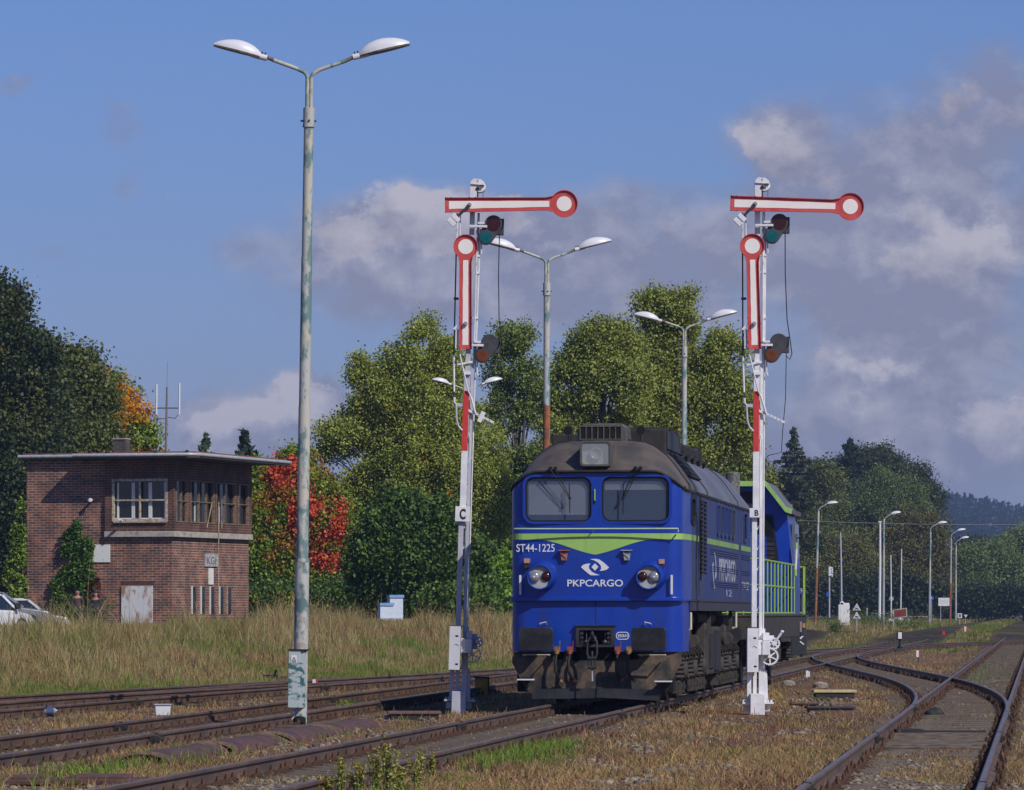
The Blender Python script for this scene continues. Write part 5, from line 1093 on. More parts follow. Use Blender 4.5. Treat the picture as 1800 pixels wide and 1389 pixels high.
# ------------------------------------------------------------------ signal box (brick building)
def make_signalbox():
    D0 = 190.0; X0 = (303-900)/F*D0; zg = gzf(X0-3, D0)-.1; root = empty('brick_building', (X0, D0, 0), R(-17))
    tag(root, 'two-storey brick signal box with glazed upper floor and wide flat roof', 'building')
    c, s_ = math.cos(R(17)), math.sin(R(17))
    def fz(py, x=0, y=0): D = D0-s_*x+c*y; return CAMZ+(HY-py)*D/F
    def fx(px, y=0):      # along the front wall
        # X = X0 + c*x + s*y ; D = D0 - s*x + c*y ; (px-900)/F*D = X
        k = (px-900)/F; return (k*(D0+c*y)-X0-s_*y)/(c+k*s_)
    def fy(px, x=0):      # along the right-hand wall
        k = (px-900)/F; return (k*(D0-s_*x)-X0-c*x)/(s_-k*c)
    xl = fx(47); yr = fy(437); zt = fz(806)
    mb = MB(); mb.box(xl, 0, 0, yr, -.3, zt-.02); wall = mb.build('wall', m_brick, root)
    # upper bay with windows
    bx0 = fx(187); slab = fz(939); z1 = fz(934); z0 = fz(944)
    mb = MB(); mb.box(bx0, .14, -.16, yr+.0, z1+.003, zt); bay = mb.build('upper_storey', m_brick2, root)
    wz0, wz1 = fz(914.5), fz(843.5)
    wa, wb = fx(199, -.16), fx(293, -.16)
    cs = [MB().box(wa, wb, -.6, .5, wz0, wz1), MB().box(bx0+.3, -.15, .0, yr-.3, wz0-.8, wz1+.3)]
    sw = []
    for p0, p1 in ((309.5, 328.5), (335, 376), (380, 413), (419, 436)):
        ya, yb = fy(p0, .14), fy(p1, .14); sw.append((ya, yb)); cs.append(MB().box(-.5, .4, ya, yb, wz0-.05, wz1))
    cut(bay, cs); bay.data.materials.append(m_dark)
    for p in bay.data.polygons: p.material_index = 1 if (bx0+.1 < p.center.x < -.1 and -.05 < p.center.y < yr-.1 and p.center.z < zt-.1 and (abs(p.center.y) > .02 or p.normal.y > .5)) else 0
    cut(wall, [MB().box(bx0+.3, -.15, .05, yr-.3, wz0-.8, wz1+.3), MB().box(wa, wb, -.2, .3, wz0, wz1)]+[MB().box(-.4, .1, a_, b_, wz0-.05, wz1) for a_, b_ in sw]); wall.data.materials.append(m_dark)
    for p in wall.data.polygons: p.material_index = 1 if (bx0+.1 < p.center.x < -.1 and .04 < p.center.y < yr-.1 and p.center.z < zt-.1) else 0
    mb = MB(); mb.box(bx0-.03, .19, -.20, yr+.05, z0, z1); mb.build('concrete_slab', m_concrete, root, bevel=.02)
    # front window
    def winframe(name, span, z0, z1, posts, rails, axis, face, mat, t=.05, parent=root, inner=None):
        a, b = span; mb = MB()
        def bx(u0, u1, w0, w1, d0=0, d1=.09):
            if axis == 'y': mb.box(u0, u1, face-.03+d0, face+d1, w0, w1)
            else: mb.box(face-d1, face+.03-d0, u0, u1, w0, w1)
        bx(a-t, b+t, z0-t, z0+t); bx(a-t, b+t, z1-t, z1+t); bx(a-t, a+t, z0+t, z1-t); bx(b-t, b+t, z0+t, z1-t)
        for p in posts: x = a+(b-a)*p; bx(x-t*.6, x+t*.6, z0+t, z1-t, .004, .08)
        for p in rails: z = z0+(z1-z0)*p; bx(a+t, b-t, z-t*.6, z+t*.6, .008, .07)
        return mb.build(name, mat, parent)
    f = winframe('window', (wa, wb), wz0, wz1, (.5,), (.50,), 'y', -.16, M('window_frame_pale', (.50, .45, .37), (.34, .23, .15), 6, .7, lo=.48, hi=.56))
    mb = MB(); mb.box(wa, wb, -.01, .0, wz0, wz1); mb.build('pane', m_glass, f)
    mb = MB()
    for p in (.07, .345, .37, .66, .69, .95): x = wa+(wb-wa)*p; mb.box(x-.04, x+.04, -.05, -.012, wz0+.05, wz1-.1)
    mb.box(wa, wb, -.05, -.014, wz0+.03, wz0+.10); mb.box(wa+.9, wb-.7, -.05, -.014, wz0+.75, wz0+.87); mb.build('inner_sash', m_winwhite, f)
    mb = MB(); mb.box(wa+.05, wb+.02, -.26, -.18, wz0-.10, wz0-.05); mb.build('window_sill', m_winrust, f)
    for (ya, yb), posts in zip(sw, ((.5,), (.36, .68), (.45,), ())):
        f = winframe('window', (ya, yb), wz0-.05, wz1, posts, (.5,), 'x', .14, m_windark, .028)
        mb = MB(); mb.box(-.02, -.01, ya, yb, wz0-.05, wz1); mb.build('pane', m_glass, f)
        mb = MB()
        for p in (.3,):
            y = ya+(yb-ya)*p; mb.box(-.0, .03, y-.03, y+.03, wz0+.0, wz0+.75)
        mb.build('inner_sash', m_winwhite, f)
    # roof
    zr0, zr1 = zt, zt+.20
    mb = MB(); A = [(xl-.25, -.30), (bx0-1.0, -.32), (bx0-1.0, -1.15), (1.1, -1.15), (1.5, -.8), (1.5, yr+1.0), (xl-.25, yr+1.0)]
    mb.prism(A, zr0, zr0+.142, 'z'); mb.mat(1); mb.prism([(x-.10 if x > 0 else x+.12, y+.14 if y < 0 else y-.14) for x, y in A], zr0+.145, zr0+.25, 'z'); rf = mb.build('roof', [m_soffit, m_roofred], root)
    mb = MB(); pts = [(x, y, zr0+.12) for x, y in A[:6]]; mb.tube(pts, .072, 8); mb.build('gutter', m_gutter, rf, smooth=50)
    mb = MB(); mb.box(fx(199, 2), fx(221, 2), 2, 2.45, zr0, fz(771, 0, 2)); mb.mat(1); mb.box(fx(198, 2), fx(222, 2), 1.96, 2.49, fz(771, 0, 2)+.003, fz(769, 0, 2)); mb.build('chimney', [m_chim, m_concrete], rf)
    for q in (40, 70, 95, 150, 165, 180, 265, 320): mb = MB(); x = fx(q, -.3 if q < 120 else -1.6); mb.cyl((x, -.25 if q < 120 else -1.05, zr0+.15), (x, -.25 if q < 120 else -1.05, zr0+.30), .06, 6); mb.build('gutter_bracket', m_dark, rf)
    # boards, doors, slits on the ground floor
    mb = MB(); mb.box(fx(161, -.04), fx(193, -.04), -.05, -.003, fz(988), fz(957)); mb.build('white_board', m_peelwhite, root)
    mb = MB(); mb.box(fx(213.5, -.05), fx(268, -.05), -.07, -.003, -.1, fz(1030)); dr = mb.build('rusty_door', m_rustdoor, root)
    mb = MB()
    for k in range(22): x = fx(213, 0)+(fx(269, 0)-fx(213, 0))*k/21; mb.box(x-.005, x+.04, -.012, -.002, fz(1029), fz(1021))
    mb.build('brick_lintel', M('lintel_brick', (.11, .045, .035), (.08, .035, .03), 9, .85), root)
    for q in (337, 353, 369, 385.5, 399):
        ya, yb = fy(q, .0), fy(q+6, .0); mb = MB(); mb.box(.002, .03, ya, yb, fz(1068)-.25, fz(1031)); mb.mat(1 if q != 399 else 2); mb.box(.002, .05, ya-.07, ya-.002, fz(1069)-.25, fz(1030)); mb.build('slit_window', [m_glass, m_winwhite, m_winrust], root)
    ya, yb = fy(359.5, 0), fy(381, 0); mb = MB(); mb.box(.002, .06, ya, yb, fz(990)+.05*0-.1, fz(967.5)-.1); nb = mb.build('name_board', M('faded_board', (.50, .49, .50), (.36, .35, .36), 5, .7), root)
    MS = Matrix(((0, -1, 0, .062), (1, 0, 0, 0), (0, 0, 1, 0), (0, 0, 0, 1)))
    text('KGr', ya+.12, yb-.12, fz(988)-.05, fz(970)-.15, .006, 'board_lettering', M('faded_letters', (.16, .16, .17), None), nb, MS, .01)
    mb = MB(); ya, yb = fy(366, 0), fy(373.5, 0); mb.box(.002, .05, ya, yb, fz(1020)-.15, fz(992)-.12); mb.build('white_plate', m_peelwhite, root)
    mb = MB(); y = fy(383.5, .2); mb.tube([(.22, y, -.2), (.22, y, fz(878))], .022, 5); mb.tube([(.22, fy(372, .2), fz(880)), (.22, fy(363, .2), fz(925))], .02, 5); mb.tube([(.22, fy(389, .2), fz(872)), (.22, fy(389, .2), fz(925))], .02, 5)
    mb.build('downpipe', m_winrust, root)
    mb = MB(); x = fx(158, -.3); mb.cyl((x, -.02, fz(878)), (x, -.3, fz(877)), .05, 8); mb.lathe([(0, -.08), (.08, -.05), (.09, .04), (0, .08)], (x, -.3, fz(879)), n=10); mb.build('wall_lamp', m_lampw, root); mb = MB(); mb.cyl((fx(213, -.5), -.44, fz(916)), (fx(213, -.5), -.7, fz(913)), .06, 8); mb.build('wall_lamp', m_lampw, root)
    # aerial
    a = empty('radio_aerial', (X0, D0, 0), R(-17)); tag(a, 'radio mast with two white upright aerials on a crossbar above the roof', 'aerial')
    y = 3.0; P = lambda px, py: (fx(px, y), y, fz(py, 0, y))
    mb = MB(); mb.tube([P(291.5, 797), P(293.5, 680)], [.05, .035], 6); mb.tube([P(293.5, 682), P(294.5, 635)], .008, 4); mb.build('mast', M('aerial_brown', (.14, .11, .10), (.2, .17, .15), 5, .6), a)
    mb = MB(); mb.tube([P(273.5, 716.5), P(314, 717)], .022, 5); mb.tube([P(275, 729), P(279, 736), P(291, 735)], .015, 5); mb.tube([P(312, 729), P(308, 735), P(295, 733)], .015, 5); mb.build('crossbar', m_dark, a)
    for p, q in ((275, 674), (315, 673)): mb = MB(); mb.tube([P(p, 728), P(p+.4, q)], .042, 6); mb.build('aerial_rod', m_lampw, a)
    return root, fx, fy, fz
sbox, sfx, sfy, sfz = make_signalbox()

# ------------------------------------------------------------------ trees
rng = np.random.RandomState(5)
def leaf_quads(c, size, rs, droop=0.0, elong=1.0):
    """one small diamond-shaped leaf or leaf tuft per centre, random facing"""
    n = len(c); a = rs.randn(n, 3); a[:, 2] -= droop*2; a /= np.linalg.norm(a, axis=1)[:, None]; b = rs.randn(n, 3); b -= a*(a*b).sum(1)[:, None]; b /= np.linalg.norm(b, axis=1)[:, None]
    s = (size*(.6+.8*rs.rand(n)))[:, None] if np.ndim(size) else size*(.6+.8*rs.rand(n))[:, None]
    v = np.stack([c+a*s*elong*.6, c+b*s*.42, c-a*s*elong*.5, c-b*s*.42], 1).reshape(-1, 3)
    f = np.arange(4*n).reshape(n, 4); return v, f
def palette(cols, t):
    cols = np.array(cols); k = np.clip(t, 0, .9999)*(len(cols)-1); i = k.astype(int); f = (k-i)[:, None]; return cols[i]*(1-f)+cols[np.minimum(i+1, len(cols)-1)]*f
def tree(name, label, D, basex, lobes, leaf, dens, pal, group=None, cat='tree', seed=1, baseh=None, trunk=.28, tint=None, depth=1.0, flat=.75, spread=.34, gap=.0, clump=18, bark=None, limbs=True, shoots=3):
    """lobes are (column, row, half width, half height) measured in the photo and turned into metres at the tree's own distance"""
    rs = np.random.RandomState(seed); X = (basex-900)/F*D; z0 = gzf(X, D) if D < 600 else 0
    root = empty(name, (X, D, z0)); tag(root, label, cat, group)
    s = F/D; L = []
    if shoots > 5: lobes = [(a, b, c_*.84, d_*.82) for a, b, c_, d_ in lobes]
    for q, (px, py, rx, ry) in enumerate(lobes):
        L.append(((px-basex)/s, rs.uniform(-.5, .5)*rx/s*depth, CAMZ+(HY-py)/s-z0, rx/s, ry/s))
    L0 = list(L); lobes = list(lobes); cs = []; nl = []; wts = []
    for k, (x, y, z, rx, rz) in enumerate(L0):     # smaller boughs that break up the outline of each main bough
        for q in range(4):
            a = rs.rand()*6.283; b = rs.uniform(.75, 1.05); fr = rs.uniform(.20, .34)
            L.append((x+rx*b*math.cos(a), y+rx*rs.uniform(-.5, .5), z+rz*b*math.sin(a), rx*fr, rz*fr)); lobes.append((0, 0, rx*fr*s, rz*fr*s*1.4))
        for q in range(shoots):      # upward shoots that fray the outline
            a = rs.uniform(.15, 2.99); b = rs.uniform(.92, 1.22); w_ = rx*rs.uniform(.05, .11); h_ = rz*rs.uniform(.16, .36)
            L.append((x+rx*b*math.cos(a), y+rx*rs.uniform(-.4, .4), z+rz*b*math.sin(a)*.95, w_, h_)); lobes.append((0, 0, max(w_*s, 2), max(h_*s, 3)*1.1))
    for k, (x, y, z, rx, rz) in enumerate(L):
        area = math.pi*lobes[k][2]*lobes[k][3]; ncl = max(2, int(area*dens/clump)); ry = (rx+rz)/2*flat*depth
        d = rs.randn(ncl, 3); d /= np.linalg.norm(d, axis=1)[:, None]; rad = rs.rand(ncl)**.40*(1.0+.17*rs.randn(ncl)); rad = np.clip(rad, 0, 1.32)
        p = d*rad[:, None]*np.array([rx, ry, rz])+np.array([x, y, z])
        nz = fbm(p[:, 0]*.75+seed*3, p[:, 2]*.75+p[:, 1]*.4+seed)
        p = p[nz > gap]; cs.append(p); wts.append(np.full(len(p), min(rx, rz)))
    C = np.concatenate(cs); Wt = np.concatenate(wts); C = C[C[:, 2] > .05] if True else C
    n = len(C)*clump; idx = np.repeat(np.arange(len(C)), clump)
    sp = spread*(1 if not callable(spread) else 1)
    P = C[idx]+rs.randn(n, 3)*sp*np.array([1, 1, .8]); P[:, 2] = np.maximum(P[:, 2], .03)
    v, f = leaf_quads(P, leaf, rs)
    t = .55*rs.rand(len(C))[idx]+.45*rs.rand(n)
    col = palette(pal, t)*1.3*(.7+.6*rs.rand(n))[:, None]
    if tint is not None: col = tint(P, col, rs, t, lambda px: (px-basex)/s, lambda py: CAMZ+(HY-py)/s-z0)
    cr = mesh_np('crown', v, f, col, m_leaf, root)
    mb = MB(); zb = min(l[2]-l[4] for l in L); top = sorted(L, key=lambda l: -l[2])[0]
    pts = [(0, 0, -.3), (0, 0, max(.5, top[2]*.25)), (top[0]*.35, top[1]*.3, top[2]*.55), (top[0]*.8, top[1]*.8, top[2]*.9)]
    mb.tube(pts, [trunk, trunk*.8, trunk*.5, trunk*.12], 8)
    if limbs:
        for l in L0:
            b0 = Vector((top[0]*.2, 0, max(.4, min(l[2]*.45, top[2]*.5)))); e = Vector(l[:3]); m_ = b0*.5+e*.5+Vector((rs.uniform(-.3, .3), rs.uniform(-.3, .3), rs.uniform(-.1, .4)))
            mb.tube([b0, m_, e], [trunk*.4, trunk*.25, trunk*.08], 5, cap=False)
            for q in range(3):
                d = Vector(rs.randn(3)).normalized(); mb.tube([m_*.4+e*.6, e+Vector((d.x*l[3]*.8, d.y*l[3]*.6, abs(d.z)*l[4]*.8))], [trunk*.14, trunk*.03], 4, cap=False)
    mb.build('trunk', bark or m_bark, root, smooth=60)
    return root
def conifer(name, label, D, basex, top_py, base_py, halfw, pal, dens=1.0, seed=1, group=None, irregular=.2, leaf=.30, droop=.35, z0=None):
    rs = np.random.RandomState(seed); s = F/D; X = (basex-900)/F*D; z0 = (gzf(X, D) if D < 600 else 0) if z0 is None else z0
    root = empty(name, (X, D, z0)); tag(root, label, 'tree', group)
    H = CAMZ+(HY-top_py)/s-z0; Rr = halfw/s; zb = max(.3, CAMZ+(HY-base_py)/s-z0)
    P = []; mb = MB(); mb.tube([(0, 0, -.2), (0, 0, H*.5), (0, 0, H*.97)], [H*.018, H*.011, .01], 7)
    ntier = int((H-zb)/.45)
    for k in range(ntier):
        t = k/ntier; z = zb+(H-zb)*t; r = Rr*1.25*(1-t)**.7*(1+irregular*rs.uniform(-1, 1)); nb = rs.randint(5, 8)
        for b in range(nb):
            a = rs.rand()*6.283; rr = r*rs.uniform(.65, 1.1); nseg = max(4, int(rr*22*dens))
            tt = rs.rand(nseg)**.7; x = rr*tt; zz = z+.12*rr*tt-droop*rr*tt**2*.8
            w = .10+.16*rr*(1-tt); off = rs.randn(nseg)*w
            P.append(np.stack([x*math.cos(a)-off*math.sin(a), x*math.sin(a)+off*math.cos(a), zz-abs(rs.randn(nseg))*.12*droop*3], 1))
            mb.tube([(0, 0, z), (rr*.9*math.cos(a), rr*.9*math.sin(a), z+.12*rr*.9-droop*rr*.65)], [.03, .008], 3, cap=False)
    P.append(np.stack([rs.randn(30)*.08, rs.randn(30)*.08, H-rs.rand(30)*1.0], 1)); P = np.concatenate(P)
    v, f = leaf_quads(P, leaf, rs, .3, 1.6); col = palette(pal, rs.rand(len(P)))*(.75+.5*rs.rand(len(P)))[:, None]
    mesh_np('crown', v, f, col, m_leaf, root); mb.build('trunk', m_bark, root, smooth=60)
    return root
C = lambda *a: np.array(srgb(*a)[:3])
P_POP = [C(96, 110, 46)*1.3, C(110, 120, 50)*1.25, C(130, 138, 60)*1.2, C(150, 150, 66)*1.15]
P_POPD = [C(74, 92, 44), C(92, 108, 50)*1.15, C(112, 124, 58)*1.15, C(132, 136, 62)*1.1]
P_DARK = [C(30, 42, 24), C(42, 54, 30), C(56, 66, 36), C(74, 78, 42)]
P_OAK = [C(66, 80, 38), C(86, 96, 46), C(102, 102, 48), C(116, 106, 52)]
P_WILL = [C(88, 102, 54), C(104, 118, 64), C(80, 94, 48), C(116, 124, 72)]
P_MAPLE = [C(70, 96, 32), C(90, 116, 36), C(124, 138, 42), C(160, 152, 46)]
P_SHRUB = [C(46, 70, 30), C(60, 86, 34), C(80, 104, 42), C(106, 122, 52)]
P_BRUSH = [C(86, 76, 58), C(98, 92, 58), C(78, 84, 46), C(110, 96, 70)]
P_SPR = [C(34, 46, 34), C(46, 58, 42), C(58, 70, 48)]
P_LAR = [C(58, 68, 42), C(74, 82, 50), C(90, 96, 58)]
YEL = [C(196, 140, 22)*1.1, C(214, 160, 30)*1.1, C(190, 110, 20), C(150, 140, 40)]
RED = [C(204, 66, 52)*1.1, C(216, 92, 64)*1.1, C(204, 114, 62)*1.1, C(176, 56, 48)]; ORG = [C(190, 108, 44), C(186, 138, 50), C(160, 84, 40), C(130, 120, 44)]
G_TREES = 'trees and bushes behind the yard'
def t_yellow(P, col, rs, t, fx, fz):
    k = sst((fbm(P[:, 0]*.6+2, P[:, 2]*.6)-.42+.02*(P[:, 0]-fx(200)))/.12); return col*(1-k[:, None])+palette(YEL, t)*k[:, None]
def t_maple(P, col, rs, t, fx, fz):
    x, z = P[:, 0], P[:, 2]; n = fbm(x*.8+31, z*.8+P[:, 1]*.4)-.5
    def area(px, py, rx, ry): return 1-np.sqrt(((x-fx(px))/(rx/38))**2+((z-fz(py))/(ry/38))**2)
    r = np.maximum.reduce([area(562, 895, 62, 50), area(512, 828, 44, 36), area(592, 930, 44, 44), area(585, 985, 40, 24)])
    r2 = np.maximum.reduce([area(520, 850, 80, 60), area(565, 955, 75, 50)])
    n2 = (fbm(x*2.2+7, z*2.2+P[:, 1])-.5)+.35*(rs.rand(len(P))-.5); k2 = sst((r2*.55+n*1.3+n2*1.2-.08)/.2)[:, None]; k = sst((r*.8+n*1.1+n2*1.3-.18)/.16)[:, None]
    col = col*(1-k2*.85)+palette(ORG, t)*k2*.85; return col*(1-k)+palette(RED, t)*k
def t_fleck(amount, pal2, sc=.5, off=0):
    def fn(P, col, rs, t, fx, fz):
        k = sst((fbm(P[:, 0]*sc+off, P[:, 2]*sc+P[:, 1]*.2)-(1-amount))/.1)[:, None]; s2 = (rs.rand(len(P)) < .25+.0*t)[:, None]
        return np.where(k*rs.rand(len(P), 1) > .35, palette(pal2, t), col)
    return fn
# left edge
tree('dark_tree', 'tall dark green tree filling the left edge of the picture', 226, -10, [(-40, 560, 70, 80), (5, 545, 32, 45), (-5, 610, 45, 60), (30, 650, 52, 70), (-20, 740, 90, 100), (50, 740, 60, 90), (-30, 900, 90, 120), (20, 880, 80, 120), (40, 1010, 60, 90)], .16, .85, [c_*1.25 for c_ in P_DARK], G_TREES, seed=3, trunk=.4, clump=24, spread=.42, tint=t_fleck(.42, P_OAK, .4, 5))
tree('mixed_tree', 'mid-green tree between the dark left tree and the orange maple', 234, 110, [(120, 650, 42, 40), (85, 690, 50, 60), (140, 720, 56, 60), (100, 800, 80, 70), (60, 860, 60, 80), (150, 800, 60, 60)], .16, .8, P_OAK[:3], G_TREES, seed=4, clump=22, spread=.38)
tree('orange_maple', 'orange-yellow maple behind the flat roof of the brick building', 244, 205, [(180, 680, 28, 30), (200, 715, 40, 40), (228, 742, 30, 28), (248, 770, 20, 24), (215, 785, 48, 34), (170, 760, 50, 50)], .15, 1.0, P_MAPLE, G_TREES, seed=5, tint=t_yellow, trunk=.2, clump=20, spread=.32)
conifer('spruce_tree', 'pale slender spruce above the roof, left of the darker spruce', 330, 361, 762, 860, 27, [C(74, 92, 62), C(88, 106, 74)], .8, 6, 'pair of spruces behind the brick building', .3, .34)
conifer('spruce_tree', 'dark pointed spruce above the roof beside the red maple', 300, 430, 756, 900, 34, P_SPR, 1.3, 7, 'pair of spruces behind the brick building', .25, .36)
tree('red_maple', 'maple with blazing red and orange leaves right of the brick building', 217, 480, [(470, 850, 40, 45), (510, 825, 28, 30), (530, 835, 28, 34), (480, 910, 60, 50), (545, 890, 48, 48), (590, 915, 36, 42), (560, 960, 60, 45), (465, 985, 55, 55), (520, 1010, 60, 50), (580, 1000, 38, 45), (470, 1040, 40, 30)], .125, 1.8, P_MAPLE, G_TREES, seed=8, tint=t_maple, trunk=.22, clump=20, spread=.27, gap=.33, shoots=5)
tree('bush', 'low dark bushes along the foot of the red maple', 212, 540, [(470, 1060, 45, 26), (530, 1062, 50, 26), (600, 1058, 50, 30), (640, 1060, 40, 24)], .12, 1.1, P_SHRUB, G_TREES, 'bush', seed=9, trunk=.08, tint=t_fleck(.45, P_MAPLE[2:], .9, 3))
# poplars in the middle
tree('poplar_tree', 'broad light-green poplar behind the signal with plate C', 222, 760, [(757, 585, 30, 34), (745, 620, 46, 45), (700, 640, 42, 36), (770, 660, 60, 55), (665, 680, 48, 46), (632, 655, 18, 30), (715, 710, 70, 60), (640, 740, 45, 40), (790, 740, 60, 70), (600, 770, 45, 34), (670, 790, 80, 60), (590, 805, 34, 32), (740, 810, 80, 80), (830, 820, 60, 80), (800, 900, 90, 80), (700, 880, 70, 60), (870, 900, 40, 70), (640, 860, 40, 40), (760, 960, 60, 60)], .105, 1.25, P_POP, G_TREES, seed=10, trunk=.32, clump=20, shoots=9, spread=.24, gap=.42, tint=t_fleck(.36, [C(156, 150, 48), C(138, 142, 50)], .6, 8), bark=M('poplar_bark', (.16, .15, .13), (.24, .23, .20), 5, .9))
tree('poplar_tree', 'darker open poplar with sky gaps beside the rusty lamp post', 236, 905, [(905, 600, 40, 36), (930, 640, 36, 45), (885, 640, 34, 40), (870, 700, 30, 50), (935, 710, 40, 45), (900, 770, 34, 40), (950, 790, 40, 50), (890, 840, 50, 50), (950, 880, 60, 60)], .11, 1.1, P_POPD, G_TREES, seed=11, trunk=.3, clump=20, shoots=9, spread=.24, gap=.46)
tree('poplar_tree', 'round-topped poplar just left of the third double lamp post', 205, 1060, [(1050, 600, 42, 38), (1085, 620, 46, 50), (1030, 650, 42, 50), (995, 660, 34, 46), (1080, 690, 66, 60), (1010, 720, 50, 55), (1060, 770, 80, 60), (985, 770, 34, 40), (1110, 790, 60, 50)], .105, 1.25, P_POPD[1:]+[P_POP[1]], G_TREES, seed=12, trunk=.3, clump=20, shoots=9, spread=.24, gap=.42, tint=t_fleck(.34, P_POP[1:3], .5, 4))
tree('poplar_tree', 'tallest poplar, behind the third double lamp post', 214, 1190, [(1150, 540, 40, 30), (1205, 545, 40, 38), (1170, 590, 66, 50), (1130, 620, 50, 50), (1215, 620, 60, 50), (1255, 610, 36, 44), (1165, 680, 80, 60), (1240, 690, 70, 60), (1150, 760, 80, 60), (1230, 780, 70, 60), (1290, 640, 26, 40), (1290, 720, 40, 60), (1310, 760, 22, 40)], .105, 1.25, P_POPD[1:]+[P_POP[1], P_POP[2]], G_TREES, seed=13, trunk=.34, clump=20, shoots=9, spread=.24, gap=.42, tint=t_fleck(.36, P_POP[1:3], .5, 14))
tree('birch_tree', 'soft olive-green tree low behind the locomotive roof beside signal B', 262, 1290, [(1290, 790, 30, 34), (1262, 830, 40, 44), (1310, 840, 30, 34), (1280, 880, 50, 50), (1330, 900, 40, 60), (1300, 960, 60, 60)], .17, .5, [C(96, 108, 46), C(116, 124, 52), C(84, 98, 44)], G_TREES, seed=14, trunk=.14, clump=18, spread=.4)
tree('hazel_bush', 'dense dark green bush behind the white beehives', 191, 720, [(700, 915, 50, 40), (750, 930, 56, 44), (680, 970, 56, 46), (740, 990, 70, 50), (800, 985, 48, 46), (690, 1030, 60, 40), (770, 1045, 60, 36), (825, 1030, 30, 40)], .135, 1.9, P_SHRUB, G_TREES, 'bush', seed=15, trunk=.14, clump=20, spread=.26, gap=.33, shoots=5, tint=t_fleck(.38, YEL, .7, 21))
tree('thicket', 'brownish thicket between the dark bush and the locomotive', 228, 860, [(870, 960, 50, 60), (850, 1010, 50, 50), (900, 1020, 40, 50), (640, 940, 40, 60), (620, 1010, 40, 40)], .16, .55, P_BRUSH, G_TREES, 'bush', seed=16, trunk=.06, clump=14, spread=.4)
tree('bush', 'small bright green bush left of the locomotive nose', 206, 878, [(872, 1020, 26, 22), (892, 1005, 24, 26), (866, 1040, 30, 22), (905, 1035, 20, 24)], .17, .9, [C(84, 120, 34), C(112, 146, 44), C(132, 160, 56)], G_TREES, 'bush', seed=17, trunk=.05)
tree('bush', 'green bush in the grass behind the signal with plate C', 188, 800, [(800, 1062, 34, 18), (770, 1068, 30, 14), (836, 1064, 26, 16)], .16, .8, P_SHRUB[1:], G_TREES, 'bush', seed=18, trunk=.05)
# right background
conifer('larch_tree', 'feathery larch standing alone above the trees beside signal B', 505, 1396, 752, 960, 52, P_LAR, .75, 19, G_TREES, .5, .34, .15)
conifer('spruce_tree', 'pointed conifer at the top of the dark grove on the right', 575, 1494, 770, 1000, 62, P_SPR+[P_LAR[0]], 1.3, 20, G_TREES, .35, .42)
tree('oak_tree', 'dark rounded oak on the right slope of the grove, facing the hills', 600, 1610, [(1530, 815, 34, 30), (1555, 808, 24, 22), (1580, 825, 20, 22), (1575, 860, 50, 44), (1615, 845, 20, 26), (1638, 880, 16, 26), (1600, 910, 50, 60), (1625, 960, 34, 50)], .24, 1.1, P_DARK[1:]+[P_SHRUB[0]], G_TREES, seed=21, trunk=.3, clump=14, spread=.55)
tree('willow_tree', 'pale grey-green willow in the middle of the grove', 548, 1560, [(1560, 870, 44, 40), (1535, 910, 34, 44), (1590, 900, 40, 46), (1545, 950, 30, 30), (1470, 895, 34, 36), (1485, 930, 40, 40), (1540, 990, 40, 50)], .16, 1.3, P_WILL, G_TREES, seed=22, trunk=.15, clump=22, spread=.5)
tree('grove_tree', 'dark olive tree at the left of the grove behind the rusty lamp post', 525, 1400, [(1350, 860, 40, 40), (1370, 900, 50, 60), (1430, 870, 50, 40), (1420, 940, 60, 60), (1370, 990, 50, 50), (1440, 1010, 60, 50), (1450, 840, 30, 24), (1390, 1040, 60, 34), (1420, 1000, 50, 60)], .19, 1.1, P_OAK[:3]+[P_DARK[2]], G_TREES, seed=23, trunk=.25, clump=16, spread=.5)
tree('grove_tree', 'brownish-green hornbeam behind the tall white poles', 518, 1490, [(1500, 980, 40, 50), (1470, 1020, 54, 44), (1510, 1035, 34, 34), (1440, 1040, 40, 30), (1520, 1000, 30, 40)], .18, 1.2, P_OAK[1:], G_TREES, seed=24, trunk=.2, clump=15, spread=.4)
tree('grove_tree', 'bronze-tinted beech at the right of the grove behind the level crossing', 538, 1610, [(1590, 950, 44, 50), (1625, 980, 36, 50), (1580, 1000, 44, 44), (1630, 1030, 36, 40), (1600, 1050, 50, 26), (1655, 1000, 22, 40), (1645, 935, 22, 30)], .19, 1.3, [C(84, 84, 42), C(102, 96, 48), C(66, 72, 38)], G_TREES, seed=25, trunk=.25, clump=13, spread=.42)
tree('grove_tree', 'black-green undergrowth tree in the gap of the grove', 615, 1545, [(1540, 990, 44, 60), (1545, 1040, 40, 40), (1520, 900, 60, 60), (1480, 860, 60, 50), (1560, 930, 50, 60)], .24, 1.1, P_DARK[:3], G_TREES, seed=26, trunk=.2, clump=13, spread=.6)
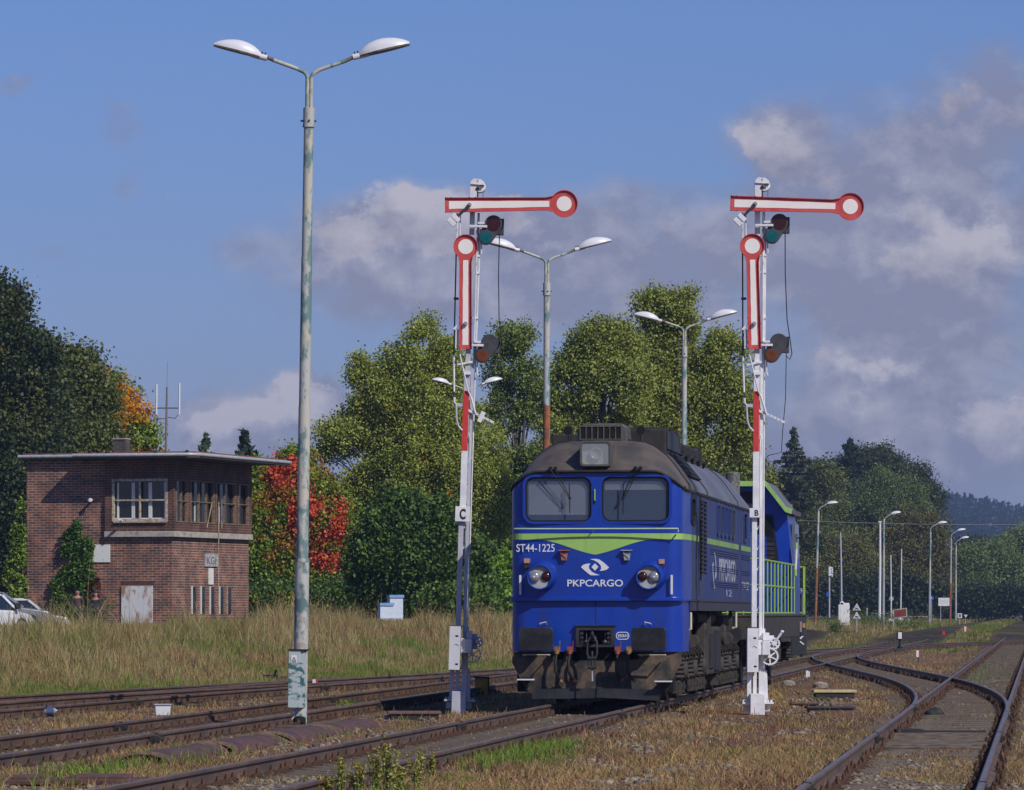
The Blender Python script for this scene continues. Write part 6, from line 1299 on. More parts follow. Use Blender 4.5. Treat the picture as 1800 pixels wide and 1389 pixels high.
for k, (d, bx_, lb, pal, lab) in enumerate([
  (590, 1700, [(1680, 1010, 30, 34), (1705, 1000, 34, 36), (1670, 1045, 30, 34), (1710, 1045, 40, 30)], P_WILL[:3]+[P_OAK[1]], 'grey-green willow bushes behind the white board'),
  (600, 1745, [(1735, 995, 30, 40), (1760, 1010, 34, 44), (1740, 1045, 40, 34)], P_WILL, 'pale willow bush in the middle of the far right row'),
  (610, 1800, [(1800, 975, 36, 50), (1780, 1010, 30, 44), (1810, 1030, 50, 44), (1850, 990, 50, 60)], P_WILL+[P_SHRUB[2]], 'large light willow at the right edge of the picture'),
  (760, 1710, [(1700, 975, 26, 24), (1725, 970, 22, 20), (1690, 1000, 30, 30)], P_DARK, 'small dark round tree in front of the wooded hill'),
  (800, 1775, [(1760, 968, 26, 22), (1790, 955, 30, 26), (1740, 985, 30, 24)], P_POPD[:3], 'green tree in front of the wooded hill near the right edge')]):
    tree('willow_tree' if k < 3 else 'far_tree', lab, d, bx_, lb, .24 if k < 3 else .30, 1.6, pal, G_TREES, seed=30+k, trunk=.2, clump=14, spread=.6)
tree('hedge', 'dark hedge added across the foot of the willows in place of their shade', 560, 1750, [(1668+k*24, 1064-(k % 3)*5, 24, 20) for k in range(9)], .26, 1.4, P_DARK[:3], G_TREES, 'hedge', seed=37, trunk=.1, clump=14, spread=.6)  # added hedge: its dark leaves stand in for shade below the willows
tree('hedge', 'dark hedge closing the gap behind the locomotives', 512, 1380, [(1330+k*30, 1050-(k % 2)*6, 28, 26) for k in range(11)], .3, .8, P_DARK, G_TREES, 'hedge', seed=38, trunk=.1, clump=14, spread=.5)

# wooded hills far away
def hill_h(x, y):
    """ridge heights: a near wooded slope on the right, a low far one on the left"""
    u = x/np.maximum(y, 1)*F+900
    h = np.interp(u, [-6000, -800, 300, 560, 700, 1200, 1500, 1640, 1700, 1800, 2400, 6000], [40, 40, 52, 74, 60, 60, 64, 62, 58, 50, 20, 10])
    return h*sst((y-1900)/1100)*(1-.5*sst((y-3200)/1500))
hx = np.concatenate([np.linspace(-1500, -200, 12), np.arange(-180, 460, 14), np.linspace(480, 1800, 14)]); hy = np.arange(1800, 4700, 90.0)
HX, HYY = np.meshgrid(hx, hy); HZ = hill_h(HX, HYY)-1.5+6*fbm(HX*.01, HYY*.01); nx = len(hx)
ii = np.arange(len(hy)-1)[:, None]*nx+np.arange(nx-1)[None, :]
hill = mesh_np('hills', np.stack([HX, HYY, HZ], -1).reshape(-1, 3), np.stack([ii, ii+1, ii+1+nx, ii+nx], -1).reshape(-1, 4), mat=M('hill_forest_floor', (.03, .04, .02), (.05, .05, .03), .05, .95)); tag(hill, kind='structure')
def far_forest():
    rs = np.random.RandomState(41); n = 2600; y = rs.uniform(2050, 3150, n); x = np.where(rs.rand(n) < .8, (rs.uniform(1560, 1960, n)-900)/F*y, (rs.uniform(300, 760, n)-900)/F*y)
    P = []; cols = []
    for i in range(n):
        z = float(hill_h(np.array([x[i]]), np.array([y[i]]))[0]); H = rs.uniform(11, 19); r = H*rs.uniform(.14, .22); k = 60 if y[i] < 2700 else 46
        t = rs.rand(k); round_ = rs.rand() < .3
        rr = r*(np.sqrt(np.maximum(0, 1-(2*t-1)**2))*1.5 if round_ else (1-t)**.8)*np.sqrt(rs.rand(k)); a = rs.rand(k)*6.283
        P.append(np.stack([x[i]+rr*np.cos(a), y[i]+rr*np.sin(a), z+.5+t*H*(.75 if round_ else 1)], 1)); c = (C(26, 38, 30) if not round_ else C(44, 54, 34))*(.7+.6*rs.rand()); cols.append(np.tile(c, (k, 1))*(.8+.4*rs.rand(k))[:, None])
    P = np.concatenate(P); cols = np.concatenate(cols); v, f = leaf_quads(P, 1.9, rs, .2, 1.5)
    o = mesh_np('forest', v, f, cols, m_leaf); tag(o, 'blue-green wooded hillside of spruces in the far distance', 'forest', kind='stuff')
far_forest()

# ------------------------------------------------------------------ grass, weeds, gravel
# bare ground kept round the beams, duct covers and boxes that lie in the growth (columns and rows of their ground in the photo)
BARE = [(330, 700, 1268, 1342), (675, 790, 1250, 1275), (1385, 1512, 1209, 1264), (265, 305, 1244, 1264), (55, 105, 1250, 1272), (1372, 1462, 1196, 1214), (90, 255, 1368, 1392), (0, 95, 1370, 1392), (1300, 1362, 1228, 1262)]
def blades(name, X, D, h, w, col, lean=.35, label=None, seed=1, bend=True, zoff=0.0):
    px = X/D*F+900; py = HY+CAMZ*F/D; kp = np.ones(len(X), bool); rr = np.random.RandomState(seed+500).rand(len(X))
    if name in ('dry_grass', 'green_grass'):
        for a0, a1, b0, b1 in BARE: kp &= ~((px > a0) & (px < a1) & (py > b0) & (py < b1) & (rr > .12))
    X, D, col = X[kp], D[kp], col[kp]; h = h[kp] if np.ndim(h) else h; w = w[kp] if np.ndim(w) else w
    rs = np.random.RandomState(seed); n = len(X); z = gz(X, D)+zoff; a = rs.rand(n)*6.283; hx_, hy_ = np.cos(a)*w/2, np.sin(a)*w/2
    lx_ = rs.randn(n)*lean*h; ly_ = rs.randn(n)*lean*h
    b1 = np.stack([X-hx_, D-hy_, z-.02], 1); b2 = np.stack([X+hx_, D+hy_, z-.02], 1)
    m1 = np.stack([X-hx_*.8+lx_*.35, D-hy_*.8+ly_*.35, z+h*.6], 1); m2 = np.stack([X+hx_*.8+lx_*.35, D+hy_*.8+ly_*.35, z+h*.6], 1)
    t1 = np.stack([X+lx_-hx_*.12, D+ly_, z+h], 1); t2 = np.stack([X+lx_+hx_*.12, D+ly_, z+h], 1)
    if bend:
        v = np.stack([b1, b2, m2, m1, t2, t1], 1).reshape(-1, 3); k = np.arange(n)*6
        f = np.stack([np.stack([k, k+1, k+2, k+3], 1), np.stack([k+3, k+2, k+4, k+5], 1)], 1).reshape(-1, 4); c = np.repeat(col, 2, 0)
    else:
        v = np.stack([b1, b2, t2, t1], 1).reshape(-1, 3); f = np.arange(4*n).reshape(n, 4); c = col
    o = mesh_np(name, v, f, c, m_grass); tag(o, label, name.replace('_', ' '), kind='stuff'); return o
def view_pts(n, d0, d1, rs, xmin=-900, xmax=900, p=1.0):
    """scatter over the visible wedge, denser towards the camera"""
    u = rs.rand(n); D = 1/((1/d0)*(1-u)+(1/d1)*u) if p == 1.0 else d0+(d1-d0)*u**p
    X = rs.uniform(xmin, xmax, n)/F*D; return X, D
GS = dict(green=C(112, 126, 58), lush=C(104, 138, 46), straw=C(180, 160, 110), pale=C(200, 184, 140), brown=C(138, 112, 82), red=C(140, 96, 76), rust=C(128, 80, 56), olive=C(130, 128, 70), violet=C(112, 88, 84), orange=C(166, 126, 88))
def pal(*k): return [GS[a] for a in k]
# tall grass of the field
rs = np.random.RandomState(51)
X, D = view_pts(520000, 84, 345, rs, -1150, 800, 1.0)
far2 = rs.rand(len(X)) < .5; D = np.where(far2, 84+rs.rand(len(X))*130, D); X = rs.uniform(-1150, 800, len(X))/F*D
fm = fieldmask(X, D); keep = (rs.rand(len(X)) < fm) & (tdist(X, D) > 2.0)
# keep clear of the signal box footprint and the parked cars
dxb = X-(303-900)/F*190; dyb = D-190; c17, s17 = math.cos(R(17)), math.sin(R(17)); lxb = dxb*c17-dyb*s17; lyb = dxb*s17+dyb*c17
keep &= ~((lxb > -6.3) & (lxb < .15) & (lyb > -.05) & (lyb < 9.2)); X, D = X[keep], D[keep]
L_ = np.interp(D, *TS['curve']); L_ = np.where(D > 299, 43+(D-299)*.3, L_); L2_ = np.interp(D, *TS['siding']); L_ = np.where(D < 100, np.minimum(L_, L2_), L_)
e = L_-X-2.2; n1 = fbm(X*.35+3, D*.12+7); n2 = fbm(X*1.1+40, D*.35); n3 = fbm(X*2.6, D*.9+9)
tall = sst((e-2)/9)*(.45+.8*sst((n1-.35)/.3)); h = (.12+.34*tall*(.4+1.0*n3))*(.55+.8*rs.rand(len(X)))
pxl = X/D*F+900; h *= np.where((pxl < 115) & (D < 185) & (D > 140), .5, 1.0); h *= (1+.8*(rs.rand(len(X)) < .02))*(.62+.85*fbm(X*.9+13, D*.28))*(1+.9*sst((fbm(X*1.9+5, D*.55)-.58)/.08))
h = np.where((pxl < 300) & (D > 130) & (D < 192), np.minimum(h, .30*(.5+.6*rs.rand(len(X)))), h); h = np.where((pxl < 460) & (D > 150), np.minimum(h, .45), h); h = np.where((pxl > 640) & (pxl < 730) & (D < 186), np.minimum(h, .5), h)
t = rs.rand(len(X)); cg = palette(pal('lush', 'green', 'olive'), t); cs_ = palette(pal('olive', 'straw', 'brown', 'pale'), t); cr_ = palette(pal('brown', 'red', 'straw', 'orange'), t)
k1 = np.clip(sst((n1+.6*(n3-.5)-.34)/.2)*.9+.3*sst((e-11)/6), 0, 1)[:, None]; k2 = (sst((n2-.52)/.12)*.75)[:, None]
col = cg*(1-k1)+cs_*k1; col = col*(1-k2)+cr_*k2; g2 = sst((2.5-e)/2.5)[:, None]*.7; col = col*(1-g2)+cg*g2
blades('tall_grass', X, D, h, np.where(D < 150, .014, .02)*(.7+.8*rs.rand(len(X))), col*(.8+.45*rs.rand(len(X))[:, None]), .28, 'waist-high straw and green grass covering the field on the left', 52)
# dry low growth between the tracks
rs = np.random.RandomState(53)
X, D = view_pts(620000, 37, 200, rs, -950, 960)
td = tdist(X, D); fm = fieldmask(X, D); gp = greenpatch(X, D); n1 = fbm(X*.8+11, D*.3); n2 = fbm(X*1.9+5, D*.7+3); n3 = fbm(X*4.2, D*1.6)
bare = sst((n3-.48)/.06)*.9+sst((.44-n1)/.1)*.7
dens = np.clip(sst((td-.75)/.7)*(1-fm)*(.25+.95*sst((n2-.32)/.2))*(1-bare)+.10+.25*(n2 > .55), 0, 1)*(D < 200)*np.where(td < .85, .30, 1)
inr = (np.abs(X-np.interp(D, *TS['right'])) < .62) & (D < 55.5); dens = np.where(inr, .75*sst((n2-.42)/.12)*sst((fbm(X*1.2+9, D*.22)-.36)/.1), dens); dens = np.maximum(dens, gp*.2); keep = (rs.rand(len(X)) < dens) & (fm < .6); X, D, td, gp, n1, n2 = [a[keep] for a in (X, D, td, gp, n1, n2)]
t = rs.rand(len(X)); c1 = palette(pal('violet', 'red', 'brown', 'straw'), t); c2 = palette(pal('orange', 'brown', 'straw', 'orange'), t); c3 = palette(pal('olive', 'green', 'brown'), t)
k = sst((n1-.42)/.15)[:, None]; col = c1*(1-k)+c2*k; k = (sst((n2-.60)/.1)*.6)[:, None]; col = col*(1-k)+c3*k
h = (.03+.10*sst((n2-.3)/.3)*rs.rand(len(X)))*(1+1.2*(rs.rand(len(X)) < .02)); h *= np.where(td < .9, .6, 1)
blades('dry_grass', X, D, h*.85, (.0045+.0055*rs.rand(len(X)))*(1+D/150), col*(.78+.65*rs.rand(len(X))[:, None]), .6, 'rusty and straw-coloured low dry growth between the tracks', 54)
# bright green strips
rs = np.random.RandomState(55)
X, D = view_pts(420000, 37, 330, rs, -950, 960); gp = greenpatch(X, D); keep = rs.rand(len(X)) < gp*.8; X, D = X[keep], D[keep]; t = rs.rand(len(X))
blades('green_grass', X, D, .05+.12*rs.rand(len(X)), .008+.006*rs.rand(len(X))+.004*(D > 100), palette([C(86, 112, 40), C(110, 142, 48), C(134, 152, 66)], t)*(.8+.4*rs.rand(len(X))[:, None]), .4, 'bright green low grass in strips beside the rails', 56)
# loose stones
def gravel():
    rs = np.random.RandomState(57); base = []
    for q in range(5):
        bm = bmesh.new(); bmesh.ops.create_icosphere(bm, subdivisions=1, radius=1); v = np.array([p.co[:] for p in bm.verts]); f = np.array([[p.index for p in g.verts] for g in bm.faces]); bm.free()
        v = v*(.75+.5*rs.rand(len(v)))[:, None]*np.array([1, .8, .6]); base.append((v, f))
    n = 95000; X, D = view_pts(n, 37, 190, rs, -950, 960); td = tdist(X, D); n3 = fbm(X*1.3+70, D*.35+2); n4 = fbm(X*3+7, D*1.1)
    n = n; keep = rs.rand(n) < np.clip(.16+.9*sst((n3-.50)/.06)*sst((n4-.35)/.2)+.20*(td < 1.3), 0, 1)*(fieldmask(X, D) < .3)*.8*np.where((np.abs(X-np.interp(D, *TS['right'])) < 1.4) & (D < 62), .9, 1); X, D, n3 = X[keep], D[keep], n3[keep]
    V = []; Fc = []; Cc = []; off = 0; z = gz(X, D); sz = (.012+.024*rs.rand(len(X))**2.5)*(1+.7*(n3 > .56))*np.where(tdist(X, D) < 1.3, .75, 1); ang = rs.rand(len(X))*6.283
    pc = palette([C(104, 98, 92), C(140, 128, 108), C(92, 82, 78), C(160, 148, 126), C(120, 96, 78)], rs.rand(len(X)))*(.75+.4*rs.rand(len(X))[:, None])
    for q, (bv, bf) in enumerate(base):
        m = np.arange(len(X)) % 5 == q; xs, ds, zs, ss, aa = X[m], D[m], z[m], sz[m], ang[m]
        c, s_ = np.cos(aa), np.sin(aa); vx = (bv[None, :, 0]*c[:, None]-bv[None, :, 1]*s_[:, None])*ss[:, None]+xs[:, None]; vy = (bv[None, :, 0]*s_[:, None]+bv[None, :, 1]*c[:, None])*ss[:, None]+ds[:, None]; vz = bv[None, :, 2]*ss[:, None]+zs[:, None]+.3*ss[:, None]
        V.append(np.stack([vx, vy, vz], -1).reshape(-1, 3)); Fc.append((bf[None]+(np.arange(m.sum())*len(bv))[:, None, None]).reshape(-1, 3)+off); Cc.append(np.repeat(pc[m], len(bf), 0)); off += m.sum()*len(bv)
    o = mesh_np('gravel', np.concatenate(V), np.concatenate(Fc), np.concatenate(Cc), attrmat('gravel_stone', .9, 0)); tag(o, 'loose grey and tan ballast stones scattered along the tracks', 'gravel', kind='stuff')
gravel()
# tall weeds in the foreground and other single plants
def weed(px, py, h, w, label, pal_, n=260, seed=1, flowers=None, group=None, D=None, name='weed'):
    rs = np.random.RandomState(seed); D = D or CAMZ*F/(py-HY); X = (px-900)/F*D; z0 = gzf(X, D); root = empty(name, (X, D, z0)); tag(root, label, 'plant', group)
    mb = MB(); P = []
    for k in range(7):
        x, y = rs.randn(2)*w*.28; hh = h*rs.uniform(.65, 1.02); lx_, ly_ = rs.randn(2)*w*.22
        mb.tube([(x*.4, y*.4, -.03), (x, y, hh*.5), (x+lx_, y+ly_, hh)], [.006, .005, .002], 4)
        m = n//7; t = rs.rand(m)**.75; P.append(np.stack([x*.4+(x*.6+lx_)*t+rs.randn(m)*w*.16*(1.1-t*.5), y*.4+(y*.6+ly_)*t+rs.randn(m)*w*.16, hh*(.12+.9*t)], 1))
    P = np.concatenate(P); v, f = leaf_quads(P, .019 if h < .8 else .05, rs, 0, 1.8); col = palette(pal_, .5*rs.rand(len(P))+.5*P[:, 2]/h)*(.75+.5*rs.rand(len(P)))[:, None]
    if flowers is not None: col = np.where(((P[:, 2] > h*.72) & (rs.rand(len(P)) < .07))[:, None], flowers, col)
    mesh_np('leaves', v, f, col, m_leaf, root); mb.build('stem', M_stem, root)
M_stem = M('stem_green', (.09, .12, .04), (.14, .13, .06), 9, .7)
PW = [C(112, 128, 50), C(144, 152, 62), C(168, 160, 84), C(156, 138, 76)]; YF = C(220, 180, 30)
for k, (px, top, base_, w, fl, lb) in enumerate([
    (682, 1292, 1392, .34, None, 'tallest yellow-green weed in the foreground, in front of the near rail'), (662, 1318, 1400, .22, YF, 'weed leaning out left of the tallest foreground weed'),
    (730, 1318, 1396, .26, YF, 'bushy weed right of the tallest foreground weed'), (632, 1342, 1400, .26, YF, 'short weed with seed heads at the lower edge, left of the tall ones'),
    (598, 1334, 1404, .20, None, 'thin weed whose tip reaches over the near rail'), (575, 1356, 1404, .28, YF, 'yellow-flowered weed at the lower edge of the picture'),
    (548, 1366, 1406, .24, None, 'leftmost small weed on the lower edge'), (700, 1348, 1408, .3, YF, 'wide low weed in front of the tallest one'), (760, 1326, 1372, .14, None, 'single thin stalk between the rails of the near track')]):
    D_ = CAMZ*F/(base_-HY); weed(px, base_, (base_-top)*D_/F*1.08, w*.42, lb, PW, 420, 60+k, fl, 'yellow-green weeds in the foreground')
weed(612, 1215+32, .16, .3, 'light green leafy tuft beside the sleeper, right of the nearest lamp post', [C(110, 150, 50), C(140, 176, 66)], 180, 75)
weed(1440, 1232, .10, .35, 'small green tuft in front of the yellowed concrete beam', [C(90, 116, 50), C(120, 140, 70)], 120, 76)
for k, (px, py, D_, h, w, lb) in enumerate([(158, 1108, 148, 1.25, .9, 'dark green weed clump in the grass in front of the two people'), (548, 1126, 150, .5, .7, 'yellow-flowering tansy behind the nearest lamp post'), (1570, 1112, 300, 1.5, 2.4, 'green bush at the foot of the maroon board'), (1600, 1112, 296, 1.1, 1.8, 'yellow-green bush right of the maroon board'), (1466, 1112, 250, .9, 1.0, 'bright green shrub left of the triangular signs'), (1530, 1118, 282, 1.5, 1.8, 'leafy shrub between the triangular signs and the maroon board')]):
    weed(px, py, h, w, lb, P_SHRUB[1:] if k != 1 else PW[:2], 900 if k > 1 else 500, 80+k, YF if k == 1 else None, None, D_, 'shrub')
# meadow beyond the tracks on the right
rs = np.random.RandomState(58); n = 150000
D = rs.uniform(190, 640, n); X = rs.uniform(380, 960, n)/F*D; td = tdist(X, D); keep = (td > 1.6)*(np.abs(D-436-(X-12)*.074) > 5)*(rs.rand(n) < np.clip((D-190)/160, .15, 1)*(.4+.9*(fbm(X*.2, D*.02) > .42))) > 0
X, D = X[keep], D[keep]; t = rs.rand(len(X)); nn = fbm(X*.15+4, D*.03)[:, None]
col = np.where(nn > .48, palette(pal('green', 'olive', 'lush'), t), palette(pal('brown', 'straw', 'olive', 'orange'), t))
blades('meadow_grass', X, D, (.12+.4*rs.rand(len(X))*sst((D-240)/200)), .03+.03*rs.rand(len(X)), col*(.75+.4*rs.rand(len(X))[:, None]), .3, 'rough grass between and beyond the far tracks on the right', 59, zoff=0)

# ------------------------------------------------------------------ small things by the tracks
def G(px, py): D = CAMZ*F/(py-HY); return (px-900)/F*D, D, F/D
def rock(px, py, w, h, label, mat, seed, group=None, D=None):
    x, d, s = G(px, py); rs = np.random.RandomState(seed); bm = bmesh.new(); bmesh.ops.create_icosphere(bm, subdivisions=3, radius=1); mb = MB()
    for v in bm.verts:
        q = v.co; n = fbm(np.array([q.x*1.3+seed]), np.array([q.y*1.3+q.z*1.7]))[0]; v.co = q*(.6+.75*n)
    mb.v = [(v.co.x*w/2/s, v.co.y*w/2/s*.7, v.co.z*h/s*.62+.02) for v in bm.verts]; mb.f = [tuple(v.index for v in f.verts) for f in bm.faces]; mb.mi = [0]*len(mb.f); bm.free()
    o = mb.build('rock', mat, smooth=50); o.location = (x, d, gzf(x, d)); tag(o, label, 'rock', group); return o
rock(1387, 1205, 24, 14, 'pale jagged rock just right of the signal with plate B', m_rock, 3)
rock(1442, 1209, 28, 16, 'long pale rock above the yellowed concrete beam', m_rock, 7)
rock(1041, 1287, 22, 18, 'black lump of coal against the near rail in front of the locomotive', m_dark, 11)
rock(1642, 1259, 32, 24, 'dark stone lump between the rails where the crossover begins', m_dark, 19)
rock(690, 1264, 34, 8, 'flat tan stone beside the brown cable cover', m_rock, 13)
rock(1113, 1296, 9, 6, 'tiny white stone in the dry grass before the locomotive', m_white, 15)
def beam(px0, px1, ytop, ybot, label, mats, depth=.35, lip=True):
    x, d, s = G((px0+px1)/2, ybot); w = (px1-px0)/s; h = (ybot-ytop)/s; root = empty('concrete_beam', (x, d, gzf(x, d)-.02), R(3)); tag(root, label, 'beam')
    mb = MB(); mb.box(-w/2+.04, w/2-.04, 0, depth, 0, h*.72); mb.build('base', mats[1], root, bevel=.01); mb = MB(); mb.box(-w/2, w/2, -.03, depth+.03, h*.70, h); mb.build('top_slab', mats[0], root, bevel=.012)
beam(1430, 1506, 1211, 1228, 'yellow-topped concrete beam lying in the dry grass', (M('beam_yellow', (.52, .46, .24), (.42, .36, .22), 9, .8), m_dark))
beam(1418, 1504, 1239, 1254, 'dark grey beam lying nearest in the dry grass', (m_gun, M('beam_brown', (.10, .055, .045), (.15, .09, .07), 6, .8)))
beam(1390, 1440, 1232, 1242, 'rust-red beam end left of the two concrete beams', (m_rust, m_rust), .2)
beam(682, 776, 1248, 1265, 'long brown cable-duct cover in front of the signal with plate C', (M('duct_brown', (.12, .062, .048), (.17, .095, .075), 6, .75), m_dark), .5)
def duct(d0, d1, label, seed, r=.34):
    r *= .92
    x0 = tx('loco', d0)-2.72; root = empty('duct_cover', (x0, d0, .0), -TH); tag(root, label, 'duct cover', 'rusty curved duct covers between the tracks'); Ld = d1-d0
    n = 12; o_ = [(r*math.cos(math.pi*k/n), r*.40*math.sin(math.pi*k/n)) for k in range(n+1)]; i_ = [(a*.93, b*.9-.004) for a, b in o_]
    mb = MB(); mb.loft([[(p[0]*q, yy, p[1]*q+.0) for p in o_+i_[::-1]] for yy, q in ((0, 1.0), (Ld*.3, .985), (Ld*.7, .97), (Ld, .94))]); mb.build('shell', m_duct, root, smooth=40)
    for yy in (.0, Ld*.97): mb = MB(); mb.loft([[(p[0]*1.03, yy+e, p[1]*1.05) for p in o_]+[(p[0]*.9, yy+e, p[1]*.88-.01) for p in o_[::-1]] for e in (-.05, .05)]); mb.build('rim', M('duct_rim_%d_%d' % (seed, int(yy*10)), (.26, .17, .12), (.13, .07, .05), 9, .8), root)
m_duct = M('duct_rust', (.085, .042, .032), (.135, .072, .055), 4, .65, c3=(.05, .03, .025), s3=2)
duct(51.5, 55.2, 'rusty curved duct cover nearest to us at the left end of the row', 0); duct(55.7, 59.4, 'rusty curved duct cover, second from the left end of the row', 1); duct(59.9, 63.6, 'rusty curved duct cover just below the foot of the lamp post', 2, .36); duct(64.0, 68.0, 'rusty curved duct cover at the far right end of the row', 3, .33)
def slab(px0, px1, py, label, h=.05, ang=0, mat=None, dep=.5):
    x, d, s = G((px0+px1)/2, py); w = (px1-px0)/s; mb = MB(); mb.box(-w/2, w/2, 0, dep, 0, h); mb.box(-w/2+.1, w/2-.15, .06, dep-.06, h-.01, h+.03); o = mb.build('cover_plate', mat or m_duct, bevel=.01); o.location = (x, d, gzf(x, d)+.01); o.rotation_euler = (R(1.5), R(ang), R(-4)); tag(o, label, 'cover plate', 'flat brown cover plates beside the lamp post')
slab(470, 560, 1290, 'flat brown plate at the foot of the nearest lamp post', .06, .6); slab(600, 650, 1272, 'small dark plate behind the far end of the duct covers', .05, -2.0); slab(105, 250, 1382, 'brown plate half buried at the lower left corner', .05, .4); slab(0, 90, 1382, 'brown plate cut off by the left edge of the picture', .05, 0)
# boxes, markers and litter
x, d, s = G(846, 1224); b = empty('yellow_box', (x, d, 0)); tag(b, 'dark yellow metal box in the shade right of the signal with plate C', 'box')
mb = MB(); mb.box(-.13, .13, 0, .3, .02, .36); mb.build('body', M('ochre_paint', (.42, .22, .02), (.30, .15, .02), 6, .6), b, bevel=.01); mb = MB(); mb.box(-.16, .16, -.02, .32, .361, .385); mb.box(.131, .16, 0, .3, .0, .36); mb.build('frame', m_dark, b)
x, d, s = G(286, 1257); b = empty('drum', (x, d, gzf(x, d))); tag(b, 'small white box with a lid between the two left tracks', 'box'); mb = MB(); mb.prism([(-.11, 0), (.11, 0), (.125, .17), (-.125, .17)], 0, .2); mb.build('body', m_lampw, b, bevel=.01); mb = MB(); mb.box(-.135, .135, -.02, .22, .171, .185); mb.build('lid', m_siggrey, b)
x, d, s = G(78, 1262); rs = np.random.RandomState(4); mb = MB(); bm = bmesh.new(); bmesh.ops.create_icosphere(bm, subdivisions=3, radius=1)
mb.v = [tuple(Vector((v.co.x*.19, v.co.y*.12, v.co.z*.075+.08))*(.75+.5*float(fbm(np.array([v.co.x*3]), np.array([v.co.z*3+v.co.y*2]))[0]))) for v in bm.verts]; mb.f = [tuple(v.index for v in f.verts) for f in bm.faces]; mb.mi = [0]*len(mb.f); bm.free(); o = mb.build('plastic_bag', m_white, smooth=60); o.location = (x, d, .03); tag(o, 'crumpled white plastic bag beside the left track', 'litter')
def marker(px, py, w, h, label, mats, stub, D=None, rnd=True):
    D = D or CAMZ*F/(py-HY); x = (px-900)/F*D; s = F/D; r = empty('marker_post', (x, D, gzf(x, D))); tag(r, label, 'marker post', 'small marker posts between the tracks')
    W2 = w/s/2; H = h/s; z0 = stub/s; mb = MB(); mb.prism(rrect(-W2, W2*.2, z0, z0+H, W2*.3) if rnd else [(-W2, z0), (0, z0), (0, z0+H), (-W2, z0+H)], -.04, .04); mb.build('white_half', mats[0], r); mb = MB(); mb.prism([(W2*.2+.002, z0+.01), (W2, z0+.02), (W2, z0+H-.02), (W2*.2+.002, z0+H-.01)], -.038, .038); mb.build('coloured_half', mats[1], r)
    mb = MB(); mb.box(-.02, .02, -.02, .02, -.1, z0); mb.build('stem', m_gun, r)
marker(554, 1216, 9, 16, 'white marker with a red edge behind the nearest lamp post', (m_white, m_sigred), 6)
marker(1420, 1193, 7, 12, 'plain white marker block in the dry grass above the concrete beams', (m_white, m_lampw), 2)
marker(1614, 1164, 7, 12, 'white and red marker in the dry grass in front of the dwarf signal', (m_white, m_sigred), 9)
marker(1659, 1127, 4.5, 7, 'faded red marker, second from the crossing', (m_sigred, m_sigred), 2); marker(1697.5, 1125, 5.5, 9, 'white and red marker nearest the level crossing', (m_white, m_sigred), 5)
def dwarf():
    D = 193; x = (1582-900)/F*D; s = F/D; r = empty('dwarf_signal', (x, D, 0)); tag(r, 'low black dwarf signal with a white plate', 'railway signal'); Z = lambda py: CAMZ+(HY-py)/s
    mb = MB(); mb.box(-5/s, 5.2/s, -.0, .25, Z(1124.5), Z(1110)); mb.build('lantern', m_black, r, bevel=.01); mb = MB(); mb.box(-3.4/s, 3.2/s, -.03, -.002, Z(1123), Z(1111.5)); mb.build('white_plate', m_white, r)
    mb = MB(); mb.tube([(0, .1, Z(1124)), (0, .1, Z(1136))], .045, 8); mb.tube([(0, .1, Z(1136)), (0, .1, Z(1144))], .09, 8); mb.loft([[(-.12, -.05, Z(1140)), (.12, -.05, Z(1140)), (.12, .25, Z(1140)), (-.12, .25, Z(1140))], [(-.2, -.15, .0), (.32, -.15, .0), (.32, .35, .0), (-.2, .35, 0)]]); mb.build('stand', m_black, r)
dwarf()
def lantern():
    D = 168; x = (1409-900)/F*D; s = F/D; r = empty('point_lantern', (x, D, 0)); tag(r, 'black rounded point indicator with two white strokes right of the second locomotive', 'point indicator'); Z = lambda py: CAMZ+(HY-py)/s
    mb = MB(); mb.prism([(-10/s, .12), (9/s, .12), (9.5/s, Z(1125)), (8/s, Z(1116)), (3/s, Z(1112)), (-3/s, Z(1111)), (-9/s, Z(1113))], 0, .3); mb.build('body', m_gun, r, bevel=.02); mb = MB(); P = lambda a, b: ((a-1409)/s, -.012, Z(b)); mb.bar(P(1406.5, 1123), P(1412, 1117), .06, .012, (0, 1, 0)); mb.bar(P(1406, 1127.5), P(1413, 1133), .045, .012, (0, 1, 0)); mb.bar(P(1402.5, 1114.5), P(1404.5, 1114.5), .04, .012, (0, 1, 0)); mb.build('white_stroke', m_white, r)
    mb = MB(); mb.tube([(0, .15, -.05), (0, .15, .15)], .06, 8); mb.build('stand', m_black, r)
lantern()
x, d, s = G(484, 1201); r = empty('point_lever', (x, d, gzf(x, d))); tag(r, 'rusty low point lever box beyond the left tracks', 'lever box'); mb = MB(); mb.box(-.28, .3, 0, .3, 0, .14); mb.build('body', m_rust, r, bevel=.01); mb = MB(); mb.box(-.3, .05, .05, .2, .142, .18); mb.tube([(-.02, .1, .18), (.02, .1, .30)], .03, 6); mb.build('lever', m_black, r)
x, d, s = G(560, 1198); r = empty('point_rod', (x, d, gzf(x, d)+.05)); tag(r, 'thin rusty point rod right of the nearest lamp post', 'rod'); mb = MB(); mb.tube([(-.5, 0, 0), (.4, .1, .03)], .02, 6); mb.build('rod', m_rust, r); mb = MB(); mb.box(.0, .08, -.03, .05, -.08, .02); mb.build('bracket', m_rust, r)
D = 150; x = (627-900)/F*D; z = gzf(x, D); r = empty('wire_post', (x, D, z)); tag(r, 'short black post with a box head standing in the field grass', 'post'); h = CAMZ+(HY-1110)*D/F-z; mb = MB(); mb.box(-.04, .04, 0, .06, -.1, h); mb.build('stem', m_black, r); mb = MB(); mb.box(-.12, .1, -.05, .12, h, h+.16); mb.build('head', m_black, r)
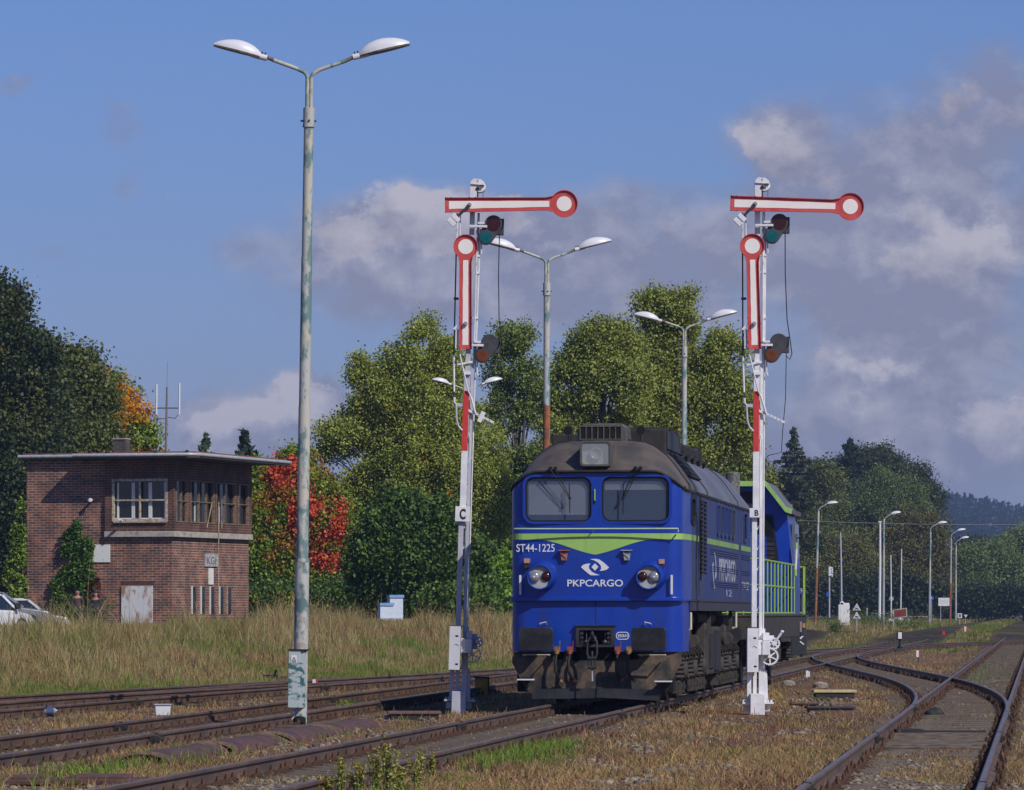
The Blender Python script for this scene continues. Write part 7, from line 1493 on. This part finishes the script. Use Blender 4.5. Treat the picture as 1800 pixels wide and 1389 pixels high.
# beehives at the edge of the bushes
for px0, px1, yt, lab in ((682, 708, 1046, 'taller white beehive with a pale blue roof in front of the dark bush'), (665, 691, 1060, 'lower white beehive with a blue roof, left of the taller one')):
    D = 182 if yt == 1046 else 180; x = ((px0+px1)/2-900)/F*D; s = F/D; z = gzf(x, D); r = empty('beehive', (x, D, z), R(14)); tag(r, lab, 'beehive', 'white beehives with blue roofs'); h = CAMZ+(HY-yt)/s-z; w = (px1-px0)/s/2
    mb = MB(); mb.box(-w*.92, w*.88, -w*.8, w*.8, 0, h-.11); mb.build('body', M('hive_white_%d' % yt, (.62, .68, .78), (.54, .60, .72), 5, .6), r); mb = MB(); mb.box(-w, w, -w*.95, w*.95, h-.108, h); mb.build('roof', M('hive_blue_%d' % yt, (.16, .32, .62), (.22, .38, .62), 5, .5), r)
# ------------------------------------------------------------------ people and cars by the signal box
def person(px, top_py, D, label, coat, trouser, hair, bald, sx=1):
    x = (px-900)/F*D; z = gzf(x, D); H = CAMZ+(HY-top_py)*D/F-z; k = H/1.78; r = empty('person', (x, D, z), R(6*sx)); tag(r, label, 'person')
    def skin(name, pts, edges, rad, mat, sub=2, root=0):
        me = bpy.data.meshes.new(name); me.from_pydata([tuple(c*k for c in p) for p in pts], edges, []); o = bpy.data.objects.new(name, me); COL.objects.link(o)
        md = o.modifiers.new('s', 'SKIN'); 
        for i, v in enumerate(me.skin_vertices[0].data): v.radius = (rad[i][0]*k, rad[i][1]*k); v.use_root = (i == root)
        o.modifiers.new('u', 'SUBSURF').levels = sub; bpy.context.view_layer.update(); nm = bpy.data.meshes.new_from_object(o.evaluated_get(bpy.context.evaluated_depsgraph_get())); bpy.data.objects.remove(o)
        nm.materials.clear(); nm.materials.append(mat); nm.polygons.foreach_set('use_smooth', [True]*len(nm.polygons)); o = bpy.data.objects.new(name, nm); COL.objects.link(o); o.parent = r; return o
    body = [(0, 0, .93), (0, .0, 1.12), (0, .01, 1.30), (0, .01, 1.41), (0, 0, 1.50), (0, -.01, 1.61), (0, -.01, 1.70), (-.10, 0, .88), (-.11, -.01, .48), (-.12, .02, .08), (-.12, -.12, .04), (.10, 0, .88), (.11, -.01, .48), (.12, .02, .08), (.12, -.12, .04),
            (-.18, 0, 1.37), (-.24, .02, 1.12), (-.20, -.10, .92), (-.17, -.16, .86), (.18, 0, 1.37), (.24, .02, 1.12), (.20, -.10, .92), (.17, -.16, .86)]
    ed = [(0, 1), (1, 2), (2, 3), (3, 4), (4, 5), (5, 6), (0, 7), (7, 8), (8, 9), (9, 10), (0, 11), (11, 12), (12, 13), (13, 14), (3, 15), (15, 16), (16, 17), (17, 18), (3, 19), (19, 20), (20, 21), (21, 22)]
    ra = [(.15, .11), (.15, .11), (.17, .12), (.10, .09), (.06, .06), (.112, .13), (.10, .12), (.085, .09), (.06, .06), (.045, .045), (.04, .035), (.085, .09), (.06, .06), (.045, .045), (.04, .035), (.065, .065), (.05, .05), (.038, .038), (.04, .025), (.065, .065), (.05, .05), (.038, .038), (.04, .025)]
    skin('body', body, ed, ra, M('skin_%d' % px, (.34, .17, .12), (.40, .21, .15), 9, .6))
    jk = [i for i in (0, 1, 2, 3, 15, 16, 17, 19, 20, 21)]; mp = {a: b for b, a in enumerate(jk)}
    skin('jacket', [(body[i][0]*1.02, body[i][1], body[i][2]-(.06 if i == 0 else 0)) for i in jk], [(mp[a], mp[b]) for a, b in ed if a in mp and b in mp], [(ra[i][0]+.022, ra[i][1]+.022) for i in jk], coat)
    tr = (0, 7, 8, 9, 11, 12, 13); mp = {a: b for b, a in enumerate(tr)}; skin('trousers', [body[i] for i in tr], [(mp[a], mp[b]) for a, b in ed if a in mp and b in mp], [(ra[i][0]+.014, ra[i][1]+.014) for i in tr], trouser)
    if not bald: mb = MB(); mb.lathe([(.0, .10), (.07, .09), (.095, .03), (.09, -.06), (.02, -.03)], (0, .02*k, 1.755*k), n=14); mb.build('hair', hair, r, smooth=60)
    mb = MB(); f = lambda a, b, c: (a*k, b*k, c*k); mb.lathe([(0, -.02*k), (.014*k, -.01*k), (.016*k, .01*k), (0, .02*k)], f(0, -.115, 1.66), n=8); mb.build('nose', M('nose_%d' % px, (.45, .23, .17), None), r)
    mb = MB()
    mb.box(-.045*k, -.018*k, -.112*k, -.10*k, 1.685*k, 1.695*k); mb.build('eye', m_dark, r); mb = MB(); mb.box(.018*k, .045*k, -.112*k, -.10*k, 1.685*k, 1.695*k); mb.build('eye', m_dark, r); mb = MB(); mb.box(-.025*k, .025*k, -.108*k, -.095*k, 1.612*k, 1.62*k); mb.build('mouth', M('mouth_%d' % px, (.25, .08, .07), None), r)
    return r
person(136, 1035, 182, 'bald person in a dark brown jacket standing by the ivy, facing the yard', M('jacket_brown', (.045, .032, .028), (.07, .05, .045), 8, .8), m_dark, None, True)
person(168, 1039, 183, 'dark-haired person in a black jacket, the right-hand one of the two by the brick wall', M('jacket_black', (.02, .02, .026), (.035, .03, .035), 8, .8), m_dark, M('hair_dark', (.03, .02, .015), None), False, -1)
def car(x, D, rz, L, paint, label, estate=False, dz=0):
    z = gzf(x, D)+dz; r = empty('parked_car', (x, D, z), rz); tag(r, label, 'car', 'cars parked beside the signal box'); W_ = .86
    belt = .92; rf = 1.46; lo = [(-L/2, .30), (-L/2-.02, .62), (-L/2+.08, belt-.02), (-L*.18, belt+.02), (L*.24, belt-.02), (L/2-.12, .74), (L/2, .55), (L/2, .30)] if True else None
    mb = MB(); mb.loft([[(a*q, y, b if b < .8 else b-(1-q2)*.1) for a, b in lo] for y, q, q2 in ((-W_, .97, .6), (-W_+.08, 1, 1), (W_-.08, 1, 1), (W_, .97, .6))]); mb.build('body', paint, r, smooth=35, bevel=.03)
    rr = -L/2+.12 if estate else -L/2+.45
    cab = [(rr, belt-.03), (rr+.22, rf-.08), (rr+.50, rf), (L*.05, rf+.01), (L*.12, rf-.05), (L*.29, belt-.05)]
    mb = MB(); mb.loft([[(a, y*(.80 if b > 1.2 else 1), b) for a, b in cab] for y in (-W_+.05, W_-.05)]); g = mb.build('cabin', m_carglass, r, smooth=30)
    mb = MB(); top = [(rr+.20, rf-.085), (rr+.50, rf+.012), (L*.05, rf+.022), (L*.125, rf-.05), (L*.10, rf-.06), (rr+.30, rf-.10)]; mb.loft([[(a, y, b) for a, b in top] for y in (-W_*.78, W_*.78)]); mb.build('roof', paint, r, smooth=30)
    for a in (rr+.05, -L*.06, L*.27):
        for s_ in (-1, 1): t_ = (rr+.26 if a == rr+.05 else (-L*.06 if a == -L*.06 else L*.11)); mb = MB(); mb.bar((a, s_*(W_-.035), belt-.04), (t_, s_*W_*.775, rf-.06), .09, .03, (0, 1, 0)); mb.build('pillar', paint, r)
    for a in (-L*.31, L*.32):
        for s_ in (-1, 1):
            mb = MB(); mb.lathe([(0, -.1), (.30, -.1), (.32, -.05), (.32, .08), (.29, .11), (0, .11)], (a, s_*(W_-.08), .32), (0, s_, 0), 22); w = mb.build('wheel', m_black, r, smooth=40); mb = MB(); mb.lathe([(0, .112), (.19, .112), (.2, .12), (0, .13)], (a, s_*(W_-.08), .32), (0, s_, 0), 14); mb.build('rim', m_gutter, w)
    for s_ in (-1, 1): mb = MB(); mb.box(-L/2-.035, -L/2+.12, s_*(W_-.24)-.1, s_*(W_-.24)+.16*s_+.05, .66, .84); mb.build('tail_light', M('tail_red_%d_%d' % (int(D*10), s_), (.5, .02, .03), None, rough=.2), r); mb = MB(); mb.box(L*.21, L*.25, s_*(W_+.02), s_*(W_+.18), belt, belt+.12); mb.build('mirror', m_dark, r)
    return r
m_carglass = M('car_glass', (.015, .022, .028), None, rough=.05, spec=.9)
car_w = M('car_white', (.70, .72, .76), None, rough=.3, coat=.6); car_s = M('car_silver', (.30, .32, .36), None, rough=.3, metal=.3, coat=.6)
car((-36-900)/F*162, 162, R(58), 3.9, car_w, 'white hatchback cut off by the left edge, red tail light showing', True, -.12)
car((-20-900)/F*173, 173, R(8), 4.6, car_s, 'silver-grey estate car between the two white ones', True)
car((30-900)/F*184, 184, R(6), 4.1, car_w, 'white car half hidden by grass beside the ivy', False, -.22)
# ivy on the building
def ivy(name, label, pts, y_, seed, pal_=None):
    rs = np.random.RandomState(seed); root = empty(name, sbox.location, R(-17)); tag(root, label, 'ivy', 'ivy climbing the brick building'); P = []
    for px, py, rx, ry in pts:
        n = int(rx*ry*3.6); a = rs.rand(n)*6.283; q = np.sqrt(rs.rand(n))*(1+.12*rs.randn(n)); X = px+q*np.cos(a)*rx; Y = py+q*np.sin(a)*ry
        P += [(sfx(X[i], y_), y_-abs(rs.randn())*.14-.03, sfz(Y[i])) for i in range(n)]
    P = np.array(P); k = fbm(P[:, 0]*2.4, P[:, 2]*2.4) > .34; P = P[k]; v, f = leaf_quads(P, .095, rs); t = np.clip(.5*rs.rand(len(P))+.5*(1-(P[:, 2]-1)/5), 0, 1)
    mesh_np('leaves', v, f, palette(pal_ or [C(56, 86, 32), C(78, 108, 38), C(108, 132, 48)], t)*(.75+.5*rs.rand(len(P)))[:, None]*1.1, m_leaf, root)
    mb = MB()
    for q in range(4): px = pts[0][0]+rs.uniform(-12, 12); mb.tube([(sfx(px, y_), y_-.02, 0), (sfx(px+rs.uniform(-8, 8), y_), y_-.03, 2.0), (sfx(pts[0][0], y_), y_-.03, sfz(pts[0][1]))], [.03, .02, .008], 4)
    mb.build('stem', m_bark, root)
ivy('ivy', 'thick ivy climbing the front wall left of the white board', [(138, 930, 8, 18), (128, 950, 17, 22), (136, 975, 26, 26), (140, 1000, 28, 30), (124, 1030, 30, 30), (150, 1030, 22, 30), (120, 1060, 26, 20), (155, 958, 12, 14)], -.02, 91)
ivy('ivy', 'yellow-green ivy hanging at the left corner of the brick building', [(40, 900, 8, 24), (36, 935, 12, 30), (34, 975, 14, 34), (26, 1005, 14, 30), (36, 1035, 14, 26)], -.06, 92, [C(86, 112, 36), C(114, 138, 46), C(146, 158, 60)])
ivy('ivy', 'dark red creeper behind the right-hand person', [(168, 1030, 10, 14), (164, 1050, 10, 16)], -.02, 93, [C(70, 26, 30), C(100, 40, 36)])
# ------------------------------------------------------------------ signs, poles and barriers towards the level crossing
def Fp(px, py, D): w = W(px, py, D); return (w.x, 0, w.z)
def sign(name, label, cat, px, D, ypost0, ypost1, parts, group=None, rad=.03, postmat=None):
    x = (px-900)/F*D; r = empty(name, (x, D, 0)); tag(r, label, cat, group); Z = lambda py: CAMZ+(HY-py)*D/F
    mb = MB(); mb.tube([(0, .03, Z(ypost0)-.3), (0, .03, Z(ypost1))], rad, 6); mb.build('post', postmat or m_siggrey, r)
    s = F/D
    for nm, mat, fn in parts: mb = MB(); fn(mb, lambda a, b: ((a-px)/s, Z(b)), s); mb.build(nm, mat, r)
    return r
def tri(cx, cy, w, inv=False, y0=-.02, y1=0.0):
    def fn(mb, P, s):
        h = w*.87; q = [(cx-w/2, cy+h/2), (cx+w/2, cy+h/2), (cx, cy-h/2)] if not inv else [(cx-w/2, cy-h/2), (cx+w/2, cy-h/2), (cx, cy+h/2)]
        mb.prism([P(*p) for p in q], y0, y1)
    return fn
def rect(x0, x1, y0_, y1_, ya=-.02, yb=0.0):
    def fn(mb, P, s): mb.prism([P(x0, y0_), P(x1, y0_), P(x1, y1_), P(x0, y1_)], ya, yb)
    return fn
def disc(cx, cy, r, ya=-.02, yb=0.0):
    def fn(mb, P, s): c = P(cx, cy); mb.prism(circ(c[0], c[1], r/s, 20), ya, yb)
    return fn
def both(*f):
    def fn(mb, P, s):
        for g in f: g(mb, P, s)
    return fn
m_sblue = M('sign_blue', (.03, .09, .55), None, rough=.5); m_sred = M('sign_red', (.5, .03, .03), None, rough=.5); m_maroon = M('sign_maroon', (.15, .022, .018), (.19, .03, .024), 5, .6); m_yel = M('box_yellow', (.70, .42, .02), (.55, .32, .02), 9, .6)
sign('warning_sign', 'two black-and-white triangular railway signs on one post', 'sign', 1506, 268, 1126, 1060, [
    ('upper_border', m_letter, tri(1506, 1066.2, 16.5)), ('upper_plate', m_white, tri(1506, 1066.8, 14.2, y0=-.028, y1=-.021)), ('upper_symbol', m_letter, tri(1506, 1067.8, 9.6, y0=-.036, y1=-.03)), ('upper_inner', m_white, tri(1506, 1068.0, 7.6, y0=-.042, y1=-.037)), ('upper_mark', m_letter, rect(1503.6, 1508.4, 1070.3, 1068.4, -.05, -.043)),
    ('lower_border', m_letter, tri(1506, 1080.8, 16.5)), ('lower_plate', m_white, tri(1506, 1081.4, 14.2, y0=-.028, y1=-.021)), ('lower_symbol', m_letter, tri(1506, 1082.4, 9.6, y0=-.036, y1=-.03)), ('lower_inner', m_white, tri(1506, 1082.6, 7.6, y0=-.042, y1=-.037)), ('lower_mark', m_letter, rect(1503.8, 1508.2, 1085.2, 1083.2, -.05, -.043))])
sign('warning_board', 'maroon rectangular board with a pale border on a thin post', 'sign', 1571, 292, 1122, 1080, [
    ('border', m_concrete, lambda mb, P, s: mb.prism([P(1568, 1074), P(1571, 1072), P(1594, 1068.5), P(1595, 1084), P(1572, 1088)], -.03, 0)), ('panel', m_maroon, lambda mb, P, s: mb.prism([P(1571.5, 1073), P(1592.5, 1070.3), P(1593, 1082.8), P(1572, 1085.8)], -.04, -.031))])
sign('round_sign', 'round blue road sign right behind the second locomotive', 'sign', 1410.5, 300, 1077, 1044, [('disc', m_sblue, disc(1410.5, 1039.6, 5.2)), ('red_stroke', m_sred, lambda mb, P, s: mb.bar((P(1408, 0)[0], -.03, P(0, 1042)[1]), (P(1413, 0)[0], -.03, P(0, 1037)[1]), .05, .01, (0, 1, 0))), ('white_stroke', m_white, lambda mb, P, s: mb.bar((P(1408.5, 0)[0], -.03, P(0, 1037.5)[1]), (P(1411, 0)[0], -.03, P(0, 1040)[1]), .06, .01, (0, 1, 0)))])
sign('round_sign', 'round blue road sign half hidden by a lamp post near the crossing', 'sign', 1637.5, 430, 1096, 1054, [('disc', m_sblue, disc(1637, 1051.3, 4.4)), ('arrow', m_white, lambda mb, P, s: mb.bar((P(1638, 0)[0], -.03, P(0, 1053)[1]), (P(1636, 0)[0], -.03, P(0, 1049.5)[1]), .05, .01, (0, 1, 0)))])
sign('round_sign', 'back of a round grey sign at the foot of a white barrier boom', 'sign', 1566.5, 470, 1092, 1056, [('disc', M('sign_back', (.34, .35, .36), None), disc(1567, 1052.5, 4))])
sign('information_board', 'white rectangular board with faint lines of text by the crossing', 'sign', 1653.5, 448, 1100, 1064, [('panel', m_white, rect(1649.5, 1669, 1065.3, 1051)), ('text_lines', m_siggrey, both(*[rect(1652, 1666, y+.5, y, -.03, -.021) for y in (1055, 1057.5, 1060)]))])
n8 = sign('number_sign', 'white sign with the figure 8 near the level crossing', 'sign', 1687, 470, 1101, 1086, [('panel', m_white, rect(1683.2, 1691, 1086.4, 1078.3))])
text('8', (-2.2)*470/F, 2.4*470/F, CAMZ+(HY-1085.2)*470/F, CAMZ+(HY-1079.4)*470/F, .01, 'figure', m_letter, n8, Matrix.Translation((0, -.022, 0)), .03)
sign('yield_sign', 'small white give-way triangle on its tip right of the figure 8 sign', 'sign', 1697.5, 480, 1100, 1088, [('plate', m_white, tri(1697.5, 1083.6, 6.4, True)), ('border', m_siggrey, tri(1697.5, 1083.2, 3.0, True, -.03, -.021))])
r = sign('light_signal', 'white light signal mast with three hooded lamps', 'railway signal', 1458, 330, 1078, 1010, [('head', m_lampw, rect(1456.6, 1460.5, 1012.5, 996, -.1, .1))], None, .055)
for py in (999, 1004, 1010.5): mb = MB(); w = W(1461, py, 330); x0 = (1458-900)/F*330; mb.lathe([(.03, 0), (.09, -.0), (.11, .17), (.10, .17), (.08, .0), (.03, .01)], (w.x-x0-.05, 0, w.z), (1, -.4, -.35), 12); mb.build('hood', m_lampw, r, smooth=40)
mb = MB(); w = W(1455.5, 1045, 330); mb.box(w.x-x0-.1, w.x-x0+.1, -.1, .1, w.z-.15, w.z+.15); mb.build('blue_plate', m_sblue, r)
for px0, py0, px1, py1, D, rad, mt, nm, lb, ct in ((1546, 1079, 1547, 918, 460, .14, m_white, 'mast', 'thick tall white pole with a small cross-piece on top', 'pole'), (1566.5, 1080, 1565.8, 976, 470, .07, m_white, 'barrier_boom', 'raised white barrier boom, the shorter and left one', 'barrier'), (1583, 1080, 1584.8, 965, 475, .07, m_white, 'barrier_boom', 'raised white barrier boom, the taller and right one', 'barrier'), (1479.5, 1064, 1477.5, 936, 350, .07, m_siggrey, 'grey_pole', 'slim grey pole rising behind the white cabinet', 'pole')):
    x = (px0-900)/F*D; r = empty(nm, (x, D, 0)); tag(r, lb, ct, 'raised barrier booms' if nm == 'barrier_boom' else None); a, b = W(px0, py0, D), W(px1, py1, D); m_ = a.lerp(b, .5); mb = MB(); mb.tube([(0, 0, a.z-.6), (m_.x-x+rad*.2, 0, m_.z), (b.x-x, 0, b.z)], [rad, rad*.85, rad*.7], 8); mb.build('pole', mt, r, smooth=40)
    if nm == 'mast': mb = MB(); mb.box(b.x-x-.17, b.x-x+.17, -.08, .08, b.z, b.z+.1); mb.build('cross_piece', m_lampw, r)
    if nm == 'barrier_boom': mb = MB(); mb.box(-.25, .25, -.3, .3, 0, 1.0); mb.build('stand', m_lampw, r)
D = 345; x = (1484-900)/F*D; z0 = CAMZ+(HY-1088)*D/F; s = F/D; r = empty('cabinet', (x, D, z0)); tag(r, 'white electrical cabinet with a domed lamp on top behind the grass', 'cabinet'); h = lambda py: (1088-py)/s
mb = MB(); mb.box(-10/s, 9.5/s, 0, .7, -.5, h(1063)); mb.box(-7.5/s, 9/s, .05, .65, h(1063), h(1060)); mb.build('body', m_peelwhite, r, bevel=.02); mb = MB(); mb.lathe([(0, h(1056.5)), (3.0/s, h(1058)), (4.6/s, h(1059.5)), (2/s, h(1060.0)), (1.5/s, h(1063)), (0, h(1063))], (-3.5/s, .3, 0), n=14); mb.build('dome_lamp', m_lampw, r, smooth=50); mb = MB(); mb.box(-5.8/s, -1.5/s, .02, .4, h(1062.5), h(1060)); mb.build('dark_gap', m_dark, r)
# red and white barriers
def stripes(root, a, b, n, w, name='bar'):
    for k in range(n):
        mb = MB(); p = Vector(a).lerp(Vector(b), k/n); q = Vector(a).lerp(Vector(b), (k+1)/n-.001); mb.bar(p, q, w, .04); mb.build('white_stripe' if k % 2 == 0 else 'red_stripe', m_white if k % 2 == 0 else m_sigred, root)
D = 465; x = (1614-900)/F*D; r = empty('crossing_fence', (x, D, 0)); tag(r, 'low red-and-white striped tubular barrier before the crossing', 'barrier'); P = lambda a, b: Vector(((a-1614)*D/F, 0, CAMZ+(HY-b)*D/F))
stripes(r, P(1598, 1084), P(1631, 1083.5), 9, .10); stripes(r, P(1598, 1095), P(1631, 1094.5), 9, .06)
for a in (1597.5, 1631.5): mb = MB(); mb.tube([P(a, 1104), P(a, 1084)], .045, 6); mb.build('post', m_white, r)
mb = MB(); mb.tube([P(1611, 1094), P(1611, 1090)], .07, 8); mb.build('lamp', m_white, r)
D = 480; x = (1562-900)/F*D; r = empty('crossing_fence', (x, D, 0)); tag(r, 'second striped barrier mostly hidden by the bushes, left of the maroon board', 'barrier'); P = lambda a, b: Vector(((a-1562)*D/F, 0, CAMZ+(HY-b)*D/F)); stripes(r, P(1530, 1078), P(1570, 1078.5), 9, .10)
mb = MB(); mb.tube([P(1524, 1083), P(1524, 1069)], .05, 6); mb.build('post', m_white, r)
for k, (a, lab) in enumerate(((1637.5, 'red and white striped post, left of the bundle of three'), (1640.5, 'red and white striped post in the middle of the bundle of three'), (1643.5, 'red and white striped post, right of the bundle of three'))):
    D = 484+k; x = (a-900)/F*D; r = empty('striped_post', (x, D, 0)); tag(r, lab, 'bollard', 'striped posts at the level crossing'); P = lambda b: Vector((0, 0, CAMZ+(HY-b)*D/F)); stripes(r, P(1104), P(1084-k % 2), 6, .14)
for k, (px, py, lab) in enumerate(((1656.5, 1106, 'yellow box in the grass left of the white board'), (1675, 1100, 'yellow box left of the small white cabinet'), (1683.5, 1097.5, 'yellow box behind the small white cabinet'), (1688.5, 1101, 'yellow box right of the small white cabinet'))):
    D = 13695/(py+1.5-1076); x = (px-900)/F*D; s = F/D; mb = MB(); mb.prism([(-2.6/s, 0), (2.6/s, 0), (2.3/s, 5/s), (-1.6/s, 5/s), (-2.6/s, 3.4/s)], 0, .25); o = mb.build('yellow_box', m_yel, bevel=.02); o.location = (x, D, gzf(x, D)); tag(o, lab, 'box', 'yellow point-motor boxes at the crossing')
D = 470; x = (1677.5-900)/F*D; r = empty('cabinet', (x, D, 0)); tag(r, 'small white cabinet at the foot of the lamp post near the crossing', 'cabinet'); s = F/D; mb = MB(); mb.box(-3.3/s, 3.3/s, 0, .5, 0, 11/s); mb.build('body', m_white, r, bevel=.02); mb = MB(); mb.box(-1.6/s, -.2/s, -.01, 0, 2/s, 9/s); mb.build('door', m_siggrey, r)
D = 13695/(1118-1076); x = (1740.3-900)/F*D; s = F/D; r = empty('marker_board', (x, D, 0)); tag(r, 'low white H-shaped marker between the tracks far right', 'marker board'); mb = MB(); mb.box(-4/s, -1/s, 0, .2, 0, 8.5/s); mb.box(1/s, 4/s, 0, .2, 0, 8.5/s); mb.box(-1/s, 1/s, .02, .18, 3/s, 6/s); mb.build('panel', m_white, r)
# telephone wire
r = empty('overhead_wire', (0, 400, 0)); tag(r, 'thin wire crossing in front of the grove at lamp height', 'wire'); mb = MB(); A, B = W(1330, 912, 400), W(1900, 921, 400)
mb.tube([(A.x+(B.x-A.x)*t, 0, A.z+(B.z-A.z)*t-.6*math.sin(math.pi*t)*.4) for t in [k/12 for k in range(13)]], .018, 4); mb.build('strand', M('wire_grey', (.3, .3, .3), None), r)

# ------------------------------------------------------------------ air
HAZE = 0.00015
mb = MB(); mb.box(-1450, 2500, -60, 4750, -2.6, 118)
hz = mb.build('haze', None); hz.data.materials.clear(); mh = bpy.data.materials.new('haze'); mh.use_nodes = True; nt = mh.node_tree; nt.nodes.clear()
pv = nt.nodes.new('ShaderNodeVolumePrincipled'); pv.inputs['Color'].default_value = (.44, .62, 1.0, 1); pv.inputs['Density'].default_value = HAZE; pv.inputs['Anisotropy'].default_value = 0.0
ou = nt.nodes.new('ShaderNodeOutputMaterial'); nt.links.new(pv.outputs[0], ou.inputs['Volume']); hz.data.materials.append(mh); tag(hz, kind='stuff')
# rail joints: dark fishplates on the near rails
def fishplates(name, side, ds):
    tr = [o for o in bpy.data.objects if o.name.startswith('railway_track') and o.get('label', '').startswith(name)][0]
    key = {'straight': 'loco', 'track between': 'left', 'track in the right': 'right', 'curving': 'curve'}[name]
    for d in ds:
        x = tx(key, d); a = math.atan(tx(key, d+.5)-tx(key, d-.5)); mt = Matrix.Translation((x, d, 0)) @ Matrix.Rotation(-a, 4, 'Z'); mb = MB()
        for q in (-1, 1): mb.box(side*.7525+q*.030-.012, side*.7525+q*.030+.012, -.42, .42, RZ-.125, RZ-.035, mt)
        mb.box(side*.7525-.0358, side*.7525+.0358, -.10, .10, RZ-.012, RZ+.0045, mt)
        for j in (-.3, -.1, .1, .3): mb.box(side*.7525-.07, side*.7525-.04, j-.02, j+.02, RZ-.10, RZ-.06, mt); mb.box(side*.7525+.04, side*.7525+.07, j-.02, j+.02, RZ-.10, RZ-.06, mt)
        mb.build('fishplate', m_dark, tr)
fishplates('straight', 1, (46.2, 71)); fishplates('straight', -1, (38.5, 63.5)); fishplates('track between', -1, (63.0, 83, 104)); fishplates('track between', 1, (57.5, 78, 99)); fishplates('track in the right', -1, (40.6, 57.5, 75)); fishplates('track in the right', 1, (41, 58, 70)); fishplates('curving', 1, (80, 96))
